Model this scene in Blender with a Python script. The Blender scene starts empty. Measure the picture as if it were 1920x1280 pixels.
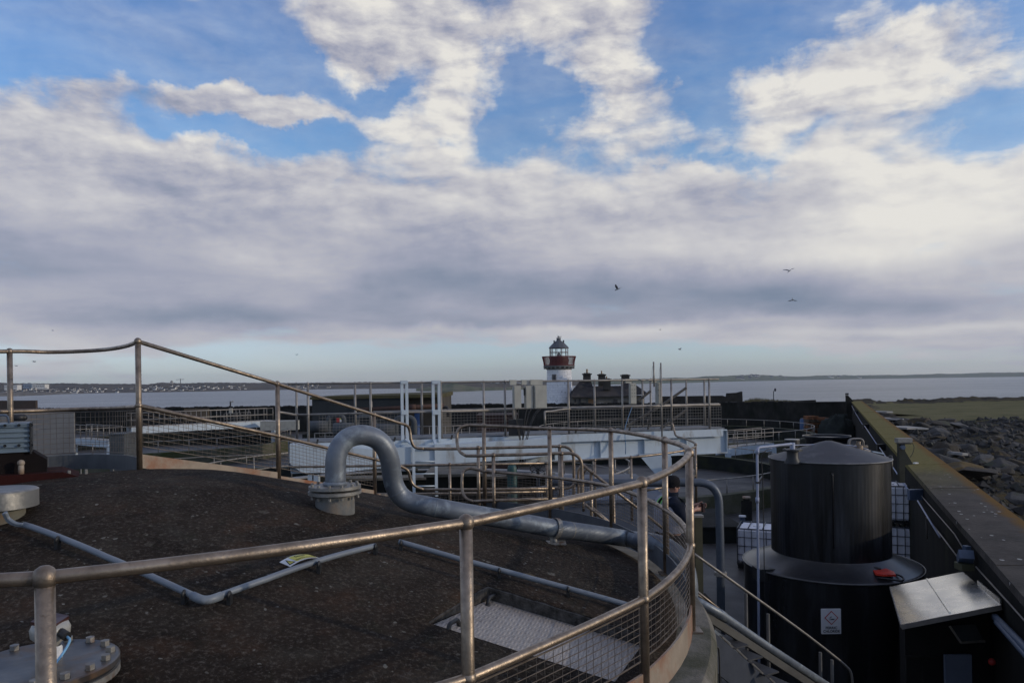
import bpy, bmesh, math, random
from mathutils import Vector, Matrix, Euler
from mathutils import noise as mnoise
random.seed(7)
R = math.radians
scene = bpy.context.scene
# ------------------------------------------------------------------ camera
F, PY, TH = 1400.0, 716.0, 0.0146
cd = bpy.data.cameras.new('camera'); cam = bpy.data.objects.new('camera', cd)
scene.collection.objects.link(cam)
cd.sensor_width = 36; cd.lens = F/1920*36; cd.shift_y = (PY-640)/1920
cd.clip_start = .05; cd.clip_end = 60000
ct, st = math.cos(TH), math.sin(TH)
cam.matrix_world = Matrix(((ct, st, 0, 0), (0, 0, -1, 0), (-st, ct, 0, 0), (0, 0, 0, 1)))
scene.camera = cam
# ------------------------------------------------------------------ light
SUN = Vector((0.955, -0.20, 0.235)).normalized()
sd = bpy.data.lights.new('sun', 'SUN'); sd.energy = 2.5; sd.angle = R(0.6); sd.color = (1, .86, .68)
sun = bpy.data.objects.new('sun', sd); scene.collection.objects.link(sun)
sun.rotation_euler = SUN.to_track_quat('Z', 'Y').to_euler()
vs = scene.view_settings
vs.view_transform = 'Standard'; vs.look = 'None'; vs.gamma = 1; vs.use_curve_mapping = False
vs.exposure = -1.0
scene.cycles.max_bounces = 6; scene.cycles.transparent_max_bounces = 12
# ------------------------------------------------------------------ sky
world = bpy.data.worlds.new('World'); scene.world = world; world.use_nodes = True
NT = world.node_tree; NT.nodes.clear()
class NG:
    """tiny node-graph helper"""
    def __init__(s, nt): s.nt = nt
    def n(s, t, **kw):
        nd = s.nt.nodes.new(t)
        for k, v in kw.items(): setattr(nd, k, v)
        return nd
    def put(s, sock, v):
        if isinstance(v, bpy.types.NodeSocket): s.nt.links.new(v, sock)
        elif v is not None: sock.default_value = v
    def m(s, op, a, b=None, c=None, clamp=False):
        nd = s.n('ShaderNodeMath', operation=op, use_clamp=clamp)
        for i, v in enumerate((a, b, c)):
            if v is not None: s.put(nd.inputs[i], v)
        return nd.outputs[0]
    def v(s, op, a, b=None, out=0):
        nd = s.n('ShaderNodeVectorMath', operation=op)
        s.put(nd.inputs[0], a)
        if b is not None: s.put(nd.inputs[1], b)
        return nd.outputs[out]
    def noise(s, vec, scale, detail=4, rough=.55, dist=0, out=0):
        nd = s.n('ShaderNodeTexNoise'); s.put(nd.inputs['Vector'], vec)
        nd.inputs['Scale'].default_value = scale; nd.inputs['Detail'].default_value = detail
        nd.inputs['Roughness'].default_value = rough; nd.inputs['Distortion'].default_value = dist
        return nd.outputs[out]
    def ramp(s, fac, stops, interp='LINEAR'):
        nd = s.n('ShaderNodeValToRGB'); nd.color_ramp.interpolation = interp
        el = nd.color_ramp.elements
        while len(el) < len(stops): el.new(.5)
        for e, (p, c) in zip(el, stops):
            e.position = p; e.color = (*c, 1) if len(c) == 3 else c
        s.put(nd.inputs[0], fac); return nd.outputs[0]
    def mix(s, fac, a, b, mode='MIX'):
        nd = s.n('ShaderNodeMix', data_type='RGBA', blend_type=mode)
        s.put(nd.inputs[0], fac)
        for i, v in ((6, a), (7, b)):
            if isinstance(v, tuple) and len(v) == 3: v = (*v, 1)
            s.put(nd.inputs[i], v)
        return nd.outputs[2]
    def maprange(s, v, a, b, c=0., d=1., smooth=False):
        nd = s.n('ShaderNodeMapRange')
        if smooth: nd.interpolation_type = 'SMOOTHSTEP'
        s.put(nd.inputs[0], v)
        for i, x in enumerate((a, b, c, d)): nd.inputs[i+1].default_value = x
        return nd.outputs[0]
g = NG(NT)
tc = g.n('ShaderNodeTexCoord')
D = g.v('NORMALIZE', tc.outputs['Generated'])
sx = g.n('ShaderNodeSeparateXYZ'); g.put(sx.inputs[0], D)
dx, dy, dz = sx.outputs
az = g.m('ARCTAN2', dx, dy); el = g.m('ARCSINE', dz)
ae = g.n('ShaderNodeCombineXYZ'); g.put(ae.inputs[0], az); g.put(ae.inputs[1], el)
AE = ae.outputs[0]
def ray(px, py):
    u = (px-960)/F; w = -(py-PY)/F
    return Vector((u*ct+w*st, 1, -u*st+w*ct))
def P(px, py, Y): return ray(px, py)*Y
def PZ(px, py, z):
    d = ray(px, py); return d*(z/d.z)
def azel(px, py):
    d = ray(px, py).normalized(); return math.atan2(d.x, d.y), math.asin(d.z)
warpn = g.noise(AE, 5.5, 6, .62, out=1)
warp = g.v('MULTIPLY', g.v('SUBTRACT', warpn, (.5, .5, .5)), (.26, .17, 0))
wsx = g.m('MINIMUM', g.m('MAXIMUM', g.m('MULTIPLY', el, 4.0), .16), 1.0)
wsc = g.n('ShaderNodeVectorMath', operation='SCALE'); g.put(wsc.inputs[0], warp); g.put(wsc.inputs[3], wsx)
AEW = g.v('ADD', AE, wsc.outputs[0])
def blobs(lst):
    acc = None
    for (px, py, rx, ry, w) in lst:
        a, e = azel(px, py)
        q = g.v('MULTIPLY', g.v('SUBTRACT', AEW, (a, e, 0)), (F/rx, F/ry, 0))
        t = g.m('MULTIPLY', g.m('EXPONENT', g.m('MULTIPLY', g.v('DOT_PRODUCT', q, q, out=1), -1.)), w)
        acc = t if acc is None else g.m('ADD', acc, t)
    return acc
BLOB_D = [(60, 20, 330, 80, -1.3), (470, 85, 190, 50, -.85), (700, 185, 70, 26, -.8), (600, 250, 90, 30, -.7), (450, 262, 150, 30, -.85), (1330, 290, 140, 26, -.45), (960, 250, 60, 30, -.35), (350, 215, 50, 60, -.35),
          (1000, 165, 85, 60, -1.05), (1330, 115, 70, 95, -.8), (1720, 5, 170, 45, -.9), (1430, 30, 110, 50, -.8), (1960, 60, 60, 60, -.6),
          (1460, 290, 70, 24, -.45), (1560, 245, 60, 20, -.3), (1880, 262, 120, 40, -.55), (1350, 225, 80, 26, -.3), (820, 262, 26, 20, -.5), (1230, 300, 60, 22, -.35),
          (760, 672, 400, 38, -1.0), (1120, 676, 360, 34, -.95), (1700, 690, 300, 22, -.15), (960, 706, 900, 14, -.35),
          (110, 220, 190, 80, .55), (430, 30, 170, 40, .35), (390, 170, 90, 26, .75), (530, 208, 110, 28, .95), (700, 70, 100, 60, .85), (790, 60, 150, 90, .75), (1140, 60, 130, 110, .7), (1180, 190, 60, 60, .4), (1600, 160, 280, 80, .55), (1600, 15, 60, 40, .4),
          (850, 240, 120, 60, .4), (560, 360, 700, 70, .22), (960, 480, 1700, 135, 1.0), (300, 600, 500, 60, .45), (1500, 620, 700, 45, .6)]
BLOB_B = [(390, 280, 100, 34, .24), (820, 215, 110, 50, .22), (700, 290, 150, 50, .14), (1600, 150, 300, 100, .26), (1150, 290, 260, 80, .10), (1800, 320, 200, 50, .16),
          (1860, 400, 240, 90, .26), (1480, 470, 260, 30, .16), (1130, 370, 220, 50, .10), (110, 200, 220, 90, -.04), (800, 80, 150, 90, .07), (560, 215, 120, 26, .08), (1190, 110, 100, 100, .12),
          (100, 440, 420, 70, -.15), (780, 500, 200, 60, -.17), (560, 420, 260, 30, .02), (1000, 545, 520, 34, -.20), (1600, 560, 340, 34, -.22), (1250, 400, 300, 30, -.08), (1480, 360, 160, 20, -.06),
          (300, 585, 500, 24, -.20), (480, 470, 120, 24, .14), (640, 515, 80, 24, .12), (1000, 600, 300, 14, -.16), (1000, 618, 300, 9, .12), (1750, 610, 260, 9, .16), (1450, 600, 200, 9, .10), (1720, 655, 300, 26, .02), (250, 640, 300, 30, -.06), (960, 660, 1300, 40, .05)]
den = g.m('ADD', dz, .16)
cp = g.n('ShaderNodeCombineXYZ'); g.put(cp.inputs[0], g.m('DIVIDE', dx, den)); g.put(cp.inputs[1], g.m('DIVIDE', dy, den))
CP = cp.outputs[0]
n1 = g.noise(CP, 2.0, 7, .50, .25)
n2 = g.noise(g.v('ADD', CP, (7.3, 2.1, 0)), 1.15, 7, .55, .2)
AES = g.v('MULTIPLY', AE, (1, 2.2, 0))
n3 = g.noise(AES, 8.0, 8, .54, .35)
n5 = g.noise(AES, 19.0, 7, .60, .2)
nn = g.m('ADD', g.m('ADD', g.m('MULTIPLY', g.m('SUBTRACT', n1, .5), 1.7), g.m('MULTIPLY', g.m('SUBTRACT', n3, .5), 1.8)), g.m('MULTIPLY', g.m('SUBTRACT', n5, .5), .55))
n3s = g.noise(g.v('ADD', AES, (.022, .030, 0)), 8.0, 8, .54, .35)
n5s = g.noise(g.v('ADD', AES, (.010, .014, 0)), 19.0, 7, .60, .2)
relief = g.m('ADD', g.m('MULTIPLY', g.m('SUBTRACT', n3, n3s), 1.3), g.m('MULTIPLY', g.m('SUBTRACT', n5, n5s), .9))
dens = g.m('ADD', g.m('ADD', nn, .42), blobs(BLOB_D))
cov0 = g.maprange(dens, .02, .92, 0, .95, True)
veil = g.maprange(g.noise(AES, 3.0, 7, .6, .5), .35, .75, .04, .42)
cov = g.m('MAXIMUM', cov0, veil)
AEL = g.v('MULTIPLY', AE, (1, 5.0, 0))
n4 = g.noise(AEL, 3.2, 6, .47, .3)
lowb = g.maprange(el, .10, .40, 1, 0, True)
bn = g.m('ADD', g.m('MULTIPLY', g.m('SUBTRACT', n2, .5), .55),
         g.m('MULTIPLY', g.m('SUBTRACT', g.mix(lowb, n3, n4), .5), .95))
relf = g.m('MULTIPLY', relief, g.maprange(el, .14, .34, .08, .85))
bright = g.m('ADD', g.m('ADD', g.m('ADD', g.m('MULTIPLY', bn, .80), relf), g.maprange(el, .0, .4, .50, .58)), g.m('MULTIPLY', blobs(BLOB_B), 1.08))
ccol = g.ramp(bright, [(.12, (.195, .24, .33)), (.36, (.365, .375, .46)), (.52, (.485, .48, .53)), (.70, (.635, .62, .625)), (.92, (.83, .80, .74))])
sky = g.n('ShaderNodeTexSky', sky_type='NISHITA'); sky.sun_disc = False
sky.sun_elevation = math.asin(SUN.z); sky.sun_rotation = math.atan2(SUN.x, SUN.y)
sky.air_density = 1.0; sky.dust_density = .5; sky.ozone_density = 1.0
# strength 0.1 at the Background; clouds are scaled to it.
grade = g.ramp(g.m('MULTIPLY', el, 1.6), [(0, (.50, .66, 1.18)), (.064, (.49, .62, 1.05)), (.13, (.50, .55, .78)), (.46, (.48, .70, .95)), (.74, (.40, .64, 1.00)), (1, (.34, .54, .95))])
clear = g.mix(1.0, sky.outputs[0], g.v('SCALE', grade), 'MULTIPLY')
clear.node.inputs[7].links[0].from_node.inputs[3].default_value = 4.0
cl10 = g.mix(1.0, ccol, (20, 20, 20), 'MULTIPLY')
for nd in NT.nodes:
    pass
skyc = g.mix(cov, clear, cl10)
bg = g.n('ShaderNodeBackground'); g.put(bg.inputs[0], skyc); bg.inputs[1].default_value = 0.1
out = g.n('ShaderNodeOutputWorld'); NT.links.new(bg.outputs[0], out.inputs[0])

# ------------------------------------------------------------------ mesh helpers
ORG = {}
class MB:
    def __init__(s): s.v = []; s.f = []; s.sm = []; s.mi = []; s.m = 0
    def add(s, vs, fs, smooth=False):
        b = len(s.v); s.v += [Vector(x) for x in vs]
        for f in fs: s.f.append([b+i for i in f]); s.sm.append(smooth); s.mi.append(s.m)
        return s
    def box(s, c, d, rot=None, bevel=0):
        c = Vector(c); hx, hy, hz = d[0]/2, d[1]/2, d[2]/2
        vs = [Vector((x, y, z)) for x in (-hx, hx) for y in (-hy, hy) for z in (-hz, hz)]
        if rot is not None:
            M = rot if isinstance(rot, Matrix) else Euler(rot).to_matrix()
            vs = [M @ v for v in vs]
        return s.add([v+c for v in vs], [(0, 1, 3, 2), (4, 6, 7, 5), (0, 4, 5, 1), (2, 3, 7, 6), (0, 2, 6, 4), (1, 5, 7, 3)])
    def hexa(s, b, t):   # 4 bottom pts, 4 top pts
        return s.add(list(b)+list(t), [(3, 2, 1, 0), (4, 5, 6, 7), (0, 1, 5, 4), (1, 2, 6, 5), (2, 3, 7, 6), (3, 0, 4, 7)])
    def bar(s, a, b, w, h, up=(0, 0, 1)):
        a = Vector(a); b = Vector(b); d = (b-a).normalized(); up = Vector(up)
        sd = d.cross(up)
        if sd.length < 1e-4: sd = d.cross(Vector((0, 1, 0)))
        sd.normalize(); u = sd.cross(d)
        q = [sd*x*w/2+u*y*h/2 for x, y in ((-1, -1), (1, -1), (1, 1), (-1, 1))]
        return s.hexa([a+x for x in q], [b+x for x in q])
    def tube(s, pts, r, n=10, caps=True, smooth=True, closed=False):
        pts = [Vector(p) for p in pts]; N = len(pts)
        rs = r if isinstance(r, (list, tuple)) else [r]*N
        T = []
        for i in range(N):
            if closed: t = pts[(i+1) % N]-pts[i-1]
            else: t = pts[min(i+1, N-1)]-pts[max(i-1, 0)]
            T.append(t.normalized() if t.length > 1e-9 else Vector((0, 0, 1)))
        nrm = T[0].orthogonal().normalized(); vs = []
        for i in range(N):
            nrm = (nrm-T[i]*nrm.dot(T[i]));
            if nrm.length < 1e-6: nrm = T[i].orthogonal()
            nrm.normalize(); bn_ = T[i].cross(nrm)
            for k in range(n):
                a = 2*math.pi*k/n
                vs.append(pts[i]+(nrm*math.cos(a)+bn_*math.sin(a))*rs[i])
        fs = []
        for i in range(N if closed else N-1):
            j = (i+1) % N
            for k in range(n): fs.append((i*n+k, i*n+(k+1) % n, j*n+(k+1) % n, j*n+k))
        b0 = len(s.v)
        s.add(vs, fs, smooth)
        if caps and not closed:
            s.f.append([b0+k for k in range(n)][::-1]); s.sm.append(False); s.mi.append(s.m)
            s.f.append([b0+(N-1)*n+k for k in range(n)]); s.sm.append(False); s.mi.append(s.m)
        return s
    def lathe(s, c, prof, n=32, smooth=False, a0=0, a1=None, axis=None):
        """prof: list of (r, z); optional axis matrix"""
        c = Vector(c); full = a1 is None; a1 = 2*math.pi if full else a1
        m = n if full else n+1; vs = []
        for (r, z) in prof:
            for k in range(m):
                a = a0+(a1-a0)*k/n; q = Vector((r*math.cos(a), r*math.sin(a), z))
                vs.append(c+(axis @ q if axis else q))
        fs = []
        for i in range(len(prof)-1):
            for k in range(n if full else n):
                k2 = (k+1) % m; fs.append((i*m+k, i*m+k2, (i+1)*m+k2, (i+1)*m+k))
        return s.add(vs, fs, smooth)
    def ball(s, c, r, n=12, sc=(1, 1, 1)):
        prof = [(r*math.sin(math.pi*i/(n//2+1)), -r*math.cos(math.pi*i/(n//2+1))) for i in range(n//2+2)]
        prof[0] = (1e-4, -r); prof[-1] = (1e-4, r)
        m = MB().lathe((0, 0, 0), prof, n, True)
        return s.add([Vector((v.x*sc[0], v.y*sc[1], v.z*sc[2]))+Vector(c) for v in m.v], m.f, True)
    def prism(s, poly, ext):
        """poly: list of 3D pts (planar), extruded by vector ext"""
        n = len(poly); e = Vector(ext); p = [Vector(q) for q in poly]
        return s.add(p+[q+e for q in p], [tuple(range(n))[::-1], tuple(range(n, 2*n))]+[(i, (i+1) % n, n+(i+1) % n, n+i) for i in range(n)])
def link(name, mb, mats, parent=None, label=None, org=None):
    o0 = Vector(ORG.get(parent.name, (0, 0, 0))) if parent else Vector(org or (0, 0, 0))
    me = bpy.data.meshes.new(name)
    me.from_pydata([tuple(v-o0) for v in mb.v], [], mb.f)
    me.polygons.foreach_set('use_smooth', mb.sm)
    if not isinstance(mats, (list, tuple)): mats = [mats]
    for m in mats: me.materials.append(m)
    me.polygons.foreach_set('material_index', mb.mi)
    me.update(); me.validate()
    o = bpy.data.objects.new(name, me); scene.collection.objects.link(o)
    if parent: o.parent = parent; ORG[o.name] = o0
    else: o.location = o0; ORG[o.name] = o0
    if label: o['label'] = label
    return o
def fixn(o, smooth=None):
    bm = bmesh.new(); bm.from_mesh(o.data); bmesh.ops.recalc_face_normals(bm, faces=bm.faces); bm.to_mesh(o.data); bm.free(); return o
def root(name, loc, label, cat, group=None):
    o = bpy.data.objects.new(name, None); scene.collection.objects.link(o); o.location = loc; o.empty_display_size = .1
    o['label'] = label; o['category'] = cat
    if group: o['group'] = group
    ORG[o.name] = Vector(loc); return o
def tag(o, label, cat, group=None, kind=None):
    o['label'] = label; o['category'] = cat
    if group: o['group'] = group
    if kind: o['kind'] = kind
    return o
def struct(name, mb, m, label=None):
    o = link(name, mb, m); o['kind'] = 'structure'
    if label: o['label'] = label
    return o
def crom(pts, k=6, closed=False):
    pts = [Vector(p) for p in pts]; N = len(pts); out = []
    for i in range(N if closed else N-1):
        p0 = pts[i-1] if (closed or i > 0) else pts[0]*2-pts[1]
        p1 = pts[i]; p2 = pts[(i+1) % N]; p3 = pts[(i+2) % N] if (closed or i+2 < N) else p2*2-p1
        for j in range(k):
            t = j/k
            out.append(.5*((2*p1)+(p2-p0)*t+(2*p0-5*p1+4*p2-p3)*t*t+(3*p1-p0-3*p2+p3)*t**3))
    if not closed: out.append(pts[-1])
    return out
def fillet(pts, rad, k=5):
    pts = [Vector(p) for p in pts]; out = [pts[0]]
    for i in range(1, len(pts)-1):
        a, b, c = pts[i-1], pts[i], pts[i+1]
        d1 = (a-b); d2 = (c-b); r = min(rad, d1.length*.49, d2.length*.49)
        p = b+d1.normalized()*r; q = b+d2.normalized()*r
        for j in range(k+1):
            t = j/k; out.append(p*(1-t)**2+b*2*t*(1-t)+q*t*t)
    out.append(pts[-1]); return out
# ------------------------------------------------------------------ materials
def pm(name, c1, c2=None, scale=6, rough=.6, metal=0, bump=.1, bscale=None, detail=6, lo=.35, hi=.65,
       stain=None, sscale=2, slo=.55, shi=.7, stretch=None, rvar=.0, spec=None, coords='Object', clear=0):
    m = bpy.data.materials.new(name); m.use_nodes = True; nt = m.node_tree; g = NG(nt)
    b = nt.nodes['Principled BSDF']; t = g.n('ShaderNodeTexCoord').outputs[coords]
    if stretch: t = g.v('MULTIPLY', t, stretch)
    c2 = c2 or tuple(x*.7 for x in c1)
    n = g.noise(t, scale, detail, .6)
    col = g.mix(g.maprange(n, lo, hi), c1, c2)
    if stain:
        n2 = g.noise(g.v('ADD', t, (3.1, 5.7, 1.3)), sscale, 7, .65, .3)
        col = g.mix(g.maprange(n2, slo, shi), col, stain)
    g.put(b.inputs['Base Color'], col)
    b.inputs['Metallic'].default_value = metal
    if rvar: g.put(b.inputs['Roughness'], g.maprange(n, .3, .7, rough-rvar, rough+rvar))
    else: b.inputs['Roughness'].default_value = rough
    if spec is None and metal < .15 and rough >= .65: spec = .12
    if spec is not None: b.inputs['Specular IOR Level'].default_value = spec
    if clear: b.inputs['Coat Weight'].default_value = clear
    if bump:
        bp = g.n('ShaderNodeBump'); bp.inputs['Strength'].default_value = bump; bp.inputs['Distance'].default_value = .02
        g.put(bp.inputs['Height'], g.noise(t, bscale or scale*6, 5, .6)); nt.links.new(bp.outputs[0], b.inputs['Normal'])
    return m
M = {}
M['steel'] = pm('weathered_steel', (.36, .285, .215), (.19, .15, .115), 14, .42, .78, .12, 60, stain=(.12, .075, .05), sscale=14, slo=.60, shi=.74, rvar=.1)
M['steel_far'] = pm('weathered_steel_far', (.34, .31, .27), (.22, .20, .18), 6, .5, .5, 0, stain=(.14, .09, .06), sscale=5, slo=.62, shi=.75)
M['wire'] = pm('rusty_wire', (.20, .165, .135), (.11, .085, .065), 12, .55, .5, 0)
M['toe'] = pm('rusting_painted_board', (.36, .29, .22), (.27, .215, .16), 7, .6, .1, .15, 50, stain=(.26, .10, .045), sscale=1.6, slo=.47, shi=.62)
M['toe_grey'] = pm('grey_board', (.10, .11, .12), (.07, .075, .085), 5, .6, .1, .1)
M['galv'] = pm('galvanised_pipe', (.20, .22, .245), (.105, .125, .155), 3.2, .5, .35, .10, 40, stain=(.27, .31, .34), sscale=5.0, slo=.53, shi=.66, rvar=.12)
M['galv_flange'] = pm('galvanised_flange', (.30, .29, .27), (.20, .19, .17), 14, .55, .4, .15, 60, stain=(.15, .075, .04), sscale=9, slo=.58, shi=.7)
M['pvc'] = pm('grey_pvc', (.20, .225, .25), (.15, .17, .20), 4, .45, 0, .03)
M['white_steel'] = pm('pale_blue_painted_steel', (.50, .57, .63), (.42, .49, .55), 3, .5, 0, .04, stain=(.28, .27, .25), sscale=3.5, slo=.55, shi=.70, stretch=(1, 1, .3))
M['cabinet'] = pm('cream_cabinet_steel', (.40, .39, .34), (.32, .31, .27), 4, .5, 0, .03, stain=(.24, .18, .12), sscale=6, slo=.66, shi=.8)
M['black_plastic'] = pm('black_polyethylene', (.005, .0052, .006), (.009, .0095, .011), 2.2, .34, 0, .02, 9, stain=(.035, .036, .042), sscale=3.5, slo=.5, shi=.72, stretch=(1, 1, .12), rvar=.1)
M['black_lid'] = pm('weathered_black_lid', (.042, .037, .038), (.026, .024, .026), 3, .5, 0, .03, stain=(.085, .08, .08), sscale=3)
M['black'] = pm('black_rubber', (.012, .012, .013), (.02, .02, .02), 9, .5, 0, .03)
M['concrete'] = pm('weathered_concrete', (.22, .20, .17), (.13, .12, .10), 5, .9, 0, .4, 60, stain=(.07, .07, .045), sscale=1.6, slo=.5, shi=.7)
M['concrete_wet'] = pm('dark_wet_concrete', (.036, .035, .032), (.02, .02, .019), 2, .85, 0, .3, 20, stain=(.012, .013, .010), sscale=.6, slo=.45, shi=.65, stretch=(1, 1, .5))
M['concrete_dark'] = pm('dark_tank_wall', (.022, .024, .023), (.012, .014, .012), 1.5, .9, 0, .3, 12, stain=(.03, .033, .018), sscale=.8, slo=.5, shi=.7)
M['yard'] = pm('wet_concrete_yard', (.048, .044, .040), (.028, .026, .025), .5, .6, 0, .1, 30, stain=(.035, .035, .036), sscale=.35, slo=.5, shi=.66, rvar=.15)
M['ibc'] = pm('white_plastic_tank', (.74, .74, .77), (.64, .64, .68), 3, .45, 0, .02, stain=(.42, .42, .42), sscale=2)
M['cage'] = pm('cage_steel', (.10, .11, .125), (.07, .075, .085), 6, .5, .6, 0)
M['sheet'] = pm('stainless_sheet', (.80, .77, .72), (.74, .71, .66), 3, .27, 1, .012, 5, stain=(.60, .57, .50), sscale=7, slo=.6, shi=.8, rvar=.05)
M['redpaint'] = pm('dark_red_primer', (.034, .009, .008), (.022, .007, .006), 6, .9, 0, .1, stain=(.16, .06, .03), sscale=5, slo=.6, shi=.75)
M['motor'] = pm('blue_grey_motor_paint', (.15, .20, .25), (.11, .15, .19), 6, .42, 0, .05)
M['rope_blue'] = pm('blue_cable', (.06, .17, .30), (.05, .13, .24), 5, .4, 0, 0)
M['teal'] = pm('green_pipe_paint', (.02, .075, .07), (.015, .05, .048), 5, .5, 0, .05)
M['lilac'] = pm('pale_grey_pipe', (.33, .36, .46), (.26, .29, .38), 4, .5, 0, .03)
M['white'] = pm('white_paint', (.72, .72, .72), (.62, .62, .62), 5, .5, 0, 0)
M['yellow'] = pm('yellow_paint', (.60, .55, .10), (.52, .47, .08), 5, .5, 0, 0)
M['ink'] = pm('black_ink', (.015, .015, .015), (.02, .02, .02), 5, .6, 0, 0)
M['redink'] = pm('red_ink', (.45, .04, .03), (.38, .03, .03), 5, .6, 0, 0)
M['red_strap'] = pm('red_strap', (.60, .035, .015), (.45, .03, .015), 8, .5, 0, 0)
M['bluebox'] = pm('blue_grey_box', (.07, .10, .16), (.05, .075, .12), 5, .5, 0, .05)
M['rust'] = pm('rusty_iron', (.10, .05, .035), (.06, .035, .025), 8, .7, .2, .2)
# ------------------------------------------------------------------ sea, hills, far town
SEA = -14.0
def ground_mat(name, cols, scale, bumpd=.3, rough=.9, stops=(.3, .45, .6, .75), bscale=3):
    m = bpy.data.materials.new(name); m.use_nodes = True; g = NG(m.node_tree); b = m.node_tree.nodes['Principled BSDF']
    t = g.n('ShaderNodeTexCoord').outputs['Object']
    n = g.noise(t, scale, 9, .65, .2)
    g.put(b.inputs['Base Color'], g.ramp(n, list(zip(stops, cols)))); b.inputs['Roughness'].default_value = rough; b.inputs['Specular IOR Level'].default_value = .15
    bp = g.n('ShaderNodeBump'); bp.inputs['Strength'].default_value = .8; bp.inputs['Distance'].default_value = bumpd
    g.put(bp.inputs['Height'], g.noise(t, bscale, 8, .65)); m.node_tree.links.new(bp.outputs[0], b.inputs['Normal'])
    return m
m = bpy.data.materials.new('sea_water'); m.use_nodes = True; g = NG(m.node_tree); b = m.node_tree.nodes['Principled BSDF']
t = g.n('ShaderNodeTexCoord').outputs['Object']
g.put(b.inputs['Base Color'], g.mix(g.maprange(g.noise(g.v('MULTIPLY', t, (.004, .012, 1)), 1.0, 5, .6), .35, .7), (.085, .10, .11), (.235, .25, .26)))
b.inputs['Roughness'].default_value = .28; b.inputs['IOR'].default_value = 1.33
bp = g.n('ShaderNodeBump'); bp.inputs['Strength'].default_value = 1; bp.inputs['Distance'].default_value = .8
wv = g.m('ADD', g.noise(g.v('MULTIPLY', t, (.5, 1.0, 1)), .8, 5, .6), g.m('MULTIPLY', g.noise(g.v('MULTIPLY', t, (.03, .09, 1)), 1, 4, .6), 2.5))
g.put(bp.inputs['Height'], wv); m.node_tree.links.new(bp.outputs[0], b.inputs['Normal'])
M['sea'] = m
mb = MB(); S_ = 30000
mb.add([(-S_, -3000, SEA), (S_, -3000, SEA), (S_, 40000, SEA), (-S_, 40000, SEA)], [(0, 1, 2, 3)])
struct('sea', mb, M['sea'])

M['hill_l'] = ground_mat('far_wooded_slope', [(.030, .036, .026), (.062, .052, .040), (.10, .075, .05), (.13, .12, .06)], .012, 4, bscale=.04)
M['hill_r'] = ground_mat('far_fields', [(.05, .065, .045), (.09, .11, .06), (.13, .14, .08), (.07, .08, .06)], .005, 4, bscale=.02)
def hz(px): return PY-(px-960)*TH
def lerp_tab(tab, x):
    for i in range(len(tab)-1):
        if x <= tab[i+1][0]:
            a, b = tab[i], tab[i+1]; t = max(0, (x-a[0])/(b[0]-a[0]))
            return [a[k]+(b[k]-a[k])*t for k in range(1, len(a))]
    return list(tab[-1][1:])
HL = [(-900, 2300, 712, 0), (-200, 2100, 716, 0), (0, 2000, 717, 0), (100, 2000, 721, 0), (200, 2050, 721, 0), (280, 2050, 720, 0), (300, 2060, 717, 0), (335, 2080, 718, 0), (380, 2100, 718, 0),
      (440, 2200, 718, 0), (500, 2300, 716.5, 0), (560, 2300, 717.5, 0), (640, 2300, 718, 0), (700, 2200, 716, 0), (755, 2100, 717.5, 0), (790, 2000, 717, 0), (850, 1700, 716.5, 0), (900, 1650, 719, 0), (960, 1700, 718, 0), (1020, 1900, 717, 0), (1100, 2300, 713.5, 0)]
HR = [(1000, 2600, 717, 0), (1100, 2600, 712, 0), (1200, 2700, 710.5, 0), (1300, 3200, 707.5, 0), (1350, 3600, 705.5, 0), (1400, 4000, 703.5, 0), (1450, 4200, 704, 0), (1500, 4600, 706.5, 0), (1545, 4700, 704, 0),
      (1600, 4900, 704, 0), (1700, 5000, 702.3, 0), (1800, 5000, 700.8, 0), (1920, 5000, 697.5, 0), (2200, 5200, 694, 0), (2700, 5500, 690, 0)]
def hill_pt(tab, px, t, rough=1.0):
    Dd, top, _ = lerp_tab(tab, px)
    Y = Dd*(1+.30*t)
    H = (hz(px)-top)*Dd*1.22/F - SEA
    prof = math.sin(min(t, .75)/.75*math.pi/2)**1.25 if t < .75 else math.cos((t-.75)/.25*math.pi/2*.8)
    x = (px-960)/F*Y
    n = mnoise.fractal(Vector((x*.004, Y*.004, 0)), .8, 2.1, 5)
    z = SEA-1+(H+1)*prof*(1+.18*n*rough)+(3.4*abs(mnoise.noise(Vector((x*.05, Y*.03, 5))))*rough if t > .1 else 0)
    return Vector((x, Y, z))
def ridge(name, tab, m, step=3.0, nt=18):
    mb = MB(); xs = []; x = tab[0][0]
    while x <= tab[-1][0]: xs.append(x); x += step
    vs = [hill_pt(tab, px, j/nt) for px in xs for j in range(nt+1)]
    fs = [(i*(nt+1)+j, (i+1)*(nt+1)+j, (i+1)*(nt+1)+j+1, i*(nt+1)+j+1) for i in range(len(xs)-1) for j in range(nt)]
    mb.add(vs, fs, True); return struct(name, mb, m)
ridge('hills', HL, M['hill_l']); ridge('distant_hills', HR, M['hill_r'], 4)
# low shingle spit in front of the town
SP = [(-900, 1500, 731, 0), (-200, 1450, 736, 0), (0, 1480, 735.5, 0), (40, 1500, 735, 0), (90, 1650, 735.5, 0), (120, 1850, 735, 0), (190, 2000, 734, 0)]
M['spit'] = ground_mat('dry_shingle_bank', [(.05, .04, .035), (.12, .10, .075), (.20, .17, .13), (.16, .14, .10)], .02, 1, bscale=.1)
ridge('spit', SP, M['spit'], 3, 8)
BK = [(780, 1300, 729, 0), (830, 1180, 722.5, 0), (850, 1150, 720.5, 0), (862, 1150, 722, 0), (905, 1200, 727, 0), (1000, 1300, 726.5, 0), (1060, 1500, 724, 0)]
M['bank'] = ground_mat('green_drumlin_bank', [(.045, .06, .03), (.08, .095, .045), (.17, .15, .10), (.10, .10, .06)], .03, 1, bscale=.1)
ridge('headland', BK, M['bank'], 3, 10)

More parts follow.
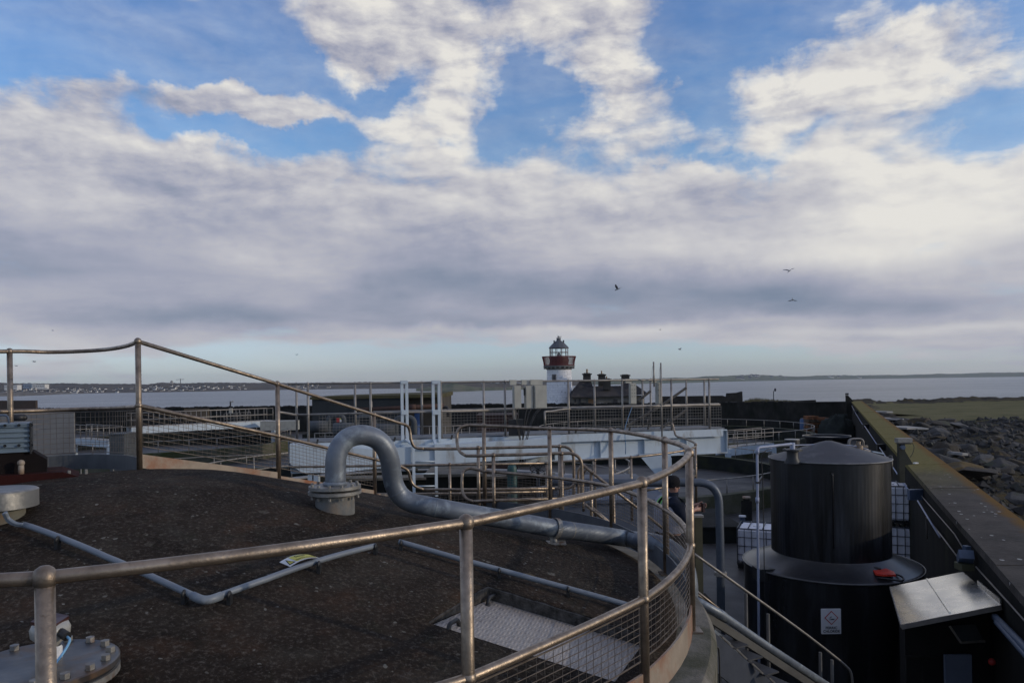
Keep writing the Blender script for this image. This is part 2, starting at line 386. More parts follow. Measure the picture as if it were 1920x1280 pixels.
M['wall_w'] = pm('house_render', (.75, .73, .68), (.6, .58, .54), .2, .8, 0, 0)
M['wall_g'] = pm('pale_house_render', (.42, .40, .37), (.3, .28, .26), .2, .8, 0, 0)
M['slate'] = pm('dark_slate', (.05, .05, .055), (.03, .03, .034), .4, .7, 0, 0)
def house(name, p, w, d, h, rot, wm, gable=True):
    mb = MB(); c, s = math.cos(rot), math.sin(rot)
    def T(x, y, z): return Vector((p.x+c*x-s*y, p.y+s*x+c*y, p.z+z))
    mb.m = 0
    mb.hexa([T(-w/2, -d/2, -3), T(w/2, -d/2, -3), T(w/2, d/2, -3), T(-w/2, d/2, -3)], [T(-w/2, -d/2, h), T(w/2, -d/2, h), T(w/2, d/2, h), T(-w/2, d/2, h)])
    if gable:
        mb.m = 0; mb.add([T(-w/2, -d/2, h), T(-w/2, d/2, h), T(-w/2, 0, h+d*.42), T(w/2, -d/2, h), T(w/2, d/2, h), T(w/2, 0, h+d*.42)], [(0, 1, 2), (3, 5, 4)])
        mb.m = 1; e = .3
        mb.add([T(-w/2-e, -d/2-e, h-.1), T(w/2+e, -d/2-e, h-.1), T(w/2+e, 0, h+d*.45), T(-w/2-e, 0, h+d*.45), T(-w/2-e, d/2+e, h-.1), T(w/2+e, d/2+e, h-.1)], [(0, 1, 2, 3), (3, 2, 5, 4)])
    return link(name, mb, [wm, M['slate']], org=p)
rr = random.Random(3)
for i in range(165):
    px = rr.choice([rr.uniform(0, 200), rr.uniform(60, 270), rr.uniform(265, 460), rr.uniform(280, 370), rr.uniform(540, 620)])
    t = rr.uniform(.03, .26) if px < 260 else rr.uniform(.08, .34)
    p = hill_pt(HL, px, t)
    o = house('house', p, rr.uniform(5, 9), rr.uniform(4, 6), rr.uniform(2.4, 3.8), rr.uniform(-.6, .6), M['wall_w'] if rr.random() < .5 else M['wall_g'])
    tag(o, 'tiny pale far house on the wooded shore across the water at left', 'house', 'houses of the far town across the bay')
for i in range(22):
    px = rr.choice([rr.uniform(1375, 1475), rr.uniform(1555, 1620), rr.uniform(1380, 1440)])
    o = house('house', hill_pt(HR, px, rr.uniform(.15, .5)), rr.uniform(12, 22), rr.uniform(9, 12), rr.uniform(4, 6), rr.uniform(-.4, .4), M['wall_w'] if rr.random() < .6 else M['wall_g'])
    tag(o, 'tiny pale house on the hazy green shore across the bay on the right', 'house', 'houses on the hazy right-hand shore')
def block(label, px0, px1, y0, y1, Y, m, dep=20):
    a = P(px0, y1, Y); b = P(px1, y1, Y); zt = P((px0+px1)/2, y0, Y).z
    r = root('office_block', ((a.x+b.x)/2, Y, a.z), label, 'building')
    mb = MB(); mb.box(((a.x+b.x)/2, Y+dep/2, (a.z-8+zt)/2), (b.x-a.x, dep, zt-a.z+8)); link('wall', mb, m, r)
    mb = MB(); n = max(3, int((b.x-a.x)/5))
    for k in range(n):
        mb.box((a.x+(k+.5)*(b.x-a.x)/n, Y-.1, (a.z+zt)/2), ((b.x-a.x)/n*.45, .3, (zt-a.z)*.22))
    link('window_band', mb, M['slate'], r)
    mb = MB(); mb.box(((a.x+b.x)/2, Y+dep/2, zt+.4), (b.x-a.x+1, dep+1, .8)); link('roof', mb, M['wall_g'], r)
M['wall_b'] = pm('blue_grey_cladding', (.25, .31, .38), (.2, .25, .32), .2, .7, 0, 0)
block('wide white office block, brightest building of the far left shore', 60.5, 84, 720.5, 727, 2150, M['wall_w'])
block('blue-grey block with a pale roof just left of the wide white office block', 43, 59.5, 719.5, 727, 2180, M['wall_b'])
block('low pale green-white block at the far left edge of the far shore', 8, 32, 722, 727.5, 2120, M['wall_w'])
# church tower and crane
p = hill_pt(HL, 322, .6); mb = MB(); mb.box(p+Vector((0, 0, 2)), (7, 7, 14)); mb.box(p+Vector((0, 0, 10)), (4, 4, 4))
tag(link('church_tower', mb, M['wall_g'], org=p), 'small square tower standing on the wooded ridge left of the thin crane', 'tower')
p = P(338.5, 722, 2500); r = root('tower_crane', p, 'thin far tower crane above the wooded ridge on the left shore', 'crane')
mb = MB(); mb.box(p+Vector((0, 0, 9)), (1.6, 1.6, 22)); link('mast', mb, M['slate'], r)
mb = MB(); mb.bar(p+Vector((-15, 0, 19)), p+Vector((12, 0, 19.5)), 1.2, 1.2); mb.bar(p+Vector((0, 0, 19)), p+Vector((0, 0, 23)), 1, 1); link('jib', mb, M['slate'], r)

# ------------------------------------------------------------------ site ground, island ground
def wx(y): return 2.2+.426*y            # inner face of the sea wall on the right
def fy(x): return 84-.17*x              # inner face of the far perimeter wall
mb = MB()
mb.add([(-110, -25, -5.5), (wx(-25)+.5, -25, -5.5), (wx(78.5)+.5, 78.5, -5.5), (-110, fy(-110)+.4, -5.5)], [(0, 1, 2, 3)])
struct('yard_ground', mb, M['yard'])
M['rockground'] = ground_mat('rocky_foreshore', [(.016, .015, .013), (.048, .043, .034), (.085, .068, .034), (.12, .078, .026)], .75, .8, stops=(.34, .46, .58, .70), bscale=3.2)
M['meadow'] = ground_mat('rough_meadow', [(.075, .072, .028), (.115, .105, .042), (.14, .125, .055), (.085, .08, .035)], .3, .2, bscale=4)
def outz(x, y):
    s = x-wx(y)
    n = mnoise.fractal(Vector((x*.16, y*.16, 2)), .9, 2.1, 5); n2 = mnoise.fractal(Vector((x*.9, y*.9, 8)), .8, 2.1, 4)
    rock = max(0, min(1, (70-y-2*n)/5))
    z = -4.15-.018*max(0, s-3)*rock
    z += rock*(.42*n+.22*n2-.1) + (1-rock)*.05*n
    shore = max(0, min(1, (y-112-3*n)/6)) * (1 if abs(x-60.5+2*n) > 2.8 else .15)
    z += shore*(.55+.5*n+.35*n2)
    if y > 122: z -= (y-122)**1.15*.55
    if s > 75: z -= (s-75)*.4
    return z
mb = MB(); ys = []; y = 4
while y < 150: ys.append(y); y += .35+y*.009
ss = []; s = .6
while s < 110: ss.append(s); s += .3+s*.018
vs = [(wx(y)+s, y, outz(wx(y)+s, y)) for y in ys for s in ss]; W = len(ss)
gd = [(i*W+j, i*W+j+1, (i+1)*W+j+1, (i+1)*W+j) for i in range(len(ys)-1) for j in range(W-1)]
def zone(f):
    yy = ys[f[0]//W]; n = mnoise.fractal(Vector((vs[f[0]][0]*.16, yy*.16, 2)), .9, 2.1, 5)
    s_ = ss[f[0] % W]
    return 1 if (70-yy-2*n) < 1.5 and yy < 113+3*n and s_ > 4+3*n-(yy-70)*.03 else 0
for f in gd:
    pass
mb.add(vs, gd, True); mb.mi = [zone(f) for f in gd]
struct('foreshore', mb, [M['rockground'], M['meadow']])
mb = MB(); xs = [-120+i*3 for i in range(70)]; nn_ = 26
vs = []
for x in xs:
    for j in range(nn_):
        y = fy(x)+.6+j*2.6; n = mnoise.fractal(Vector((x*.1, y*.1, 4)), .9, 2, 4)
        z = -4.4+.15*n
        if x > 24: z += .9*max(0, 1-abs(x-34)/12)*max(0, 1-j/5)
        if j > 18: z -= (j-18)**1.3*.6
        if x < -100 or x > 75: z -= 8
        vs.append((x, y, z))
mb.add(vs, [(i*nn_+j, (i+1)*nn_+j, (i+1)*nn_+j+1, i*nn_+j+1) for i in range(len(xs)-1) for j in range(nn_-1)], True)
struct('island_ground', mb, M['meadow'])
# dry grass on the mound behind the far wall
mb = MB(); rg = random.Random(5)
for i in range(2600):
    px = rg.uniform(1385, 1535); Y = rg.uniform(82, 90); top = lerp_tab([(1385, 0, 0), (1398, .5, 0), (1415, .75, 0), (1450, .5, 0), (1500, .22, 0), (1535, .0, 0)], px)[0]
    p = P(px, 755, Y); x = p.x; base = -3.0+top*.3
    h = top*rg.uniform(.2, .75)+.1; a = rg.uniform(-.3, .3)
    mb.add([(x, Y, base), (x+.05, Y, base), (x+.02+a*h, Y+rg.uniform(-.2, .2), base+h)], [(0, 1, 2)])
M['drygrass'] = pm('dry_grass', (.14, .12, .07), (.08, .075, .04), 3, .9, 0, 0)
o = link('grass', mb, M['drygrass'], org=(36, 85, -3)); tag(o, 'dry grass tufts standing along the top of the far dark wall', 'grass', kind='stuff')

# ------------------------------------------------------------------ walls
def wall_strip(name, a0, a1, off, zt, zb, mt, mside, label, cat='wall', lip=.05, parts=True):
    """a0,a1: inner-face ends (x,y); off: vector to outer face"""
    o0 = Vector(off); r = root(name, (a0[0], a0[1], zb), label, cat)
    A = Vector((a0[0], a0[1], 0)); B = Vector((a1[0], a1[1], 0)); d = (B-A).normalized(); n = max(2, int((B-A).length/2.4))
    mb = MB(); q = [A, B, B+o0, A+o0]
    mb.hexa([v+Vector((0, 0, zb)) for v in q], [v+Vector((0, 0, zt-.12)) for v in q]); link('wall_body', mb, mside, r)
    mb = MB(); on = o0.normalized()*lip
    rw = random.Random(int(a0[0]*10))
    mid = 6
    for k in range(n):
        P0 = A.lerp(B, k/n)+d*.012; P1 = A.lerp(B, (k+1)/n)-d*.0
        dz_ = rw.uniform(-.006, .006)
        q = [P0-on, P1-on, P1+o0+on, P0+o0+on]
        mb.hexa([v+Vector((0, 0, zt-.12)) for v in q], [v+Vector((0, 0, zt+dz_)) for v in q])
    link('coping', mb, mt, r); return r
M['coping_moss'] = pm('mossy_coping', (.105, .092, .045), (.065, .06, .032), 1.1, .95, 0, .5, 18, stain=(.075, .07, .055), sscale=.8, slo=.5, shi=.66)
def coping_mat():
    m = bpy.data.materials.new('lichened_concrete_coping'); m.use_nodes = True; g = NG(m.node_tree); b = m.node_tree.nodes['Principled BSDF']
    t = g.n('ShaderNodeTexCoord').outputs['Object']
    sp = g.n('ShaderNodeSeparateXYZ'); g.put(sp.inputs[0], t)
    acr = g.m('SUBTRACT', sp.outputs[0], g.m('MULTIPLY', sp.outputs[1], .426))     # across the wall
    n = g.noise(t, 1.6, 8, .65); n2 = g.noise(t, 9, 6, .6); n3 = g.noise(t, .35, 4, .6)
    col = g.mix(g.maprange(n, .35, .65), (.095, .082, .070), (.052, .046, .040))
    col = g.mix(g.maprange(n2, .5, .7, 0, .5), col, (.11, .10, .09))
    moss = g.mix(g.maprange(n2, .3, .7), (.095, .085, .025), (.20, .16, .05))
    far = g.maprange(g.m('ADD', sp.outputs[1], g.m('MULTIPLY', n3, 6)), 24, 31)
    col = g.mix(far, col, moss)
    edge = g.maprange(g.m('ADD', acr, g.m('MULTIPLY', n, .55)), 1.05, 1.28)
    col = g.mix(edge, col, (.16, .085, .02))
    vo = g.n('ShaderNodeTexVoronoi'); g.put(vo.inputs['Vector'], g.v('MULTIPLY', t, (1, .7, 1))); vo.inputs['Scale'].default_value = 5.0
    sel = g.m('LESS_THAN', vo.outputs[0], .13)
    sel = g.m('MULTIPLY', sel, g.m('GREATER_THAN', g.noise(t, 2.2, 3), .50)); sel = g.m('MULTIPLY', sel, g.m('SUBTRACT', 1, far))
    col = g.mix(sel, col, (.42, .41, .38))
    g.put(b.inputs['Base Color'], col); b.inputs['Roughness'].default_value = .92; b.inputs['Specular IOR Level'].default_value = .15
    bp = g.n('ShaderNodeBump'); bp.inputs['Strength'].default_value = .5; bp.inputs['Distance'].default_value = .03
    g.put(bp.inputs['Height'], g.noise(t, 12, 8, .65)); m.node_tree.links.new(bp.outputs[0], b.inputs['Normal'])
    return m
M['coping'] = coping_mat()
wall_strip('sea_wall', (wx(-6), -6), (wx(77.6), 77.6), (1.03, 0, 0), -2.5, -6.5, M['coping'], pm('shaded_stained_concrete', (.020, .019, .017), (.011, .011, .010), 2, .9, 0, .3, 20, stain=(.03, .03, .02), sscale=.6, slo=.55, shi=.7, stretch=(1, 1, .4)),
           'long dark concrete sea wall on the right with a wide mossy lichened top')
wall_strip('perimeter_wall', (-105, fy(-105)), (wx(77.6)+1.0, fy(wx(77.6)+1.0)), (.05, .45, 0), -2.55, -6.5, M['concrete_wet'], M['concrete_wet'],
           'long low dark wall along the far side of the works in front of the sea')
# stones along the top of the far wall
mb = MB(); rs = random.Random(9)
for i in range(900):
    x = rs.uniform(-100, 8) if i < 800 else rs.uniform(8, 30)
    mb.box((x, fy(x)+.25, -2.55+rs.uniform(-.05, .05)), (rs.uniform(.2, .6), .4, rs.uniform(.10, .2)), (rs.uniform(-.2, .2), rs.uniform(-.2, .2), rs.uniform(0, 3)))
M['darkstone'] = pm('dark_stone', (.035, .034, .033), (.02, .02, .02), 1.5, .95, 0, .2)
o = link('stone_capping', mb, M['darkstone'], org=(0, 84, -2.5)); tag(o, 'ragged dark stones lying along the top of the far wall', 'stones', kind='stuff')
# broken old wall right of the house
def slab_wall(name, label, pts, Y, dep, m, cat='wall'):
    poly = [P(x, y, Y) for x, y in pts]; mb = MB(); mb.prism(poly, (0, dep, 0)); o = fixn(link(name, mb, m, org=poly[0])); return tag(o, label, cat)
slab_wall('ruined_wall', 'broken dark stone wall with a raised right end beyond the far wall', [(1240, 762), (1240, 743), (1355, 741.5), (1363, 744), (1364, 737), (1383, 736), (1392, 733.5), (1393, 762)], 94, .6, M['darkstone'])
slab_wall('low_wall', 'short low wall piece just left of the camera pole corner', [(1488, 760), (1488, 751.5), (1530, 749.5), (1530, 760)], 86, .5, M['darkstone'])
slab_wall('barrier_wall', 'brownish panelled screen wall standing beyond the railings at far left', [(-30, 770), (-30, 751), (66.5, 750.5), (67, 770)], 88, .4, pm('brown_panel', (.085, .06, .05), (.06, .05, .045), .5, .8, 0, 0))
for k, (x0, x1) in enumerate([(345, 367), (368.5, 391)]):
    a = P(x0, 790, 80); bb = P(x1, 765.5, 80)
    mb = MB(); mb.box(((a.x+bb.x)/2, 80.1, (a.z+bb.z)/2), (bb.x-a.x, .15, bb.z-a.z)); 
    tag(link('timber_panel', mb, pm('tan_board', (.13, .10, .07), (.10, .08, .06), 1, .8, 0, 0), org=a), 'tan board panel on the far wall, ' + ('left' if k == 0 else 'right')+' one of the two side by side', 'panel', 'tan panels on the far wall')

# ------------------------------------------------------------------ lighthouse
def lighthouse():
    Y = 127.0; s = F/Y; cx = P(1049, 740, Y).x; hzv = hz(1049)
    Z = lambda py: (hzv-py)/s
    r = root('lighthouse', (cx, Y, -4.4), 'white stone lighthouse with a red gallery and glazed lantern', 'lighthouse')
    c = (cx, Y, 0)
    wm = bpy.data.materials.new('whitewashed_stone'); wm.use_nodes = True; g = NG(wm.node_tree); b = wm.node_tree.nodes['Principled BSDF']
    tcn = g.n('ShaderNodeTexCoord').outputs['Object']; sp = g.n('ShaderNodeSeparateXYZ'); g.put(sp.inputs[0], tcn)
    ang = g.m('MULTIPLY', g.m('ARCTAN2', sp.outputs[1], sp.outputs[0]), 2.15)
    cv = g.n('ShaderNodeCombineXYZ'); g.put(cv.inputs[0], ang); g.put(cv.inputs[1], sp.outputs[2])
    br = g.n('ShaderNodeTexBrick'); g.put(br.inputs['Vector'], cv.outputs[0]); br.inputs['Scale'].default_value = 1; br.inputs['Brick Width'].default_value = .85; br.inputs['Row Height'].default_value = .42; br.inputs['Mortar Size'].default_value = .02
    br.inputs['Color1'].default_value = (1, 1, 1, 1); br.inputs['Color2'].default_value = (.88, .88, .9, 1); br.inputs['Mortar'].default_value = (.62, .64, .68, 1)
    col = g.mix(1., (.84, .84, .86), br.outputs[0], 'MULTIPLY')
    col = g.mix(g.maprange(g.noise(tcn, 2.2, 8, .7), .56, .68), col, (.30, .31, .33))
    g.put(b.inputs['Base Color'], col); b.inputs['Roughness'].default_value = .85
    mb = MB(); mb.lathe(c, [(2.38, -4.6), (2.3, -4.0), (2.12, Z(715)), (2.06, Z(693))], 48, True); link('tower', mb, wm, r)
    mb = MB(); mb.lathe(c, [(2.06, Z(693)), (2.2, Z(692)), (2.25, Z(690.5)), (2.62, Z(687.5)), (2.68, Z(687.5)), (2.68, Z(685.5)), (1.2, Z(685.3))], 48)
    for k in range(20):
        a = 2*math.pi*k/20; M_ = Euler((0, 0, a)).to_matrix(); mb.box(Vector(c)+Vector((math.cos(a)*2.36, math.sin(a)*2.36, Z(689.6))), (.5, .22, .3), M_)
    link('gallery_floor', mb, pm('grey_stone_cornice', (.22, .22, .22), (.13, .13, .13), 3, .9), r)
    red = pm('faded_red_paint', (.17, .022, .020), (.12, .02, .02), 3, .55, 0, 0)
    mb = MB(); nb = 76; zt, zb = Z(668.5), Z(685)
    for k in range(nb):
        a = 2*math.pi*k/nb; pts = []
        for t in (0, .33, .66, 1):
            rad = 2.58+.30*(t**1.6); pts.append(Vector(c)+Vector((math.cos(a)*rad, math.sin(a)*rad, zb+(zt-zb)*t)))
        mb.tube(pts, .05, 4, smooth=False)
    link('balustrade', mb, red, r)
    mb = MB()
    for rad, z in ((2.88, zt), (2.6, zb+.05)): mb.tube([Vector(c)+Vector((math.cos(a*math.pi/24)*rad, math.sin(a*math.pi/24)*rad, z)) for a in range(48)], .06, 6, closed=True)
    link('gallery_rail', mb, red, r)
    mb = MB(); mb.lathe(c, [(1.62, Z(685)), (1.62, Z(669))], 24, True); link('lantern_base', mb, pm('dark_red_wall', (.09, .022, .020), (.07, .02, .02), 3, .6), r)
    wf = M['white']; mb = MB(); z0, z1 = Z(669), Z(652)
    for k in range(12):
        a = 2*math.pi*(k+.5)/12; mb.box(Vector(c)+Vector((math.cos(a)*1.58, math.sin(a)*1.58, (z0+z1)/2)), (.07, .09, z1-z0), Euler((0, 0, a)).to_matrix())
    for z in (z0+.05, (z0+z1)/2, z1-.05): mb.tube([Vector(c)+Vector((math.cos(a*math.pi/12+math.pi/12)*1.58, math.sin(a*math.pi/12+math.pi/12)*1.58, z)) for a in range(24)], .05, 4, closed=True, smooth=False)
    link('lantern_frame', mb, pm('lantern_frame_paint', (.2, .14, .13), (.14, .10, .1), 3, .6), r)
    gm = bpy.data.materials.new('lantern_glass'); gm.use_nodes = True; gb = gm.node_tree.nodes['Principled BSDF']; gb.inputs['Transmission Weight'].default_value = 1; gb.inputs['Roughness'].default_value = .02; gb.inputs['IOR'].default_value = 1.05; gb.inputs['Base Color'].default_value = (.96, .98, 1, 1)
    mb = MB(); mb.lathe(c, [(1.55, z0), (1.55, z1)], 12); link('lantern_glass', mb, gm, r)
    mb = MB(); mb.lathe(c, [(.25, z0-.5), (.32, z0+.2), (.18, z0+.6), (.02, z0+.9)], 12, True); link('lamp', mb, M['wall_g'], r)
    mb = MB(); mb.lathe(c, [(1.72, Z(653)), (1.72, Z(652)), (1.5, Z(649)), (1.1, Z(644.5)), (.7, Z(640.5)), (.38, Z(638.4)), (.36, Z(634.5)), (.42, Z(634.3)), (.42, Z(633.4)), (.05, Z(632.8))], 12)
    link('roof', mb, pm('lead_roof', (.11, .12, .13), (.07, .075, .085), 4, .6), r)
    for sx_ in (-1, 1):
        mb = MB(); mb.lathe((cx+sx_*.8, Y-.4, 0), [(.1, Z(643)), (.1, Z(639.3)), (.14, Z(639.3)), (.14, Z(638.2)), (.02, Z(638))], 8); link('vent', mb, M['slate'], r)
    mb = MB(); mb.box((cx-.05, Y, Z(631.8)), (.06, .06, .5)); mb.prism([(cx+.0, Y, Z(631.9)), (cx+.55, Y, Z(631.2)), (cx+.5, Y, Z(630.6)), (cx-.05, Y, Z(630.2)), (cx-.35, Y, Z(631.3))], (0, .08, 0)); mb.bar((cx-.12, Y, Z(631)), (cx-.14, Y, Z(627)), .03, .03)
    fixn(link('weather_vane', mb, M['slate'], r))
    wz = Z(707.5); wr = 2.12
    fr = MB(); wxp = cx-.95; yy = Y-math.sqrt(wr*wr-.95*.95)
    rot = Euler((0, 0, -math.asin(.95/wr))).to_matrix()
    f_ = MB()
    for dx_, dz_, w, h in ((-.33, 0, .1, 1.0), (.33, 0, .1, 1.0), (0, .5, .8, .12), (0, -.5, .8, .12)): f_.box(Vector((wxp, yy, wz))+rot @ Vector((dx_, -.02, dz_)), (w, .16, h), rot)
    fo = link('window', f_, pm('stone_surround', (.3, .3, .31), (.2, .2, .2), 4, .9), r)
    f_ = MB(); f_.box(Vector((wxp, yy, wz))+rot @ Vector((0, .0, 0)), (.56, .08, .9), rot); link('pane', f_, M['slate'], fo)
    f_ = MB()
    for q in (-.14, .14): f_.box(Vector((wxp, yy, wz))+rot @ Vector((q, -.07, 0)), (.04, .04, .9), rot)
    link('glazing_bar', f_, M['wall_g'], fo)
lighthouse()

# ------------------------------------------------------------------ keeper's house
def keepers_house():
    Y = 121.0
    r = root('stone_house', P(1140, 760, Y), 'old dark-roofed stone house with tall chimneys right of the lighthouse', 'house')
    st = pm('old_stone_wall', (.15, .14, .13), (.08, .08, .078), .8, .9, 0, .1, stain=(.2, .2, .21), sscale=.7)
    rf = pm('sooty_slate_roof', (.042, .04, .043), (.026, .025, .028), .8, .85, 0, .1, stain=(.075, .065, .058), sscale=.35, slo=.52, shi=.6)
    rp = pm('faded_slate_roof', (.075, .065, .06), (.05, .045, .043), .8, .85, 0, .1, stain=(.03, .03, .034), sscale=.35, slo=.52, shi=.62)
    q = lambda x, y, dY=0: P(x, y, Y+dY)
    mb = MB(); a = q(1072, 744); b = q(1208, 744); zb = -4.8
    mb.box(((a.x+b.x)/2, Y+3, (a.z+zb)/2), (b.x-a.x, 6, a.z-zb)); link('wall', mb, st, r)
    e = q(1070, 744, -.4).z
    def X(px): return P(px, 744, Y).x
    zr = lambda py, dY: P(1130, py, Y+dY).z
    # left hipped wing
    mb = MB(); za = zr(713.5, 3); mb.add([(X(1069), Y-.4, e), (X(1118), Y-.4, e), (X(1118), Y+6.4, e), (X(1069), Y+6.4, e), (X(1091), Y+3, za), (X(1112), Y+3, za)],
        [(0, 1, 5, 4), (2, 3, 4, 5), (3, 0, 4), (1, 2, 5), (3, 2, 1, 0)]); link('roof', mb, rf, r)
    # middle range
    mb = MB(); za = zr(723.5, 3); mb.add([(X(1114), Y-.35, e), (X(1169), Y-.35, e), (X(1169), Y+6.3, e), (X(1114), Y+6.3, e), (X(1114), Y+3, za), (X(1169), Y+3, za)],
        [(0, 1, 5, 4), (2, 3, 4, 5), (3, 0, 4), (1, 2, 5), (3, 2, 1, 0)]); link('roof', mb, rp, r)
    mb = MB(); za = zr(714, 3.2); mb.add([(X(1163), Y-.5, e), (X(1216), Y-.5, e+.3), (X(1216), Y+6.6, e+.3), (X(1163), Y+6.6, e), (X(1176), Y+3.2, za), (X(1187), Y+3.2, za)],
        [(0, 1, 5, 4), (2, 3, 4, 5), (3, 0, 4), (1, 2, 5), (3, 2, 1, 0)]); link('roof', mb, rf, r)
    cm = pm('chimney_stone', (.055, .053, .05), (.035, .034, .033), 1, .9); pot = pm('clay_pot', (.38, .27, .16), (.28, .2, .12), 2, .8)
    for (x0, x1, yt, yb, dY, pots) in ((1093.5, 1107.5, 702.5, 716, 3, [(1100.5, 692.5, 3.6)]), (1122, 1134.5, 704, 726, 3.5, [(1128, 695.5, 2.6)]), (1131, 1144.5, 712.5, 730, 1.5, [(1137, 706, 3)]), (1165.5, 1179.5, 705, 718, 3, [])):
        a = q(x0, yt, dY); b = q(x1, yb, dY); cx = (a.x+b.x)/2; w = b.x-a.x
        mb = MB(); mb.box((cx, Y+dY, (a.z+b.z)/2), (w, .9, a.z-b.z)); mb.box((cx, Y+dY, a.z+.1), (w+.3, 1.2, .22)); mb.lathe((cx, Y+dY, a.z+.2), [(w*.46, 0), (w*.42, .10), (.02, .11)], 12)
        ch = link('chimney', mb, cm, r)
        for (pxx, pt, pw) in pots:
            pp = q(pxx, pt, dY); mb = MB(); mb.lathe((pp.x, Y+dY, 0), [(pw*.045, a.z+.2), (pw*.04, pp.z), (pw*.05, pp.z+.05), (.01, pp.z+.06)], 10); link('chimney_pot', mb, pot, ch)
    # openings
    bd = pm('brown_board', (.16, .095, .05), (.12, .08, .05), 2, .8)
    for (x0, x1, y0, y1, m) in ((1103, 1113, 748, 757, bd), (1085, 1089, 747, 757, M['slate']), (1150, 1158, 748, 755, M['slate']), (1077, 1080, 748, 754, M['slate'])):
        a = q(x0, y0); b = q(x1, y1); mb = MB(); mb.box(((a.x+b.x)/2, Y-.02, (a.z+b.z)/2), (b.x-a.x, .1, a.z-b.z)); link('window', mb, m, r)
    mb = MB(); a = q(1072, 744.3); b = q(1208, 744.3); mb.bar((a.x, Y-.45, a.z-.05), (b.x, Y-.45, b.z+.25), .1, .14); link('gutter', mb, M['slate'], r)
keepers_house()
a = P(1450.5, 756, 96); r = root('marker_post', a, 'thin post carrying a small dark marker above the far grass mound', 'post')
mb = MB(); mb.tube([a+Vector((0, 0, -1)), P(1450.5, 733, 96)], .05, 6); link('post', mb, M['slate'], r)
mb = MB(); mb.ball(P(1453.5, 730.5, 96), .14, 8, (1, .6, 1.5)); mb.bar(P(1450.5, 733, 96), P(1453.5, 731, 96), .04, .04); link('lamp', mb, M['slate'], r)
# ------------------------------------------------------------------ the covered tank with its conical roof
TC = Vector((-2.96, 5.67, 0))
def roofz(x, y):
    r = math.hypot(x-TC.x, y-TC.y); k = r-.75
    return -.68-.262*(.5*(k+math.sqrt(k*k+.04))-.02)
def on_roof(px, py, off=0):
    d = ray(px, py); t = 1.2
    while t < 14:
        p = d*t
        if p.z <= roofz(p.x, p.y)+off: return p
        t += .004
    return d*9
def roof_mat():
    m = bpy.data.materials.new('lichened_asphalt_roof'); m.use_nodes = True; g = NG(m.node_tree); b = m.node_tree.nodes['Principled BSDF']
    t = g.n('ShaderNodeTexCoord').outputs['Object']
    n = g.noise(t, 1.3, 8, .65, .3); nf = g.noise(t, 42, 7, .78); n2 = g.noise(g.v('ADD', t, (5, 1, 3)), 2.6, 7, .65)
    col = g.mix(g.maprange(n, .35, .68), (.010, .0068, .0048), (.046, .034, .025))
    col = g.mix(g.maprange(n2, .54, .72, 0, .8), col, (.062, .034, .020))
    n6 = g.noise(g.v('ADD', t, (9, 4, 0)), 1.9, 9, .7, .6); col = g.mix(g.maprange(n6, .52, .68, 0, .6), col, (.062, .056, .044))
    n7 = g.noise(g.v('ADD', t, (2, 14, 0)), 7, 6, .7); col = g.mix(g.maprange(n7, .56, .72, 0, .55), col, (.020, .022, .012))
    col = g.mix(g.maprange(nf, .52, .66, 0, .75), col, (.135, .115, .095))
    col = g.mix(g.maprange(nf, .46, .34, 0, .6), col, (.008, .007, .006))
    # lichen spots (flat discs in the roof's own plane)
    for sc, th, dens, c, off, ring in ((3.4, .085, .50, (.23, .215, .18), 0, True), (7.5, .10, .53, (.30, .29, .25), 9, False), (19, .15, .50, (.24, .23, .20), 4, False), (1.5, .062, .50, (.16, .13, .085), 15, True)):
        w = g.v('ADD', t, g.v('MULTIPLY', g.v('SUBTRACT', g.noise(t, 22, 3, .6, out=1), (.5, .5, .5)), (.05, .05, 0)))
        vo = g.n('ShaderNodeTexVoronoi'); g.put(vo.inputs['Vector'], g.v('MULTIPLY', g.v('ADD', w, (off, off*.7, 0)), (1, 1, .001))); vo.inputs['Scale'].default_value = sc
        rad = g.m('MULTIPLY', g.noise(vo.outputs['Position'], 40, 1), th*2)
        s1 = g.maprange(g.m('SUBTRACT', vo.outputs[0], rad), .012, -.012)
        s1 = g.m('MULTIPLY', s1, g.m('GREATER_THAN', g.noise(g.v('MULTIPLY', vo.outputs['Position'], (1, 1, 1)), 9, 1), dens))
        if ring: s1 = g.m('MULTIPLY', s1, g.maprange(g.noise(t, 90, 3, .7), .35, .6, .25, 1))
        s1 = g.m('MULTIPLY', s1, g.maprange(g.noise(t, 2.7, 3), .38, .62, .05, .8))
        col = g.mix(s1, col, c)
    g.put(b.inputs['Base Color'], col); b.inputs['Roughness'].default_value = .93; b.inputs['Specular IOR Level'].default_value = .12
    bp = g.n('ShaderNodeBump'); bp.inputs['Strength'].default_value = .9; bp.inputs['Distance'].default_value = .012
    g.put(bp.inputs['Height'], g.m('ADD', g.noise(t, 85, 6, .7), g.m('MULTIPLY', g.noise(t, 14, 4, .6), 1.2))); m.node_tree.links.new(bp.outputs[0], b.inputs['Normal'])
    return m
M['roof'] = roof_mat()
tank = root('covered_tank', (TC.x, TC.y, -1.5), 'large round concrete tank with a dark speckled conical roof in the foreground', 'tank')
NA = 180
radii = [0.001, .3, .5, .65, .8, .95, 1.1, 1.4, 1.7, 2, 2.3, 2.6, 2.9, 3.2, 3.5, 3.8, 4.0, 4.09]
mb = MB(); vs = []; fs = []
for rad in radii:
    for k in range(NA):
        a = 2*math.pi*k/NA; x, y = TC.x+rad*math.cos(a), TC.y+rad*math.sin(a); vs.append((x, y, roofz(x, y)+.006*mnoise.noise(Vector((x*1.7, y*1.7, 0)))))
fs = [(i*NA+k, i*NA+(k+1) % NA, (i+1)*NA+(k+1) % NA, (i+1)*NA+k) for i in range(len(radii)-1) for k in range(NA)]
nb = len(vs)
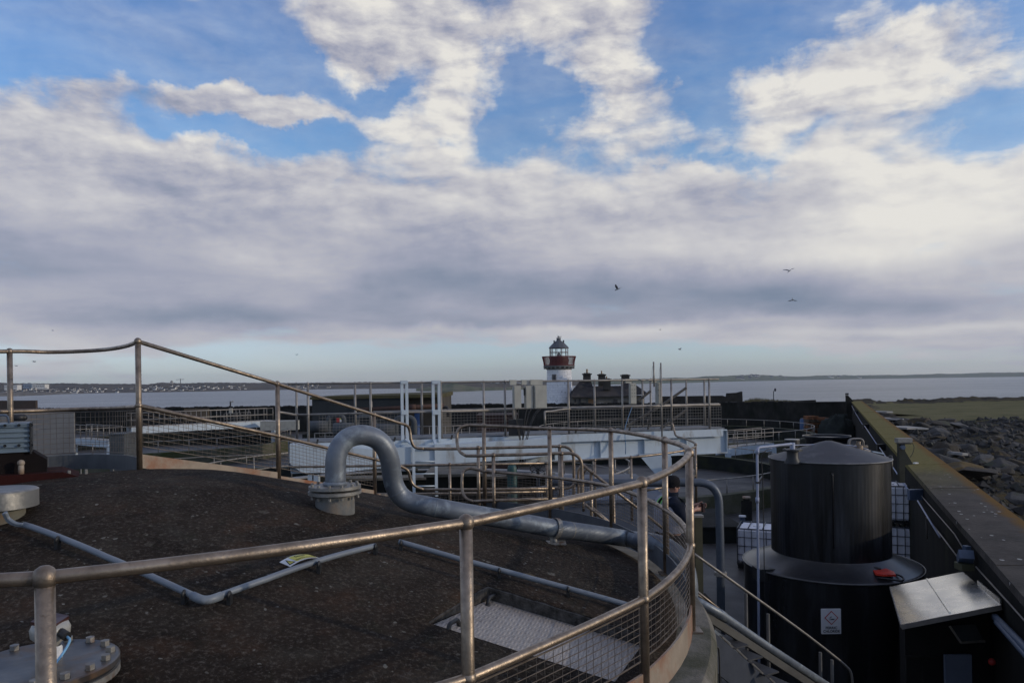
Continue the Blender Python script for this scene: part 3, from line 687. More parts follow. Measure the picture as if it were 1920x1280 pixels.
for k in range(NA):
    a = 2*math.pi*k/NA; vs.append((TC.x+4.09*math.cos(a), TC.y+4.09*math.sin(a), -2.0))
for k in range(NA): fs.append((nb-NA+k, nb-NA+(k+1) % NA, nb+(k+1) % NA, nb+k))
fs.append(tuple(nb+k for k in range(NA)))
fs.append(tuple(range(NA))[::-1])
mb.add(vs, fs, True); roofo = fixn(link('roof', mb, M['roof'], tank))
# hatch recess cut out of the roof
HK, HL_, HR_, = on_roof(915, 1098), on_roof(800, 1168), on_roof(1190, 1183)
ux = (HR_-HK); ux.z = 0; ux.normalize(); uy = (HL_-HK); uy.z = 0; Dp = uy.length*.985; uy.normalize()
Wd = .985
pK, pL, pR = HK-Vector((0, 0, .078)), HL_-Vector((0, 0, .012)), HR_-Vector((0, 0, .07))
pn = (pR-pK).cross(pL-pK).normalized()
def zplate(x, y): return pK.z-(pn.x*(x-pK.x)+pn.y*(y-pK.y))/pn.z
cut = MB()
def HP(a, b, dz):
    q = Vector((HK.x, HK.y, 0))+ux*a+uy*b; q.z = zplate(q.x, q.y)+dz; return q
cut.hexa([HP(0, 0, -.03), HP(Wd, 0, -.03), HP(Wd, Dp, -.03), HP(0, Dp, -.03)], [HP(0, 0, .5), HP(Wd, 0, .5), HP(Wd, Dp, .5), HP(0, Dp, .5)])
co = fixn(link('cutter', cut, M['roof']))
bm_ = roofo.modifiers.new('cut', 'BOOLEAN'); bm_.object = co; bm_.solver = 'EXACT'
dg = bpy.context.evaluated_depsgraph_get(); me2 = bpy.data.meshes.new_from_object(roofo.evaluated_get(dg))
roofo.modifiers.clear(); roofo.data = me2; bpy.data.objects.remove(co)
plate_m = bpy.data.materials.new('checker_plate'); plate_m.use_nodes = True; g = NG(plate_m.node_tree); b = plate_m.node_tree.nodes['Principled BSDF']
t = g.n('ShaderNodeTexCoord').outputs['Object']; n = g.noise(t, 4, 7, .6)
rotm = g.n('ShaderNodeMapping'); g.put(rotm.inputs[0], t); rotm.inputs['Rotation'].default_value = (0, 0, -math.atan2(ux.y, ux.x))
chk = g.n('ShaderNodeTexChecker'); g.put(chk.inputs[0], rotm.outputs[0]); chk.inputs['Scale'].default_value = 24
w1 = g.n('ShaderNodeTexWave'); g.put(w1.inputs[0], rotm.outputs[0]); w1.inputs['Scale'].default_value = 15.3; w1.bands_direction = 'X'
w2 = g.n('ShaderNodeTexWave'); g.put(w2.inputs[0], rotm.outputs[0]); w2.inputs['Scale'].default_value = 15.3; w2.bands_direction = 'Y'
tr = g.mix(chk.outputs[1], w1.outputs[1], w2.outputs[1])
col = g.mix(g.maprange(n, .35, .68), (.50, .45, .40), (.36, .32, .285)); col = g.mix(g.maprange(g.noise(t, 9, 6, .7), .6, .75), col, (.13, .10, .085))
col = g.mix(g.maprange(tr, .35, .65, 0, .45), col, (.12, .11, .10))
g.put(b.inputs['Base Color'], col); b.inputs['Metallic'].default_value = .45; b.inputs['Roughness'].default_value = .55
bp = g.n('ShaderNodeBump'); bp.inputs['Strength'].default_value = .7; bp.inputs['Distance'].default_value = .004
g.put(bp.inputs['Height'], tr); plate_m.node_tree.links.new(bp.outputs[0], b.inputs['Normal'])
mb = MB(); e_ = .012; mb.hexa([HP(e_, e_, -.025), HP(Wd-e_, e_, -.025), HP(Wd-e_, Dp-e_, -.025), HP(e_, Dp-e_, -.025)], [HP(e_, e_, 0), HP(Wd-e_, e_, 0), HP(Wd-e_, Dp-e_, 0), HP(e_, Dp-e_, 0)])
hatch = fixn(link('hatch_cover', mb, plate_m, tank))
fm = pm('rough_grey_frame', (.11, .10, .09), (.035, .032, .028), 22, .9, 0, .5, 60)
for (u0, v0, u1, v1) in ((.001, 0, .001, Dp), (0, .001, Wd, .001)):
    mb = MB(); A_, B_ = HP(u0, v0, 0), HP(u1, v1, 0); nseg = 14; vs = []
    off_ = ux*.006 if u0 == u1 else uy*.006
    for k in range(nseg+1):
        q = A_.lerp(B_, k/nseg); h = max(.002, roofz(q.x, q.y)-zplate(q.x, q.y)-.004+.005*mnoise.noise(q*9))
        vs += [q+off_, q+off_*1.6+Vector((0, 0, h)), q-off_*.2+Vector((0, 0, h+.003))]
    fs = []
    for k in range(nseg): a_ = 3*k; fs += [(a_, a_+3, a_+4, a_+1), (a_+1, a_+4, a_+5, a_+2)]
    mb.add(vs, fs); link('hatch_frame', mb, fm, tank)
def on_plate(px, py):
    d = ray(px, py); t = pn.dot(pK)/pn.dot(d); return d*t
for (q0, q1) in (((840, 1184), (861, 1172)), ((914, 1134), (933, 1123))):
    pa = on_plate(*q0); pb = on_plate(*q1); d = (pb-pa)
    mb = MB(); upv = Vector((0, 0, .038)); mb.tube(fillet([pa-upv*.1, pa+upv+d*.12, pb+upv-d*.12, pb-upv*.1], 0.022, 4), .0125, 8); mb.ball(pa, .018, 8, (1, 1, .5)); mb.ball(pb, .018, 8, (1, 1, .5))
    link('handle', mb, M['black'], hatch)
# outer concrete ring
mb = MB(); NA2 = 160
mb.lathe(TC, [(4.02, -1.62), (4.06, -1.575), (4.30, -1.60), (4.335, -1.65), (4.34, -5.6), (4.0, -5.6)], NA2)
link('ring_wall', mb, M['concrete'], tank)

# ------------------------------------------------------------------ guardrails
def wire_panel(name, bot, top, parent, m, r=.0016, dv=.052, rows=8, frame=True):
    """grid of wires between a bottom and a top polyline with equal point counts"""
    mb = MB(); L = [0]
    for i in range(1, len(bot)): L.append(L[-1]+(Vector(bot[i])-Vector(bot[i-1])).length)
    tot = L[-1]
    def at(line, s):
        for i in range(1, len(L)):
            if s <= L[i]+1e-9:
                t = (s-L[i-1])/max(1e-9, L[i]-L[i-1]); return Vector(line[i-1]).lerp(Vector(line[i]), t)
        return Vector(line[-1])
    n = max(2, int(tot/dv))
    for k in range(n+1):
        s = tot*k/n; j = .004*math.sin(k*2.3); mb.tube([at(bot, s)+Vector((0, 0, -.004)), at(top, min(tot, s+j))], r, 4, False, False)
    for q in range(rows+1):
        f = q/rows; ln = [Vector(a).lerp(Vector(b_), f) for a, b_ in zip(bot, top)]
        rr_ = r*2.3 if (frame and q in (0, rows)) else r*1.15
        mb.tube(ln, rr_, 5, False, False)
    return link(name, mb, m, parent)
def rail_run(label, posts, loc=None, r_post=.0235, r_rail=.0185, m=None, top=True, mid=.54, base=1.05, mesh=True, toe=None, ktop=6, bounds=None, cat='guardrail', group=None,
             pre=None, post=None, premid=None, postmid=None, name='guardrail', rows=8, dv=.052, ball=1.28, wire_r=.0016, meshtop=.03, meshbot=.62, skip=(), flat=None):
    """posts: list of 3D ball centres"""
    m = m or M['steel']; wm_ = M['wire'] if m is M['steel'] else m
    r = root(name, posts[0]-Vector((0, 0, base[0] if isinstance(base, list) else base)), label, cat, group)
    for i, p in enumerate(posts):
        b_ = base[i] if isinstance(base, list) else base
        mb = MB(); mb.tube([p-Vector((0, 0, b_)), p-Vector((0, 0, .01))], r_post, 14); 
        if b_ > .9: mb.box(p-Vector((0, 0, b_-.006)), (.11, .11, .012))
        po = link('post', mb, m, r)
        mb = MB(); mb.ball(p, r_post*ball, 14, (1, 1, 1.08)); link('ball_joint', mb, m, po)
        if mid: mb = MB(); mb.ball(p-Vector((0, 0, mid)), r_post*ball*.98, 14); link('ball_joint', mb, m, po)
    path = crom(posts, ktop) if ktop > 1 else list(posts)
    if flat:
        for i in range(len(posts)-1):
            f = flat.get(i, 0)
            for j in range(1, ktop): q = i*ktop+j; path[q] = path[q].lerp(posts[i].lerp(posts[i+1], j/ktop), f)
    tp = (pre or [])+path+(post or [])
    mb = MB(); mb.tube(tp, r_rail, 12); link('top_rail', mb, m, r)
    if mid:
        dm = Vector((0, 0, mid)); mp = (premid or [])+[p-dm for p in path]+(postmid or [])
        mb = MB(); mb.tube(mp, r_rail, 12); link('mid_rail', mb, m, r)
    if mesh:
        for i in range(len(posts)-1):
            if i in skip: continue
            seg = path[i*ktop:(i+1)*ktop+1] if ktop > 1 else [posts[i], posts[i+1]]
            a, c = seg[0], seg[-1]; d = (c-a); e = d.normalized()*.035
            seg = [seg[0]+e]+seg[1:-1]+[seg[-1]-e]
            tpz = [p-Vector((0, 0, mid+meshtop)) for p in seg]; btz = [p-Vector((0, 0, (mid+meshtop)+(base if not isinstance(base, list) else base[i])-mid-meshtop-(.22))) for p in seg]
            wire_panel('mesh_panel', btz, tpz, r, wm_, wire_r, dv, rows)
    if toe:
        tz0, tz1, toem = toe
        for i in range(len(posts)-1):
            seg = path[i*ktop:(i+1)*ktop+1] if ktop > 1 else [posts[i], posts[i+1]]
            mb = MB()
            for a, c in zip(seg[:-1], seg[1:]):
                d = (c-a).normalized(); sd_ = d.cross(Vector((0, 0, 1))).normalized()*.006
                lo, hi = Vector((0, 0, tz0)), Vector((0, 0, tz1))
                mb.hexa([a-lo-sd_, c-lo-sd_, c-lo+sd_, a-lo+sd_], [a-hi-sd_, c-hi-sd_, c-hi+sd_, a-hi+sd_])
            link('toe_board', mb, toem if i < 4 or toem is not M['toe'] else M['toe_grey'], r)  # far bays take the darker grey: shade painted into the board's colour
    return r
RIM = [(84, 1083, 750), (873.5, 980, 538), (1203.5, 905, 403), (1292, 849, 321), (1246, 825, 241), (1145, 807, 195), (1030, 803, 169), (907, 797.5, 158)]
rim = [P(x, y, F/s) for x, y, s in RIM]
# two more posts continue the circle on the near left, the second outside the frame
a0 = math.atan2(rim[0].y-TC.y, rim[0].x-TC.x)
extra = [TC+Vector((4.18*math.cos(a0-q), 4.18*math.sin(a0-q), -.465)) for q in (.56, .28)]
extra = [extra[0]]
allp = extra+rim
H = rim[-1]
lp = [P(885, 797, 9.0), P(868, 799, 9.0), P(858, 808, 8.98), P(857, 830, 8.95), P(862, 846, 8.9), P(874, 854, 8.8)]
lpe = crom([H]+lp, 4)[1:]
dm = Vector((0, 0, .54))
ml = crom([H-dm, P(885, 878, 8.95), P(873, 880, 8.93), P(867, 890, 8.9), P(867, 920, 8.85), P(874, 934, 8.8), P(888, 940, 8.75)], 4)[1:]
rail_run('curved steel guardrail with ball joints round the near edge of the dark conical roof', allp, flat={0: .6, 1: .6, 2: .75}, base=1.04, toe=(1.04-.005, .88, M['toe']), post=lpe, postmid=ml, wire_r=.0017)

# rail over the crest of the roof going down to the right (radial)
q260, q520, q700 = P(258.5, 640, F/222), P(520, 719.5, F/181), P(701, 777, F/155)
end = [P(745, 791.5, 9.3), P(762, 797, 9.45), P(768, 806, 9.5), P(771, 825, 9.5), P(778, 838, 9.52), P(795, 841, 9.55)]
endm = [P(735, 868.5, 9.25), P(756, 876, 9.4), P(766, 884, 9.45), P(770, 900, 9.48), P(778, 911, 9.5), P(795, 917.5, 9.55)]
rad = rail_run('straight sloping steel guardrail over a rusty cream board on the dark roof', [q260, q520, q700], base=[1.10, 1.09, 1.09], mid=.54, ktop=1,
         post=crom([q700]+end, 4)[1:], postmid=crom([q700-dm]+endm, 4)[1:], toe=None, mesh=True, wire_r=.0017)
pts = [q260, q520, q700, P(741, 789, 9.3)]
for a, c in zip(pts[:-1], pts[1:]):
    mb = MB(); lo0, lo1 = (1.065, 1.06); d = (c-a).normalized(); sd_ = d.cross(Vector((0, 0, 1))).normalized()*.006
    hb = .135
    mb.hexa([a-Vector((0, 0, lo0))-sd_, c-Vector((0, 0, lo1))-sd_, c-Vector((0, 0, lo1))+sd_, a-Vector((0, 0, lo0))+sd_],
            [a-Vector((0, 0, lo0-hb+.02))-sd_, c-Vector((0, 0, lo1-hb-.01))-sd_, c-Vector((0, 0, lo1-hb-.01))+sd_, a-Vector((0, 0, lo0-hb+.02))+sd_])
    link('toe_board', mb, M['toe'], rad)
# rail round the flat top of the roof, far left
lt = [P(-190, 664, 5.9), P(18, 658, F/209), P(258.5, 640, F/222)]
r = root('guardrail', P(18, 658, F/209)-Vector((0, 0, 1.1)), 'short steel guardrail with a grey toe board behind the motor at the left edge', 'guardrail')
tp = crom([P(-190, 664, 5.9), P(18, 658.5, 6.70), P(90, 660, 6.98), P(150, 658.5, 7.05), P(200, 655, 6.95), P(235, 649, 6.7), P(258.5, 640.5, 6.31)], 5)
mp = crom([P(-190, 775, 5.9), P(18, 771, 6.70), P(90, 769, 6.98), P(150, 766.5, 7.05), P(200, 765, 6.95), P(235, 763.5, 6.7), P(259, 762, 6.31)], 5)
mb = MB(); mb.tube(tp, .0185, 12); link('top_rail', mb, M['steel'], r)
mb = MB(); mb.tube(mp, .0185, 12); link('mid_rail', mb, M['steel'], r)
for p in (P(18, 658.5, 6.7),):
    mb = MB(); mb.tube([p-Vector((0, 0, 1.1)), p], .0235, 14); po = link('post', mb, M['steel'], r); mb = MB(); mb.ball(p, .03, 14); link('ball_joint', mb, M['steel'], po); mb = MB(); mb.ball(P(18, 771, 6.7), .03, 14); link('ball_joint', mb, M['steel'], po)
dz_ = lambda q: Vector((0, 0, q))
wire_panel('mesh_panel', [p-dz_(.41) for p in mp], [p-dz_(.03) for p in mp], r, M['wire'], .0017, .052, 8)
mb = MB()
for a, c in zip(mp[:-1], mp[1:]):
    d = (c-a).normalized(); sd_ = d.cross(Vector((0, 0, 1))).normalized()*.006
    mb.hexa([a-dz_(.565)-sd_, c-dz_(.565)-sd_, c-dz_(.565)+sd_, a-dz_(.565)+sd_], [a-dz_(.43)-sd_, c-dz_(.43)-sd_, c-dz_(.43)+sd_, a-dz_(.43)+sd_])
link('toe_board', mb, M['toe_grey'], r)
# pale cladding panel seen through that mesh
a = P(35, 853, 8.6); bq = P(138.5, 772, 8.6)
mb = MB(); mb.box(((a.x+bq.x)/2-1, 8.612, (a.z+bq.z)/2-.08), (bq.x-a.x+2, .02, bq.z-a.z+.16)); 
tag(link('pale_panel', mb, pm('pale_cladding', (.27, .26, .245), (.22, .21, .20), 3, .8, 0, .05), org=a), 'flat pale grey panel standing behind the mesh at the far left', 'panel')

# ------------------------------------------------------------------ vent pipe (gooseneck) on its flanged stub
def bolts(parent, c, rad, n, z, r=.014, h=.02, m=None, both=None, a0=0, nut=6):
    for k in range(n):
        a = a0+2*math.pi*k/n; x, y = c[0]+rad*math.cos(a), c[1]+rad*math.sin(a)
        mb = MB(); mb.lathe((x, y, z), [(.001, -.002), (r*1.15, -.002), (r*1.15, 0), (r, 0), (r, h), (.001, h)], nut)
        if both: mb.lathe((x, y, z), [(.001, both-h), (r, both-h), (r, both), (.001, both)], nut)
        link('bolt', mb, m or M['galv_flange'], parent)
base = on_roof(632, 962); ps = F/base.y
fy_ = P(628, 918, base.y+.1); cx, cy = fy_.x, fy_.y
sc_ = F/cy
stub = root('flanged_stub', (cx, cy, base.z-.1), 'short concrete-grey stub pipe with a bolted flange carrying the bent vent pipe', 'pipe stub')
zf = P(628, 919, cy).z
mb = MB(); rs_ = 36/sc_; mb.lathe((cx, cy, 0), [(rs_, base.z-.35), (rs_, zf-.02)], 36, True); link('stub', mb, pm('stub_concrete_grey', (.20, .20, .19), (.13, .13, .125), 6, .8, 0, .2, stain=(.25, .2, .15), sscale=3), stub)
rf_ = 49/sc_
mb = MB(); mb.lathe((cx, cy, 0), [(.05, zf-.022), (rf_, zf-.022), (rf_, zf), (.05, zf)], 96); link('flange', mb, M['galv_flange'], stub)
gn = root('vent_pipe', (cx, cy, zf), 'fat grey galvanised gooseneck pipe bent over and lying down across the dark roof', 'pipe')
mb = MB(); mb.lathe((cx, cy, 0), [(.05, zf+.016), (rf_*.98, zf+.016), (rf_*.98, zf+.038), (.05, zf+.038)], 40); fl = link('flange', mb, M['galv_flange'], gn)
bolts(fl, (cx, cy), rf_*.87, 12, zf+.038, .011, .018, M['galv_flange'], both=-.075)
Yp = cy
pr = 19.2/sc_
Y2 = [(629, 905, Yp), (629, 880, Yp), (630, 858, Yp), (637, 838, Yp+.02), (651, 822, Yp+.05), (670, 815.5, Yp+.08), (688, 816, Yp+.12), (708, 824, Yp+.16), (723, 841, Yp+.2), (731, 863, Yp+.24), (735, 890, Yp+.28), (740, 911, Yp+.3), (752, 930, Yp+.32), (772, 942, Yp+.33), (795, 947, Yp+.34)]
c0 = [P(*q) for q in Y2]
def pipe_on(px, py, rad_):
    # centre line lying just above the roof
    return on_roof(px, py, rad_+.05)
c1 = [pipe_on(px, py, pr) for px, py in ((860, 959), (950, 974), (1040, 990), (1120, 1001), (1180, 1010))]
print('gooseneck', cy, [round(v, 2) for v in c0[-1]], [[round(v, 2) for v in q] for q in c1], pr)
last = [P(1228, 1017, 6.25), P(1258, 1030, 6.12), P(1280, 1052, 6.02), P(1290, 1088, 5.95), P(1291, 1140, 5.95), P(1291, 1300, 5.95)]
path = crom(c0, 4)[:-1]+crom([c0[-1]]+c1+last, 6)
mb = MB(); mb.tube(path, pr, 28); link('pipe_run', mb, M['galv'], gn)
mb = MB(); mb.lathe((cx, cy, 0), [(pr, zf+.03), (pr+.012, zf+.045), (pr+.012, zf+.055), (pr, zf+.07)], 28, True); link('weld_collar', mb, M['galv'], gn)
for k_ in (46, 58, 76, 92):
    if k_+1 < len(path):
        c_ = path[k_]; d_ = (path[k_+1]-path[k_-1]).normalized(); mb = MB(); mb.tube([c_-d_*.006, c_-d_*.003, c_+d_*.003, c_+d_*.006], [pr*1.002, pr*1.022, pr*1.022, pr*1.002], 28, False); link('weld_bead', mb, M['galv_flange'] if k_ > 60 else M['galv'], gn)
# pipe clamp
cl = P(1041, 990, c1[2].y); kd = (c1[3]-c1[1]).normalized(); dn = Vector((0, 0, 1)).cross(kd).normalized(); uu = kd.cross(dn)
mb = MB()
ringp = [cl+(dn*math.cos(a)+uu*math.sin(a))*(pr+.006) for a in [math.pi*2*k/28 for k in range(28)]]
n_ = len(ringp)
mb.add([p+kd*.022 for p in ringp]+[p-kd*.022 for p in ringp]+[p+kd*.022+(p-cl).normalized()*.005 for p in ringp]+[p-kd*.022+(p-cl).normalized()*.005 for p in ringp],
       [f for k in range(n_) for j in [(k+1) % n_] for f in ((k, j, n_+j, n_+k), (2*n_+k, 3*n_+k, 3*n_+j, 2*n_+j), (k, 2*n_+k, 2*n_+j, j), (n_+k, n_+j, 3*n_+j, 3*n_+k))])
link('clamp', mb, M['galv_flange'], gn)
gz = roofz(cl.x, cl.y)
mb = MB(); mb.box(cl-uu*(pr+.05), (.04, .04, .12)); mb.box((cl.x, cl.y-.03, gz+.012), (.17, .12, .014)); mb.tube([Vector((cl.x, cl.y-.03, gz)), cl-uu*pr], .022, 8); link('support_foot', mb, M['galv_flange'], gn)

# ------------------------------------------------------------------ small conduits lying on the roof
def conduit(label, pts, rad_, off, clips, corner=None):
    pp = [on_roof(x, y, off) for x, y in pts]
    r = root('conduit', pp[0], label, 'conduit'); dense = []
    for a, c in zip(pp[:-1], pp[1:]):
        for k in range(10):
            q = a.lerp(c, k/10); 
            if k: q.z = roofz(q.x, q.y)+off
            dense.append(q)
    dense.append(pp[-1])
    mb = MB(); mb.tube(dense, rad_, 12); link('tube', mb, M['pvc'], r)
    if corner is not None:
        c = pp[corner]; mb = MB(); a = (pp[corner-1]-c).normalized(); e = (pp[corner+1]-c).normalized()
        mb.tube(fillet([c+a*.09, c, c+e*.09], .05, 5), rad_*1.28, 12); link('elbow', mb, M['pvc'], r)
    for (x, y) in clips:
        q = on_roof(x, y, off); mb = MB(); mb.ball(q, rad_*1.25, 10, (.45, 1.1, 1.1)); mb.box((q.x, q.y, q.z-off/2-.005), (.02, .035, off+.02)); link('clip', mb, M['black'], r)
    return r
conduit('grey plastic conduit on the roof bending at an elbow under the danger sign', [(45, 983), (200, 1044), (385, 1127), (500, 1085), (600, 1050), (703, 1023)], .0175, .045, [(108, 1012), (345, 1113), (430, 1115), (598, 1058), (704, 1025)], corner=2)
conduit('second grey plastic conduit crossing the roof behind the checker plate hatch', [(748, 1015), (860, 1047), (1000, 1085), (1100, 1112), (1185, 1136)], .0175, .045, [(752, 1018), (936, 1070), (1065, 1105), ])
# cable from the pedestal into the conduit
e0 = on_roof(45, 983, .05)
r = root('cable', e0, 'thin blue-grey cable curving from the round capped pedestal into the end of the conduit', 'cable')
mb = MB(); mb.tube(crom([P(10, 960, e0.y-.02), P(16, 972, e0.y), P(30, 981, e0.y), e0], 5), .011, 8); link('sheath', mb, M['pvc'], r)
mb = MB(); mb.tube(crom([P(6, 962, e0.y-.02), P(14, 976, e0.y), P(28, 984, e0.y), e0+Vector((0, 0, -.01))], 5), .007, 8); link('sheath', mb, M['pvc'], r)

# round capped pedestal, left edge
pc = on_roof(8, 985); Yc = pc.y+.12; s_ = F/Yc; cxx = P(-4, 950, Yc).x
r = root('capped_pedestal', (cxx, Yc, pc.z), 'round metal-capped concrete pedestal cut by the left edge of the picture', 'pedestal')
zt, zb_ = P(0, 917, Yc).z, P(0, 950, Yc).z
mb = MB(); rc = 66/s_; mb.lathe((cxx, Yc, 0), [(.001, zt+.004), (rc*.7, zt+.003), (rc-.012, zt), (rc, zt-.008), (rc, zb_), (rc-.01, zb_), (.05, zb_)], 120); link('cap', mb, pm('galvanised_cap', (.27, .265, .25), (.18, .178, .17), 4, .45, .5, .1, stain=(.42, .40, .36), sscale=4), r)
mb = MB(); mb.lathe((cxx, Yc, 0), [(44/s_, zb_), (44/s_, pc.z-.25)], 32, True); link('stub', mb, pm('mossy_stub', (.19, .175, .14), (.13, .125, .10), 6, .85, 0, .2, stain=(.20, .12, .07), sscale=4), r)

# DANGER sign lying on the conduit
s0, s1, s2, s3 = on_roof(524, 1053, .035), on_roof(544, 1061.5, .05), on_roof(598, 1045, .085), on_roof(578, 1039, .07)
r = root('danger_sign', s0, 'curled yellow and white danger sign lying against the conduit on the roof', 'sign')
def SP_(u, v, h=0):
    p = (s1.lerp(s2, u)).lerp(s0.lerp(s3, u), v); n = (s2-s1).cross(s0-s1).normalized(); return p+n*(h+.018*math.sin(u*math.pi))
def spatch(u0, u1, v0, v1, h, nseg=8):
    mb = MB(); vs = []
    for k in range(nseg+1):
        u = u0+(u1-u0)*k/nseg; vs += [SP_(u, v0, h), SP_(u, v1, h)]
    mb.add(vs, [(2*k, 2*k+2, 2*k+3, 2*k+1) for k in range(nseg)]); return mb
mb = spatch(0, 1, 0, 1, .0); m2 = spatch(0, 1, 0, 1, -.002); mb.add(m2.v, m2.f); link('plate', mb, M['white'], r)
link('yellow_field', spatch(.28, .97, .10, .92, .0015), M['yellow'], r)
def stri(us, h): return [SP_(u, v, h) for u, v in us]
mb = MB(); mb.add(stri([(.03, .12), (.25, .12), (.14, .85)], .0015), [(0, 1, 2)]); link('triangle', mb, M['ink'], r)
mb = MB(); mb.add(stri([(.07, .2), (.21, .2), (.14, .66)], .0025), [(0, 1, 2)]); link('triangle_field', mb, M['yellow'], r)
mb = MB(); mb.add(stri([(.135, .28), (.15, .28), (.15, .52), (.135, .52)], .0033), [(0, 1, 2, 3)]); link('mark', mb, M['ink'], r)
def text_mesh(name, txt, width, fn, m, parent, bold=.0, align='CENTER', space=1.0):
    cu = bpy.data.curves.new('t', 'FONT'); cu.body = txt; cu.align_x = 'LEFT'; cu.offset = bold; cu.space_line = .85; cu.space_character = space
    cu.align_x = align
    o = bpy.data.objects.new('t', cu); scene.collection.objects.link(o)
    dg = bpy.context.evaluated_depsgraph_get(); me = bpy.data.meshes.new_from_object(o.evaluated_get(dg)); bpy.data.objects.remove(o)
    xs = [v.co.x for v in me.vertices]; ys = [v.co.y for v in me.vertices]; x0, x1, y0, y1 = min(xs), max(xs), min(ys), max(ys)
    mb = MB(); mb.add([fn((v.co.x-x0)/(x1-x0), (v.co.y-y0)/(y1-y0)) for v in me.vertices], [tuple(p.vertices) for p in me.polygons]); bpy.data.meshes.remove(me)
    return link(name, mb, m, parent)
text_mesh('lettering', 'Danger', 1, lambda u, v: SP_(.42+.36*u, .50+.30*v, .003), M['ink'], r, .02)
text_mesh('lettering', 'Hazardous substance', 1, lambda u, v: SP_(.31+.62*u, .18+.18*v, .003), M['ink'], r, .02)

# ------------------------------------------------------------------ bolted manway with level sensor, bottom left
mc = P(78, 1236, 3.12); s_ = F/3.12; zt = mc.z; zt = -1.12
mc = PZ(72, 1243, zt); s_ = F/mc.y; rm = 136/s_
r = root('manway', (mc.x, mc.y, zt-.2), 'bolted round steel manway cover with rusty edge at the bottom left', 'manway')
mb = MB(); mb.lathe((mc.x, mc.y, 0), [(.001, zt), (rm-.006, zt), (rm, zt-.005), (rm, zt-.026), (.05, zt-.026)], 64)
cov_m = pm('weathered_steel_cover', (.17, .165, .16), (.10, .10, .105), 3, .38, .6, .05, 30, stain=(.17, .10, .055), sscale=4.5, slo=.48, shi=.66, rvar=.12)
cvr = link('cover', mb, cov_m, r)
mb = MB(); mb.lathe((mc.x, mc.y, 0), [(.05, zt-.042), (rm, zt-.042), (rm, zt-.068), (rm-.05, zt-.068)], 64); link('flange', mb, M['galv_flange'], r)
mb = MB(); mb.lathe((mc.x, mc.y, 0), [(rm-.012, zt-.026), (rm-.012, zt-.042)], 48); link('gasket', mb, M['black'], r)
mb = MB(); mb.lathe((mc.x, mc.y, 0), [(rm*.8, zt-.068), (rm*.8, zt-.5)], 48, True); link('neck', mb, M['rust'], r)
bolts(cvr, (mc.x, mc.y), rm-.036, 16, zt, .019, .022, M['galv_flange'], a0=.12)
sn = root('level_sensor', PZ(100, 1238, zt), 'cream level sensor with a black cable gland standing on the manway cover', 'sensor')
Sx = PZ(95, 1232, zt); K = 1.45
def prof(l): return [(a*K, zt+b*K) for a, b in l]
mb = MB(); mb.lathe((Sx.x+.02, Sx.y, 0), prof([(.018, 0), (.018, .03), (.015, .035)]), 12); link('collar', mb, M['white'], sn)
mb = MB(); mb.lathe((Sx.x, Sx.y, 0), prof([(.018, .03), (.03, .045), (.05, .065), (.052, .085), (.046, .098), (.02, .105), (.001, .106)]), 24, True); link('housing', mb, pm('cream_plastic', (.38, .37, .33), (.32, .31, .28), 6, .4, 0, 0), sn)
mb = MB(); mb.prism([(Sx.x-.05, Sx.y-.05, zt+.152), (Sx.x+.05, Sx.y-.055, zt+.138), (Sx.x+.05, Sx.y+.05, zt+.145), (Sx.x-.05, Sx.y+.055, zt+.165)], (0, 0, .014)); link('lid', mb, pm('dark_red_lid', (.07, .03, .025), (.06, .025, .02), 6, .3, 0, 0), sn)
gp = Vector((Sx.x+.07, Sx.y-.03, zt+.115))
mb = MB(); mb.tube([gp-Vector((.014, -.004, 0)), gp+Vector((.03, -.02, -.012))], .019, 12); link('cable_gland', mb, M['black'], sn)
cb = root('blue_cable', gp, 'light blue cable hanging from the cream sensor in front of the manway bolts', 'cable')
mb = MB(); q = gp+Vector((.03, -.02, -.012)); mb.tube(crom([q, q+Vector((.022, -.02, -.012)), q+Vector((.03, -.09, -.045)), q+Vector((.026, -.19, -.085)), q+Vector((.008, -.27, -.10)), q+Vector((.02, -.36, -.13)), q+Vector((.03, -.42, -.22)), q+Vector((.03, -.44, -.5))], 5), .0052, 8); link('sheath', mb, pm('light_blue_sheath', (.20, .42, .62), (.18, .38, .56), 6, .4, 0, 0), cb)

# ------------------------------------------------------------------ motor and gearbox on the crest, far left
Ym = 5.75; s_ = F/Ym
r = root('drive_motor', P(20, 880, Ym), 'blue-grey finned motor lying on a dark red gearbox frame at the left edge', 'motor')
a = P(-60, 800, Ym); b_ = P(54, 845, Ym); hcx = (a.x+b_.x)/2; zc = (P(0, 796, Ym).z+P(0, 846, Ym).z)/2
mb = MB(); L = b_.x-a.x; prof = []
nf_ = 5
for k in range(nf_+1):
    z = zc+.095-k*.19/nf_; mb.box((hcx, Ym, z), (L-.02, .30, .016))
    if k < nf_: mb.box((hcx, Ym, z-.019), (L-.03, .26, .03))
mb.box((hcx, Ym-.005, zc+.105), (L, .29, .02)); link('body', mb, M['motor'], r)
mb = MB(); mb.box((b_.x-.004, Ym, zc), (.012, .33, .235)); link('end_frame', mb, M['black'], r)
mb = MB(); 
for px_ in (-14, 8, 28):
    for py_ in (798, 836):
        q = P(px_, py_, Ym-.16); mb.lathe(q, [(.001, 0), (.011, 0), (.011, .01)], 8, axis=Euler((R(90), 0, 0)).to_matrix())
link('lug', mb, M['black'], r)
q = P(33, 783, Ym); mb = MB(); mb.tube([q+Vector((-.035, 0, 0)), q+Vector((.035, 0, 0))], .026, 14); mb.ball(q+Vector((.03, 0, 0)), .026, 12); link('terminal_cap', mb, M['black'], r)
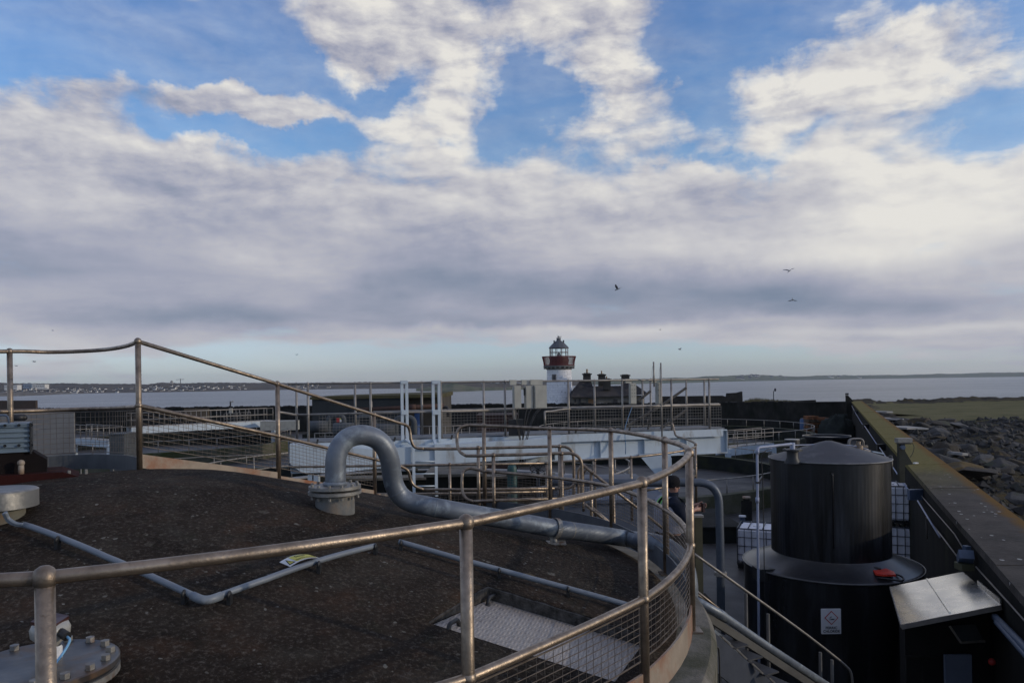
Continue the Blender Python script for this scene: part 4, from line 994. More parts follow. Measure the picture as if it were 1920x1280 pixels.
q = P(5, 778, Ym); mb = MB(); mb.tube(fillet([q+Vector((-.06, 0, -.09)), q+Vector((-.055, 0, .0)), q+Vector((.045, 0, 0)), q+Vector((.05, 0, -.09))], .03, 4), .008, 8); link('lifting_loop', mb, M['bluebox'], r)
mb = MB(); xr = P(78, 858, Ym).x; zt_ = P(0, 847, Ym).z; zb2 = roofz(-3, Ym)+.03
mb.prism([(a.x-.2, Ym-.13, zt_), (P(57, 850, Ym).x, Ym-.13, zt_), (xr, Ym-.13, P(0, 860, Ym).z-.01), (xr, Ym-.13, zb2), (a.x-.2, Ym-.13, zb2)], (0, .26, 0)); fixn(link('gearbox', mb, pm('oily_dark_casting', (.014, .010, .010), (.009, .007, .007), 6, .85, 0, .1), r))
mb = MB(); mb.prism([(a.x-.2, Ym-.26, zb2-.06), (P(92, 878, Ym-.26).x, Ym-.26, zb2-.06), (P(92, 878, Ym-.26).x, Ym-.26, zb2-.035), (P(62, 872, Ym-.26).x, Ym-.26, zb2+.012), (a.x-.2, Ym-.26, zb2+.012)], (0, .5, 0)); fixn(link('base_frame', mb, M['redpaint'], r))
mb = MB()
for px_ in (83, 112): q = P(px_, 872, Ym-.2); mb.lathe((q.x, q.y, zb2-.02), [(.012, 0), (.012, .035), (.001, .035)], 6)
link('bolt', mb, M['galv_flange'], r)
q = P(5, 870, Ym-.2); mb = MB(); mb.tube([q, q+Vector((0, 0, -.09))], .02, 10); mb.ball(q, .026, 10); link('grease_fitting', mb, M['toe'], r)
r.rotation_euler = (0, 0, R(31))
# ------------------------------------------------------------------ pale blue scraper bridge with rails, ladder and cabinets
GL = Vector((-3.87, 13.0, 0)); GR = Vector((4.52, 15.9, 0))
gd_ = (GR-GL).normalized(); gn_ = Vector((-gd_.y, gd_.x, 0))       # points away from the camera
def on_line(px, off=0, y0=760):
    """plan point where the vertical sight plane of column px meets the girder line moved back by off"""
    d = ray(px, y0); A = GL+gn_*off
    det = d.x*(-gd_.y)+d.y*gd_.x          # solve t*d - s*g = A
    t = (A.x*(-gd_.y)+A.y*gd_.x)/det
    p = d*t; return Vector((p.x, p.y, 0))
zt0, zt1 = -1.03, -1.07
def gz_(p): t = (p-GL).dot(gd_)/(GR-GL).length; return zt0+(zt1-zt0)*t
br = root('scraper_bridge', (GL.x, GL.y, -1.5), 'long pale blue steel walkway bridge crossing behind the gooseneck pipe', 'bridge')
def girder(off, label=None):
    A = GL+gn_*off; B = GR+gn_*off; mb = MB(); up = Vector((0, 0, 1))
    a, c = A+up*zt0, B+up*zt1
    mb.bar(a-up*.01, c-up*.01, .16, .02); mb.bar(a-up*.49, c-up*.49, .16, .02); mb.bar(a-up*.25, c-up*.25, .012, .46)
    n = 9
    for k in range(n+1):
        q = a.lerp(c, k/n)-up*.25-gn_*.04; mb.bar(q-up*.225, q+up*.225, .07, .01, up=gd_)
    link('girder', mb, M['white_steel'], br)
girder(0); girder(.95)
up = Vector((0, 0, 1))
# continuous kick plate on the near girder (the pale upper band)
mb = MB(); A = GL-gn_*.10; B = GR-gn_*.10-gd_*.12
mb.bar(A+up*(zt0-.06), B+up*(zt1-.06), .012, .15); link('kick_plate', mb, M['white_steel'], br)
mb = MB(); A = GL+gn_*.475; B = GR+gn_*.475
mb.bar(A+up*(zt0+.02), B+up*(zt1+.02), .92, .03); link('deck', mb, pm('deck_grating', (.16, .17, .18), (.11, .12, .13), 8, .7, .3, .1), br)
# closed box at the left end and the thicker drive section in the middle
p0 = on_line(545); p1 = on_line(618)
mb = MB(); zA = P(545, 833, p0.y).z; zB = P(545, 886, p0.y).z
f0, f1 = P(543, 833, 12.7), P(612, 843, 12.9)
mb.prism([P(543, 832, 12.75), P(700, 842, 13.15), P(700, 878, 13.15), P(640, 886, 12.98), (P(566, 886, 12.8)), P(543, 868, 12.75)], (0, .35, 0)); fixn(link('end_housing', mb, M['white_steel'], br))
mb = MB(); mb.prism([P(700, 842, 13.2), P(985, 824, 14.0), P(1052, 818, 14.2), P(1052, 850, 14.2), P(985, 860, 14.0), P(700, 878, 13.2)], (0, .28, 0)); fixn(link('drive_housing', mb, M['white_steel'], br))
for px0, px1 in ((577, 585), (588, 597)):
    mb = MB(); a = P(px0, 884, 12.9); c = P(px1, 884, 12.9); mb.box(((a.x+c.x)/2, 12.95, -3.6), (c.x-a.x, .12, 4.1)); link('leg', mb, M['white_steel'], br)
# triangular bracket and leg under the right end
mb = MB(); mb.prism([P(1198, 852, 15.1), P(1258, 849, 15.2), P(1258, 1000, 15.2), P(1248, 1000, 15.2), P(1244, 906, 15.2), P(1236, 897, 15.1)], (0, .12, 0)); fixn(link('bracket', mb, M['white_steel'], br))
mb = MB(); q = P(1252, 900, 15.3); mb.box((q.x, 15.35, -3.6), (.16, .16, 4.0)); link('leg', mb, M['white_steel'], br)
# handrails of the bridge
sm = M['steel_far']
near = [(577.5, 1.07), (695, 1.07), (827, 1.09), (947, 1.09), (1066, 1.12), (1167, 1.07), (1259, 1.09), (1330, 1.09)]
far_ = [(556, 1.0), (666, 1.0), (791, 1.0), (907, 1.0), (1115, 1.0), (1205, 1.0), (1220, 1.0), (1287, 1.0), (1321, 1.0)]
def zrow(py_l, py_r, p, px): return P(px, py_l+(py_r-py_l)*(px-556)/(1340-556), p.y).z
def bridge_rail(lst, off, mid_l, mid_r, topext, ml):
    tops = []
    for px, h in lst:
        p = on_line(px, off); z = zrow(719.5, 710.5, p, px); q = Vector((p.x, p.y, z)); tops.append(q)
        zb = gz_(p)-.02; mb = MB(); mb.tube([Vector((p.x, p.y, zb)), q], .022, 10); po = link('post', mb, sm, br)
        mb = MB(); mb.ball(q, .029, 10); link('ball_joint', mb, sm, po)
        zm = zrow(mid_l, mid_r, p, px); mb = MB(); mb.ball((p.x, p.y, zm), .029, 10); link('ball_joint', mb, sm, po)
        if off < .3: mb = MB(); mb.box((p.x, p.y, zb-.02), (.10, .07, .12)); link('bracket', mb, M['steel_far'], po)
    def pt(px, pl, pr_): p = on_line(px, off); return Vector((p.x, p.y, zrow(pl, pr_, p, px)))
    mb = MB(); mb.tube([pt(px, 719.5, 710.5) for px in topext], .019, 10); link('top_rail', mb, sm, br)
    mid = [pt(px, mid_l, mid_r) for px in ml]; mb = MB(); mb.tube(mid, .019, 10); link('mid_rail', mb, sm, br)
    return tops
bridge_rail(near, -.04, 777.5, 758.5, [541, 700, 900, 1100, 1348], [556, 750, 960])
bridge_rail([], -.04, 777.5, 758.5, [541, 545], [1056, 1200, 1350])
bridge_rail(far_, .95, 775, 757, [560, 700, 900, 1100, 1340], [700, 850, 1000, 1200, 1348])
def pto(px, py, off): p = on_line(px, off); return Vector((p.x, p.y, P(px, py, p.y).z))
mb = MB(); mb.tube(crom([pto(520, 772, -.5), pto(535, 774, -.4), pto(556, 778, -.04)], 4), .019, 8); link('rail_end', mb, sm, br)
# step in the mid rail by the cabinets
mb = MB(); mb.tube(crom([pto(1021, 771.5, -.5), pto(1035, 770.5, -.35), pto(1052, 767.5, -.1), pto(1070, 766, -.04)], 4), .019, 8); mb.tube([pto(1021, 771.5, -.5), pto(1021.5, 800, -.5)], .019, 8); link('rail_end', mb, sm, br)
for (a, c) in ((598, 692), (700, 752), (828, 905), (905, 960), (1068, 1165), (1168, 1258), (1260, 1352)):
    ks = [a+(c-a)*k/4 for k in range(5)]; off = .95 if c < 960 else -.04
    bot = [pto(x, 826-(x-556)*.031, off) for x in ks]; tp_ = [pto(x, 779-(x-556)*.0215, off) for x in ks]
    bot = [Vector((b_.x, b_.y, gz_(b_)+.06)) for b_ in bot]
    wire_panel('mesh_panel', bot, tp_, br, sm, .0022, .062, 7)
mb = MB(); ks = [1024, 1044, 1064]; wire_panel('mesh_panel', [pto(x, 812, -.3+.1*i) for i, x in enumerate(ks)], [pto(x, 773-i, -.3+.1*i) for i, x in enumerate(ks)], br, sm, .0022, .055, 7)
# ladder on the near side
lad = root('ladder', pto(790, 918, -.35), 'pale blue vertical ladder with high side rails hooked on the bridge left of its middle', 'ladder')
for (x0, x1) in ((754, 763), (812.5, 823.5)):
    for x in (x0, x1):
        p = on_line(x, -.12); a = Vector((p.x, p.y, P(x, 714, p.y).z)); c = Vector((p.x, p.y, P(x, 828, p.y).z)); mb = MB(); mb.bar(c, a, .032, .05, up=gd_); link('side_rail', mb, M['white_steel'], lad)
    mb = MB()
    for (ya, yb) in ((713, 719.5), (768.5, 777)):
        mb.prism([pto(x0-1.4, ya, -.16), pto(x1+1.4, ya, -.16), pto(x1+1.4, yb, -.16), pto(x0-1.4, yb, -.16)], gn_*.06)
    fixn(link('hoop_plate', mb, M['white_steel'], lad))
for x, xt in ((774, 760), (816, 813)):
    p = on_line(x, -.35); mb = MB(); mb.bar(pto(x, 930, -.35), pto(x, 834, -.35), .03, .05, up=gd_); mb.bar(pto(x, 834, -.35), pto(xt, 824, -.14), .03, .05, up=gd_); link('side_rail', mb, M['white_steel'], lad)
for y in (842, 864.5, 887.5, 910.5):
    mb = MB(); mb.tube([pto(774, y+.8, -.35), pto(816, y, -.35)], .014, 8); link('rung', mb, M['white_steel'], lad)
mb = MB(); mb.prism([pto(752, 834, -.2), pto(774, 834, -.2), pto(774, 868, -.2), pto(752, 868, -.2)], gn_*.1); fixn(link('hinge_plate', mb, M['white_steel'], lad))
# control cabinets
def cabinet(label, x0, x1, y0, y1, off, dep=.08, hood=None, group='cream cabinets on the bridge rail', holes=None):
    a = pto(x0, y1, off); c = pto(x1, y1, off); zt = pto((x0+x1)/2, y0, off).z
    r = root('control_cabinet', a, label, 'cabinet', group)
    mb = MB(); mb.prism([Vector((a.x, a.y, a.z)), Vector((c.x, c.y, c.z)), Vector((c.x, c.y, zt)), Vector((a.x, a.y, zt))], gn_*dep); fixn(link('casing', mb, M['cabinet'], r))
    mb = MB(); e = .012; d = (c-a).normalized(); mb.prism([a-gn_*.012+d*e+up*e, c-gn_*.012-d*e+up*e, Vector((c.x, c.y, zt))-gn_*.012-d*e-up*e, Vector((a.x, a.y, zt))-gn_*.012+d*e-up*e], gn_*.010); fixn(link('door', mb, M['cabinet'], r))
    if hood:
        hx0, hx1, hy0, hy1 = hood; mb = MB(); mb.prism([pto(hx0, hy1, off+.12), pto(hx1, hy1, off+.12), pto(hx1, hy0, off+.12), pto(hx0, hy0, off+.12)], gn_*.05)
        h = link('mounting_plate', fixmb(mb), M['cabinet'], r)
        mb = MB(); 
    if holes:
        mb = MB()
        for (hx, hy) in holes: q = pto(hx, hy, off)-gn_*.014; mb.lathe(q, [(.001, 0), (.008, 0), (.008, .006)], 8, axis=Euler((R(90), 0, 0)).to_matrix())
        link('screw_hole', mb, M['black'], r)
    return r
def fixmb(mb): return mb
cabinet('narrow cream cabinet, leftmost of the three left of the lighthouse', 963.5, 977.5, 723, 765.5, -.30, hood=(957, 969, 712, 721.5))
cabinet('narrow cream cabinet with a black side handle, middle of the three left of the lighthouse', 985.5, 999.5, 723, 765.5, -.30, hood=(979, 991.5, 712, 721))
cabinet('widest cream cabinet in front of the foot of the lighthouse tower', 1002.5, 1025.5, 722, 765, -.34, hood=(995.5, 1018, 711.5, 721.5))
cabinet('cream perforated plate in front of the stone house chimney', 1181.5, 1193.5, 718, 757, -.15, dep=.05, hood=(1174, 1185, 710, 718), holes=[(1185, 722), (1190, 722), (1185, 730), (1190, 730), (1185, 737), (1190, 737), (1185, 743), (1190, 743)])
cabinet('cream perforated plate just left of the two thin masts', 1231, 1241.5, 717, 757, -.15, dep=.05, hood=(1222, 1232, 709, 717), holes=[(1234, 721), (1239, 721), (1234, 731), (1239, 731), (1234, 741), (1239, 741)])
mb = MB(); mb.bar(pto(983.5, 741, -.3), pto(983.5, 727, -.3), .03, .05); tag(link('cabinet_handle', mb, M['black'], org=pto(983.5, 741, -.3)), 'black handle on the side of the middle narrow cream cabinet', 'handle')
# masts
for x, y0, y1, lb in ((1227, 678, 725, 'left'), (1240.5, 680, 846, 'right')):
    r = root('mast', pto(x, y1, -.2), f'thin dark vertical mast rising above the bridge rail, {lb} one of the pair', 'mast', 'two thin masts')
    mb = MB(); mb.tube([pto(x, y1, -.2), pto(x-.4, y0, -.2)], .016, 8); link('pole', mb, M['steel_far'], r)
    mb = MB(); mb.tube(crom([pto(x-1.5, y0+6, -.2), pto(x-3.5, y0+20, -.2), pto(x-2.5, y0+34, -.2), pto(x-1, y0+42, -.2)], 4), .003, 4); link('wire', mb, M['black'], r)
r = root('rail_brace', pto(1200, 800, .5), 'dark diagonal brace bars crossing behind the right part of the bridge rails', 'brace')
for (x0, y0, x1, y1, o_) in ((1287, 727, 1237, 762, .8), (1237, 762, 1160, 806, .6), (1285, 769, 1232, 808, .5), (1220, 733, 1196, 752, .8)):
    mb = MB(); mb.bar(pto(x0, y0, o_), pto(x1, y1, o_), .045, .045); link('bar', mb, pm('dark_steel_bar', (.05, .047, .045), (.03, .03, .03), 5, .6, .3, 0), r)
# cables hanging from the cabinets
r = root('cable_bundle', pto(978, 800, -.3), 'bundle of black cables hanging from the cream cabinets down the pale blue girder', 'cables')
for (xa, xb, xc, xd) in ((966, 969, 974, 973), (972, 971, 976, 974), (988, 982, 978, 977), (996, 985, 979, 978.5), (1010, 992, 984, 980), (1014, 994, 987, 982.5)):
    mb = MB(); mb.tube(crom([pto(xa, 766, -.33), pto((xa+xb)/2, 778, -.34), pto(xb, 800, -.36), pto(xc, 830, -.38), pto(xd, 868, -.38)], 4), .009, 6); link('cable', mb, M['black'], r)
mb = MB(); mb.box(pto(967, 801, -.30), (.28, .1, .3)); link('junction', mb, M['black'], r)
mb = MB(); mb.bar(pto(963.5, 766, -.2), pto(968, 815, -.2), .07, .06); link('bracket', mb, M['steel_far'], r)
r = root('blue_hose', pto(1170, 845, -.3), 'thin blue hose hanging down the right girder below the perforated plate', 'hose')
mb = MB(); mb.tube(crom([pto(1185, 763, -.18), pto(1180, 776, -.22), pto(1172, 800, -.3), pto(1171, 818, -.34), pto(1172, 835, -.36), pto(1171.5, 851, -.38)], 5), .008, 6); link('sheath', mb, M['rope_blue'], r)
# clips along the girder edge
mb = MB(); r = root('girder_clip', pto(595, 830, -.1), 'dark clip on the upper edge of the pale girder, left end', 'clip', 'dark clips along the girder')
first = None
for i, (x, y) in enumerate(((594, 827), (739, 823), (846, 819), (1079, 808), (1116, 807), (1152, 805.5), (1180, 803), (1215, 801), (1240, 800))):
    mb = MB(); mb.bar(pto(x+1, y-4, -.13), pto(x-1, y+4, -.13), .03, .03)
    if i == 0: link('clip_body', mb, M['black'], r)
    else:
        q = root('girder_clip', pto(x, y, -.1), ['', 'dark clip on the girder edge between gooseneck and ladder', 'dark clip on the girder edge just right of the ladder', 'dark clip on the girder edge below the lighthouse, right of a post', 'dark clip on the girder edge below the brown window of the stone house', 'dark clip on the girder edge below the stone house chimneys', 'dark clip on the girder edge beside the blue hose', 'dark clip on the girder edge below the gap between perforated plates', 'dark clip on the girder edge at the foot of the right thin mast'][i], 'clip', 'dark clips along the girder'); link('clip_body', mb, M['black'], q)

# ------------------------------------------------------------------ lower landing, its rails and the stair
land = root('landing_platform', (-.2, 9.1, -1.95), 'narrow steel landing between the tank roof edge and the bridge', 'platform')
mb = MB(); mb.hexa([(-1.5, 8.75, -2.0), (.85, 8.75, -2.0), (.85, 9.65, -2.0), (-1.5, 9.65, -2.0)], [(-1.5, 8.75, -1.96), (.85, 8.75, -1.96), (.85, 9.65, -1.96), (-1.5, 9.65, -1.96)]); link('deck', mb, M['concrete_wet'], land)
for x, y in ((-1.4, 9.6), (.8, 8.9), (.8, 9.6)):
    mb = MB(); mb.box((x, y, -3.75), (.1, .1, 3.5)); link('leg', mb, M['steel_far'], land)
st_ = M['steel_far']
def seg_rail(label, posts, rails, posth=1.05, meshes=(), r_=.0195, name='handrail', m=None):
    m = m or M['steel']; o = root(name, posts[0] if posts else rails[0][0], label, 'handrail')
    for p in posts:
        hh = posth; mb = MB(); mb.tube([p-up*hh, p], .022, 10); po = link('post', mb, m, o); mb = MB(); mb.ball(p, .03, 12); link('ball_joint', mb, m, po)
    for ln in rails: mb = MB(); mb.tube(ln, r_, 10); link('rail', mb, m, o)
    for bt, tp_ in meshes: wire_panel('mesh_panel', bt, tp_, o, M['wire'], .0017, .055, 8)
    return o
# front rail R2 (continues the loop of the roof rail)
Yr = 8.75
seg_rail('landing handrail with a quarter bend, nearer one, right of the looped rail end', [P(925, 853, Yr), P(1052.5, 850, Yr)],
    [crom([lpe[-1], P(900, 854, Yr), P(925, 853, Yr), P(990, 851.5, Yr), P(1052, 849.5, Yr), P(1072, 850, Yr), P(1084, 856, Yr), P(1090, 867, Yr), P(1091, 885, Yr), P(1091, 935, Yr)], 5),
     [P(888, 940, Yr), P(925, 938, Yr), P(1052, 934, Yr)]], meshes=[([P(927, 985, Yr), P(1050, 982, Yr)], [P(927, 943, Yr), P(1050, 939, Yr)]), ([P(1055, 984, Yr), P(1089, 984, Yr)], [P(1055, 912, Yr), P(1089, 912, Yr)])])
Yq = 9.6
seg_rail('landing handrail running level from the end of the sloping roof rail, farther one', [P(896.5, 839, Yq), P(1049, 836.5, Yq)],
    [crom([end[-1], P(840, 841, Yq), P(896, 840, Yq), P(970, 838, Yq), P(1049, 836.5, Yq), P(1062, 838, Yq), P(1071, 844, Yq), P(1075, 856, Yq), P(1076, 880, Yq), P(1076, 935, Yq)], 5),
     [endm[-1], P(896, 917.5, Yq), P(1049, 915, Yq)]], meshes=[([P(800, 960, Yq), P(894, 959, Yq)], [P(800, 922, Yq), P(894, 921, Yq)]), ([P(899, 959, Yq), P(1046, 957, Yq)], [P(899, 921, Yq), P(1046, 919, Yq)])])
# low loop rail
seg_rail('small double loop rail at the head of the steel stair', [], [crom([P(1085, 940, 9.0), P(1084, 890, 9.0), P(1086, 878, 9.0), P(1093, 871, 9.0), P(1100, 876, 8.95)], 5), crom([P(1094, 958, 8.9), P(1093, 900, 8.9), P(1095, 885, 8.9), P(1102, 879, 8.9), P(1112, 886, 8.85)], 5), crom([P(1040, 915, 9), P(1065, 915, 9), P(1080, 905, 9), P(1090, 897, 9.0)], 5)], r_=.015)
# stair handrails
s0_, s1_ = P(1092, 871, 8.8), P(1262, 1005, 9.6)
seg_rail('sloping handrail of the steel stair descending right from the landing', [], [[s0_, s1_], [P(1097, 945, 8.8), P(1170, 1003, 9.3), P(1262, 1078, 9.6)], [P(1107, 948, 9.6), P(1150, 985, 9.8), P(1260, 1070, 10.2)]], r_=.0185)
mb = MB()
for x, y0 in ((1108, 884), (1150, 915)):
    q = P(x, y0, 8.9)
    mb.tube([q, q-up*1.0], .02, 10)
stairr = root('steel_stair', P(1095, 1010, 9.2), 'steel stair descending right from the landing, mostly hidden behind the wire mesh', 'stair')
for (x, y0) in ((1108, 884), (1150, 915), (1200, 955)):
    mb = MB(); q = P(x, y0, 8.9); mb.tube([q, q-up*1.0], .02, 10); link('post', mb, M['steel'], stairr)
ta, tb = Vector((.8, 9.2, -1.98)), Vector((2.1, 9.9, -3.12))
for k in range(7):
    c = ta.lerp(tb, (k+.5)/7); mb = MB(); mb.box(c, (.26, .8, .03), (0, 0, math.atan2(tb.y-ta.y, tb.x-ta.x))); link('tread', mb, M['concrete_wet'], stairr)
for o_ in (-.42, .42): mb = MB(); q = Vector((0, o_, 0)); mb.bar(ta+q, tb+q, .02, .2); link('stringer', mb, M['steel_far'], stairr)

# rails of the far side walkway under the bridge
Yw = 11.6
seg_rail('level handrail passing under the pale girder behind the gooseneck pipe', [P(843, 870, Yw), P(1025, 868, Yw)], [[P(540, 875, Yw), P(700, 873, Yw), P(843, 871, Yw), P(1025, 868, Yw)], [P(700, 926, Yw), P(843, 925, Yw), P(1025, 921, Yw)]], posth=1.0,
    meshes=[([P(846, 975, Yw), P(1022, 972, Yw)], [P(846, 929, Yw), P(1022, 925, Yw)])])
Yv = 12.3
seg_rail('handrail curving back under the right end of the bridge by the steel stair', [P(1183, 857, Yv), P(1115, 862, Yv), P(1304, 833, 13.2)],
    [crom([P(1038, 866, Yv), P(1115, 861.5, Yv), P(1183, 857, Yv), P(1245, 850, 12.6), P(1288, 843, 12.9), P(1304, 836, 13.2), P(1300, 829, 13.6), P(1284, 822, 14.2), P(1268, 817, 14.6), P(1264, 806, 14.7), P(1260, 792, 14.75)], 5),
     crom([P(1211, 919, Yv), P(1256, 911, 12.6), P(1284, 904, 12.9), P(1303, 891, 13.2), P(1300, 881, 13.6), P(1286, 874, 14.2)], 5)])
# big grey pipe rising from the yard behind the walkway
r = root('riser_pipe', P(1348, 1100, 12.2), 'dark grey pipe running level behind the person and bending down into the yard', 'pipe')
Yp2 = 12.2
mb = MB(); mb.tube(fillet([P(1035, 903, Yp2), P(1200, 905, Yp2), P(1347, 903.5, Yp2), P(1350, 1000, Yp2), P(1353, 1220, Yp2)], .36, 10), .066, 20); link('pipe_run', mb, pm('dark_grey_pipe', (.10, .115, .145), (.07, .085, .105), 4, .45, .2, .05), r)
for y in (1075,): q = P(1351, y, Yp2); mb = MB(); mb.lathe((q.x, q.y, q.z), [(.066, -.03), (.10, -.03), (.10, .03), (.066, .03)], 20); link('collar', mb, M['steel_far'], r)
r = root('support_post', P(1308, 1110, 10.9), 'square greenish post standing below the person behind the end post', 'post')
mb = MB(); q = P(1308.5, 970, 10.9); mb.box((q.x, q.y, -3.8), (.105, .105, 3.6)); link('shaft', mb, pm('mossy_post', (.12, .11, .07), (.08, .075, .05), 3, .85, 0, .1), r)
mb = MB(); mb.box((q.x, q.y, -5.49), (.3, .3, .03)); mb.box((q.x, q.y, -1.99), (.14, .14, .03)); link('end_plate', mb, M['steel_far'], r)
plat = root('viewing_platform', (2.3, 10.5, -3.2), 'small steel platform the person stands on', 'platform')
mb = MB(); mb.box((2.15, 10.45, -3.17), (1.3, 1.1, .05)); link('deck', mb, M['concrete_wet'], plat)
for x, y in ((1.6, 10.0), (2.7, 10.0), (1.6, 10.9), (2.7, 10.9)): mb = MB(); mb.box((x, y, -4.35), (.08, .08, 2.3)); link('leg', mb, M['steel_far'], plat)

# things under the bridge: teal pipe, valve wheel, low covered channels
r = root('teal_pipe', P(960, 900, 13), 'short teal green pipe standing under the pale girder', 'pipe')
q = P(960.5, 905, 13); z1 = P(960, 868, 13).z
mb = MB(); mb.lathe((q.x, q.y, 0), [(.085, -5.4), (.085, z1-.13), (.078, z1-.07), (.055, z1-.02), (.02, z1), (.001, z1+.002)], 20, True); link('pipe_run', mb, M['teal'], r)
mb = MB(); mb.lathe((q.x, q.y, P(960, 892, 13).z), [(.08, 0), (.10, 0), (.10, .04), (.08, .04)], 18); link('collar', mb, M['teal'], r)
r = root('valve_wheel', P(1009, 880, 12.6), 'black five-looped valve handwheel under the pale girder', 'valve')
q = P(1009, 880, 12.4)
for k in range(5):
    a = 2*math.pi*k/5+.3; c = q+Vector((math.cos(a)*.075, 0, math.sin(a)*.075)); mb = MB(); mb.tube([c+Vector((math.cos(t)*.06, .0, math.sin(t)*.06)) for t in [2*math.pi*j/16 for j in range(16)]], .008, 6, closed=True); link('loop', mb, M['black'], r)
mb = MB(); mb.tube([q, q+Vector((0, .15, 0))], .02, 8); mb.tube([q+Vector((0, .1, 0)), q+Vector((0, .1, -2.5))], .03, 8); link('spindle', mb, M['black'], r)

def flat_tank(name, label, c, rad, zrim, m_wall, m_in, water, wall_t=.35, top=None, cat='tank', nseg=96, weir=False):
    o = root(name, (c[0], c[1], -5.5), label, cat)
    mb = MB(); mb.lathe((c[0], c[1], 0), [(rad, -5.6), (rad, zrim-.02), (rad-.02, zrim), (rad-wall_t, zrim), (rad-wall_t-.01, zrim-.01)], nseg, False); link('wall', mb, m_wall, o)
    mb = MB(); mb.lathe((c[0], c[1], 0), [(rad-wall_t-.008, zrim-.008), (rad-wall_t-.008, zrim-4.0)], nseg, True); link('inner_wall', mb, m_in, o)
    mb = MB(); mb.lathe((c[0], c[1], 0), [(rad-wall_t-.0, zrim-water), (.01, zrim-water)], nseg); link('water', mb, M['tankwater'], o)
    if weir:
        mb = MB(); rw_ = rad-wall_t-.9
        mb.lathe((c[0], c[1], 0), [(rw_, zrim-water-.3), (rw_, zrim-water+.12)], nseg*4)
        for k in range(420):
            a = 2*math.pi*k/420; mb.add([(c[0]+(rw_-.01)*math.cos(a+d_), c[1]+(rw_-.01)*math.sin(a+d_), zrim-water+z) for d_, z in ((-.004, .12), (.004, .12), (0, .24))], [(0, 1, 2)])
        link('weir_ring', mb, M['steel_far'], o)
    return o
m = bpy.data.materials.new('tank_water'); m.use_nodes = True; b = m.node_tree.nodes['Principled BSDF']; b.inputs['Base Color'].default_value = (.012, .013, .010, 1); b.inputs['Roughness'].default_value = .12; M['tankwater'] = m
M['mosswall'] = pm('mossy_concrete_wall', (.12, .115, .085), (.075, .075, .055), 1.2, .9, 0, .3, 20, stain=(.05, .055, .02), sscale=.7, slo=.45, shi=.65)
def ring_rail(parent, c, rad, z0, h, n, a0, a1, m, r_=.02, mid=False):
    pts = [Vector((c[0]+rad*math.cos(a0+(a1-a0)*k/64), c[1]+rad*math.sin(a0+(a1-a0)*k/64), z0+h)) for k in range(65)]
    mb = MB(); mb.tube(pts, r_*1.15, 6, False); link('hand_rail', mb, m, parent)
    if mid: mb = MB(); mb.tube([p-up*h*.5 for p in pts], r_*.9, 5, False); link('hand_rail', mb, m, parent)
    for k in range(n+1):
        a = a0+(a1-a0)*k/n; q = Vector((c[0]+rad*math.cos(a), c[1]+rad*math.sin(a), z0)); mb = MB(); mb.tube([q, q+up*h], r_, 5); link('rail_post', mb, m, parent)
cB = (4.2, 39.5)
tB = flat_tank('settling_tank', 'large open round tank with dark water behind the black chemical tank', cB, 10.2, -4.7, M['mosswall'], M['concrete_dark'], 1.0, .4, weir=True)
ring_rail(tB, cB, 10.0, -4.7, .62, 40, 0, 2*math.pi, st_, .022)
cD = (13.2, 62)
tD = flat_tank('settling_tank', 'farther open round tank with a pale concrete rim in front of the far corner', cD, 11.2, -4.4, M['mosswall'], M['concrete_dark'], 1.2, .4)
ring_rail(tD, cD, 11.0, -4.4, .62, 36, 0, 2*math.pi, st_, .025)
cL = (-29.5, 60)
tL = flat_tank('settling_tank', 'open round tank seen through the sloping roof guardrail on the left', cL, 11.5, -4.4, M['mosswall'], M['concrete_dark'], 2.4, .45)
ring_rail(tL, cL, 11.2, -4.4, .75, 36, 0, 2*math.pi, st_, .025)
cE = (-13.5, 34)
tE = flat_tank('settling_tank', 'nearer dark round tank behind the bent vent pipe', cE, 9.0, -4.7, M['mosswall'], M['concrete_dark'], 2.2, .4)
ring_rail(tE, cE, 8.8, -4.7, .75, 32, 0, 2*math.pi, st_, .022)
cG = (-3, 22)
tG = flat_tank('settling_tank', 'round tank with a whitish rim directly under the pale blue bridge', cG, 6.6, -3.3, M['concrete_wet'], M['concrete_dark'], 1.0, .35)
mb = MB(); mb.lathe((cG[0], cG[1], 0), [(6.64, -3.36), (6.64, -3.26), (6.2, -3.255), (6.2, -3.3)], 96); link('rim_flashing', mb, pm('pale_rim', (.30, .30, .30), (.2, .2, .2), 1.5, .7, 0, .1), tG)
ring_rail(tG, cG, 6.4, -3.26, .9, 26, 0, 2*math.pi, st_, .02, True)
# far scraper bridges
def far_bridge(label, a, c, zdeck, w=1.0, n=12, rail_h=1.1):
    o = root('scraper_bridge', a, label, 'bridge'); A = Vector(a); B = Vector(c); d = (B-A).normalized(); nn2 = Vector((-d.y, d.x, 0))
    for s in (0, w): mb = MB(); mb.bar(A+nn2*s+up*(zdeck-.25), B+nn2*s+up*(zdeck-.25), .12, .5); link('girder', mb, M['white_steel'], o)
    mb = MB(); mb.bar(A+nn2*w/2+up*(zdeck+.02), B+nn2*w/2+up*(zdeck+.02), w, .04); link('deck', mb, M['steel_far'], o)
    for s in (0, w):
        for h in (rail_h, rail_h*.5): mb = MB(); mb.tube([A+nn2*s+up*(zdeck+h), B+nn2*s+up*(zdeck+h)], .025, 6); link('hand_rail', mb, M['steel_far'], o)
        for k in range(n+1): q = (A+nn2*s).lerp(B+nn2*s, k/n)+up*zdeck; mb = MB(); mb.tube([q, q+up*rail_h], .024, 5); link('rail_post', mb, M['steel_far'], o)
    for q in (A, B): mb = MB(); mb.box((q.x, q.y, (zdeck-5.5)/2-.2), (.3, .3, 5.3+zdeck)); link('leg', mb, M['white_steel'], o)
    return o
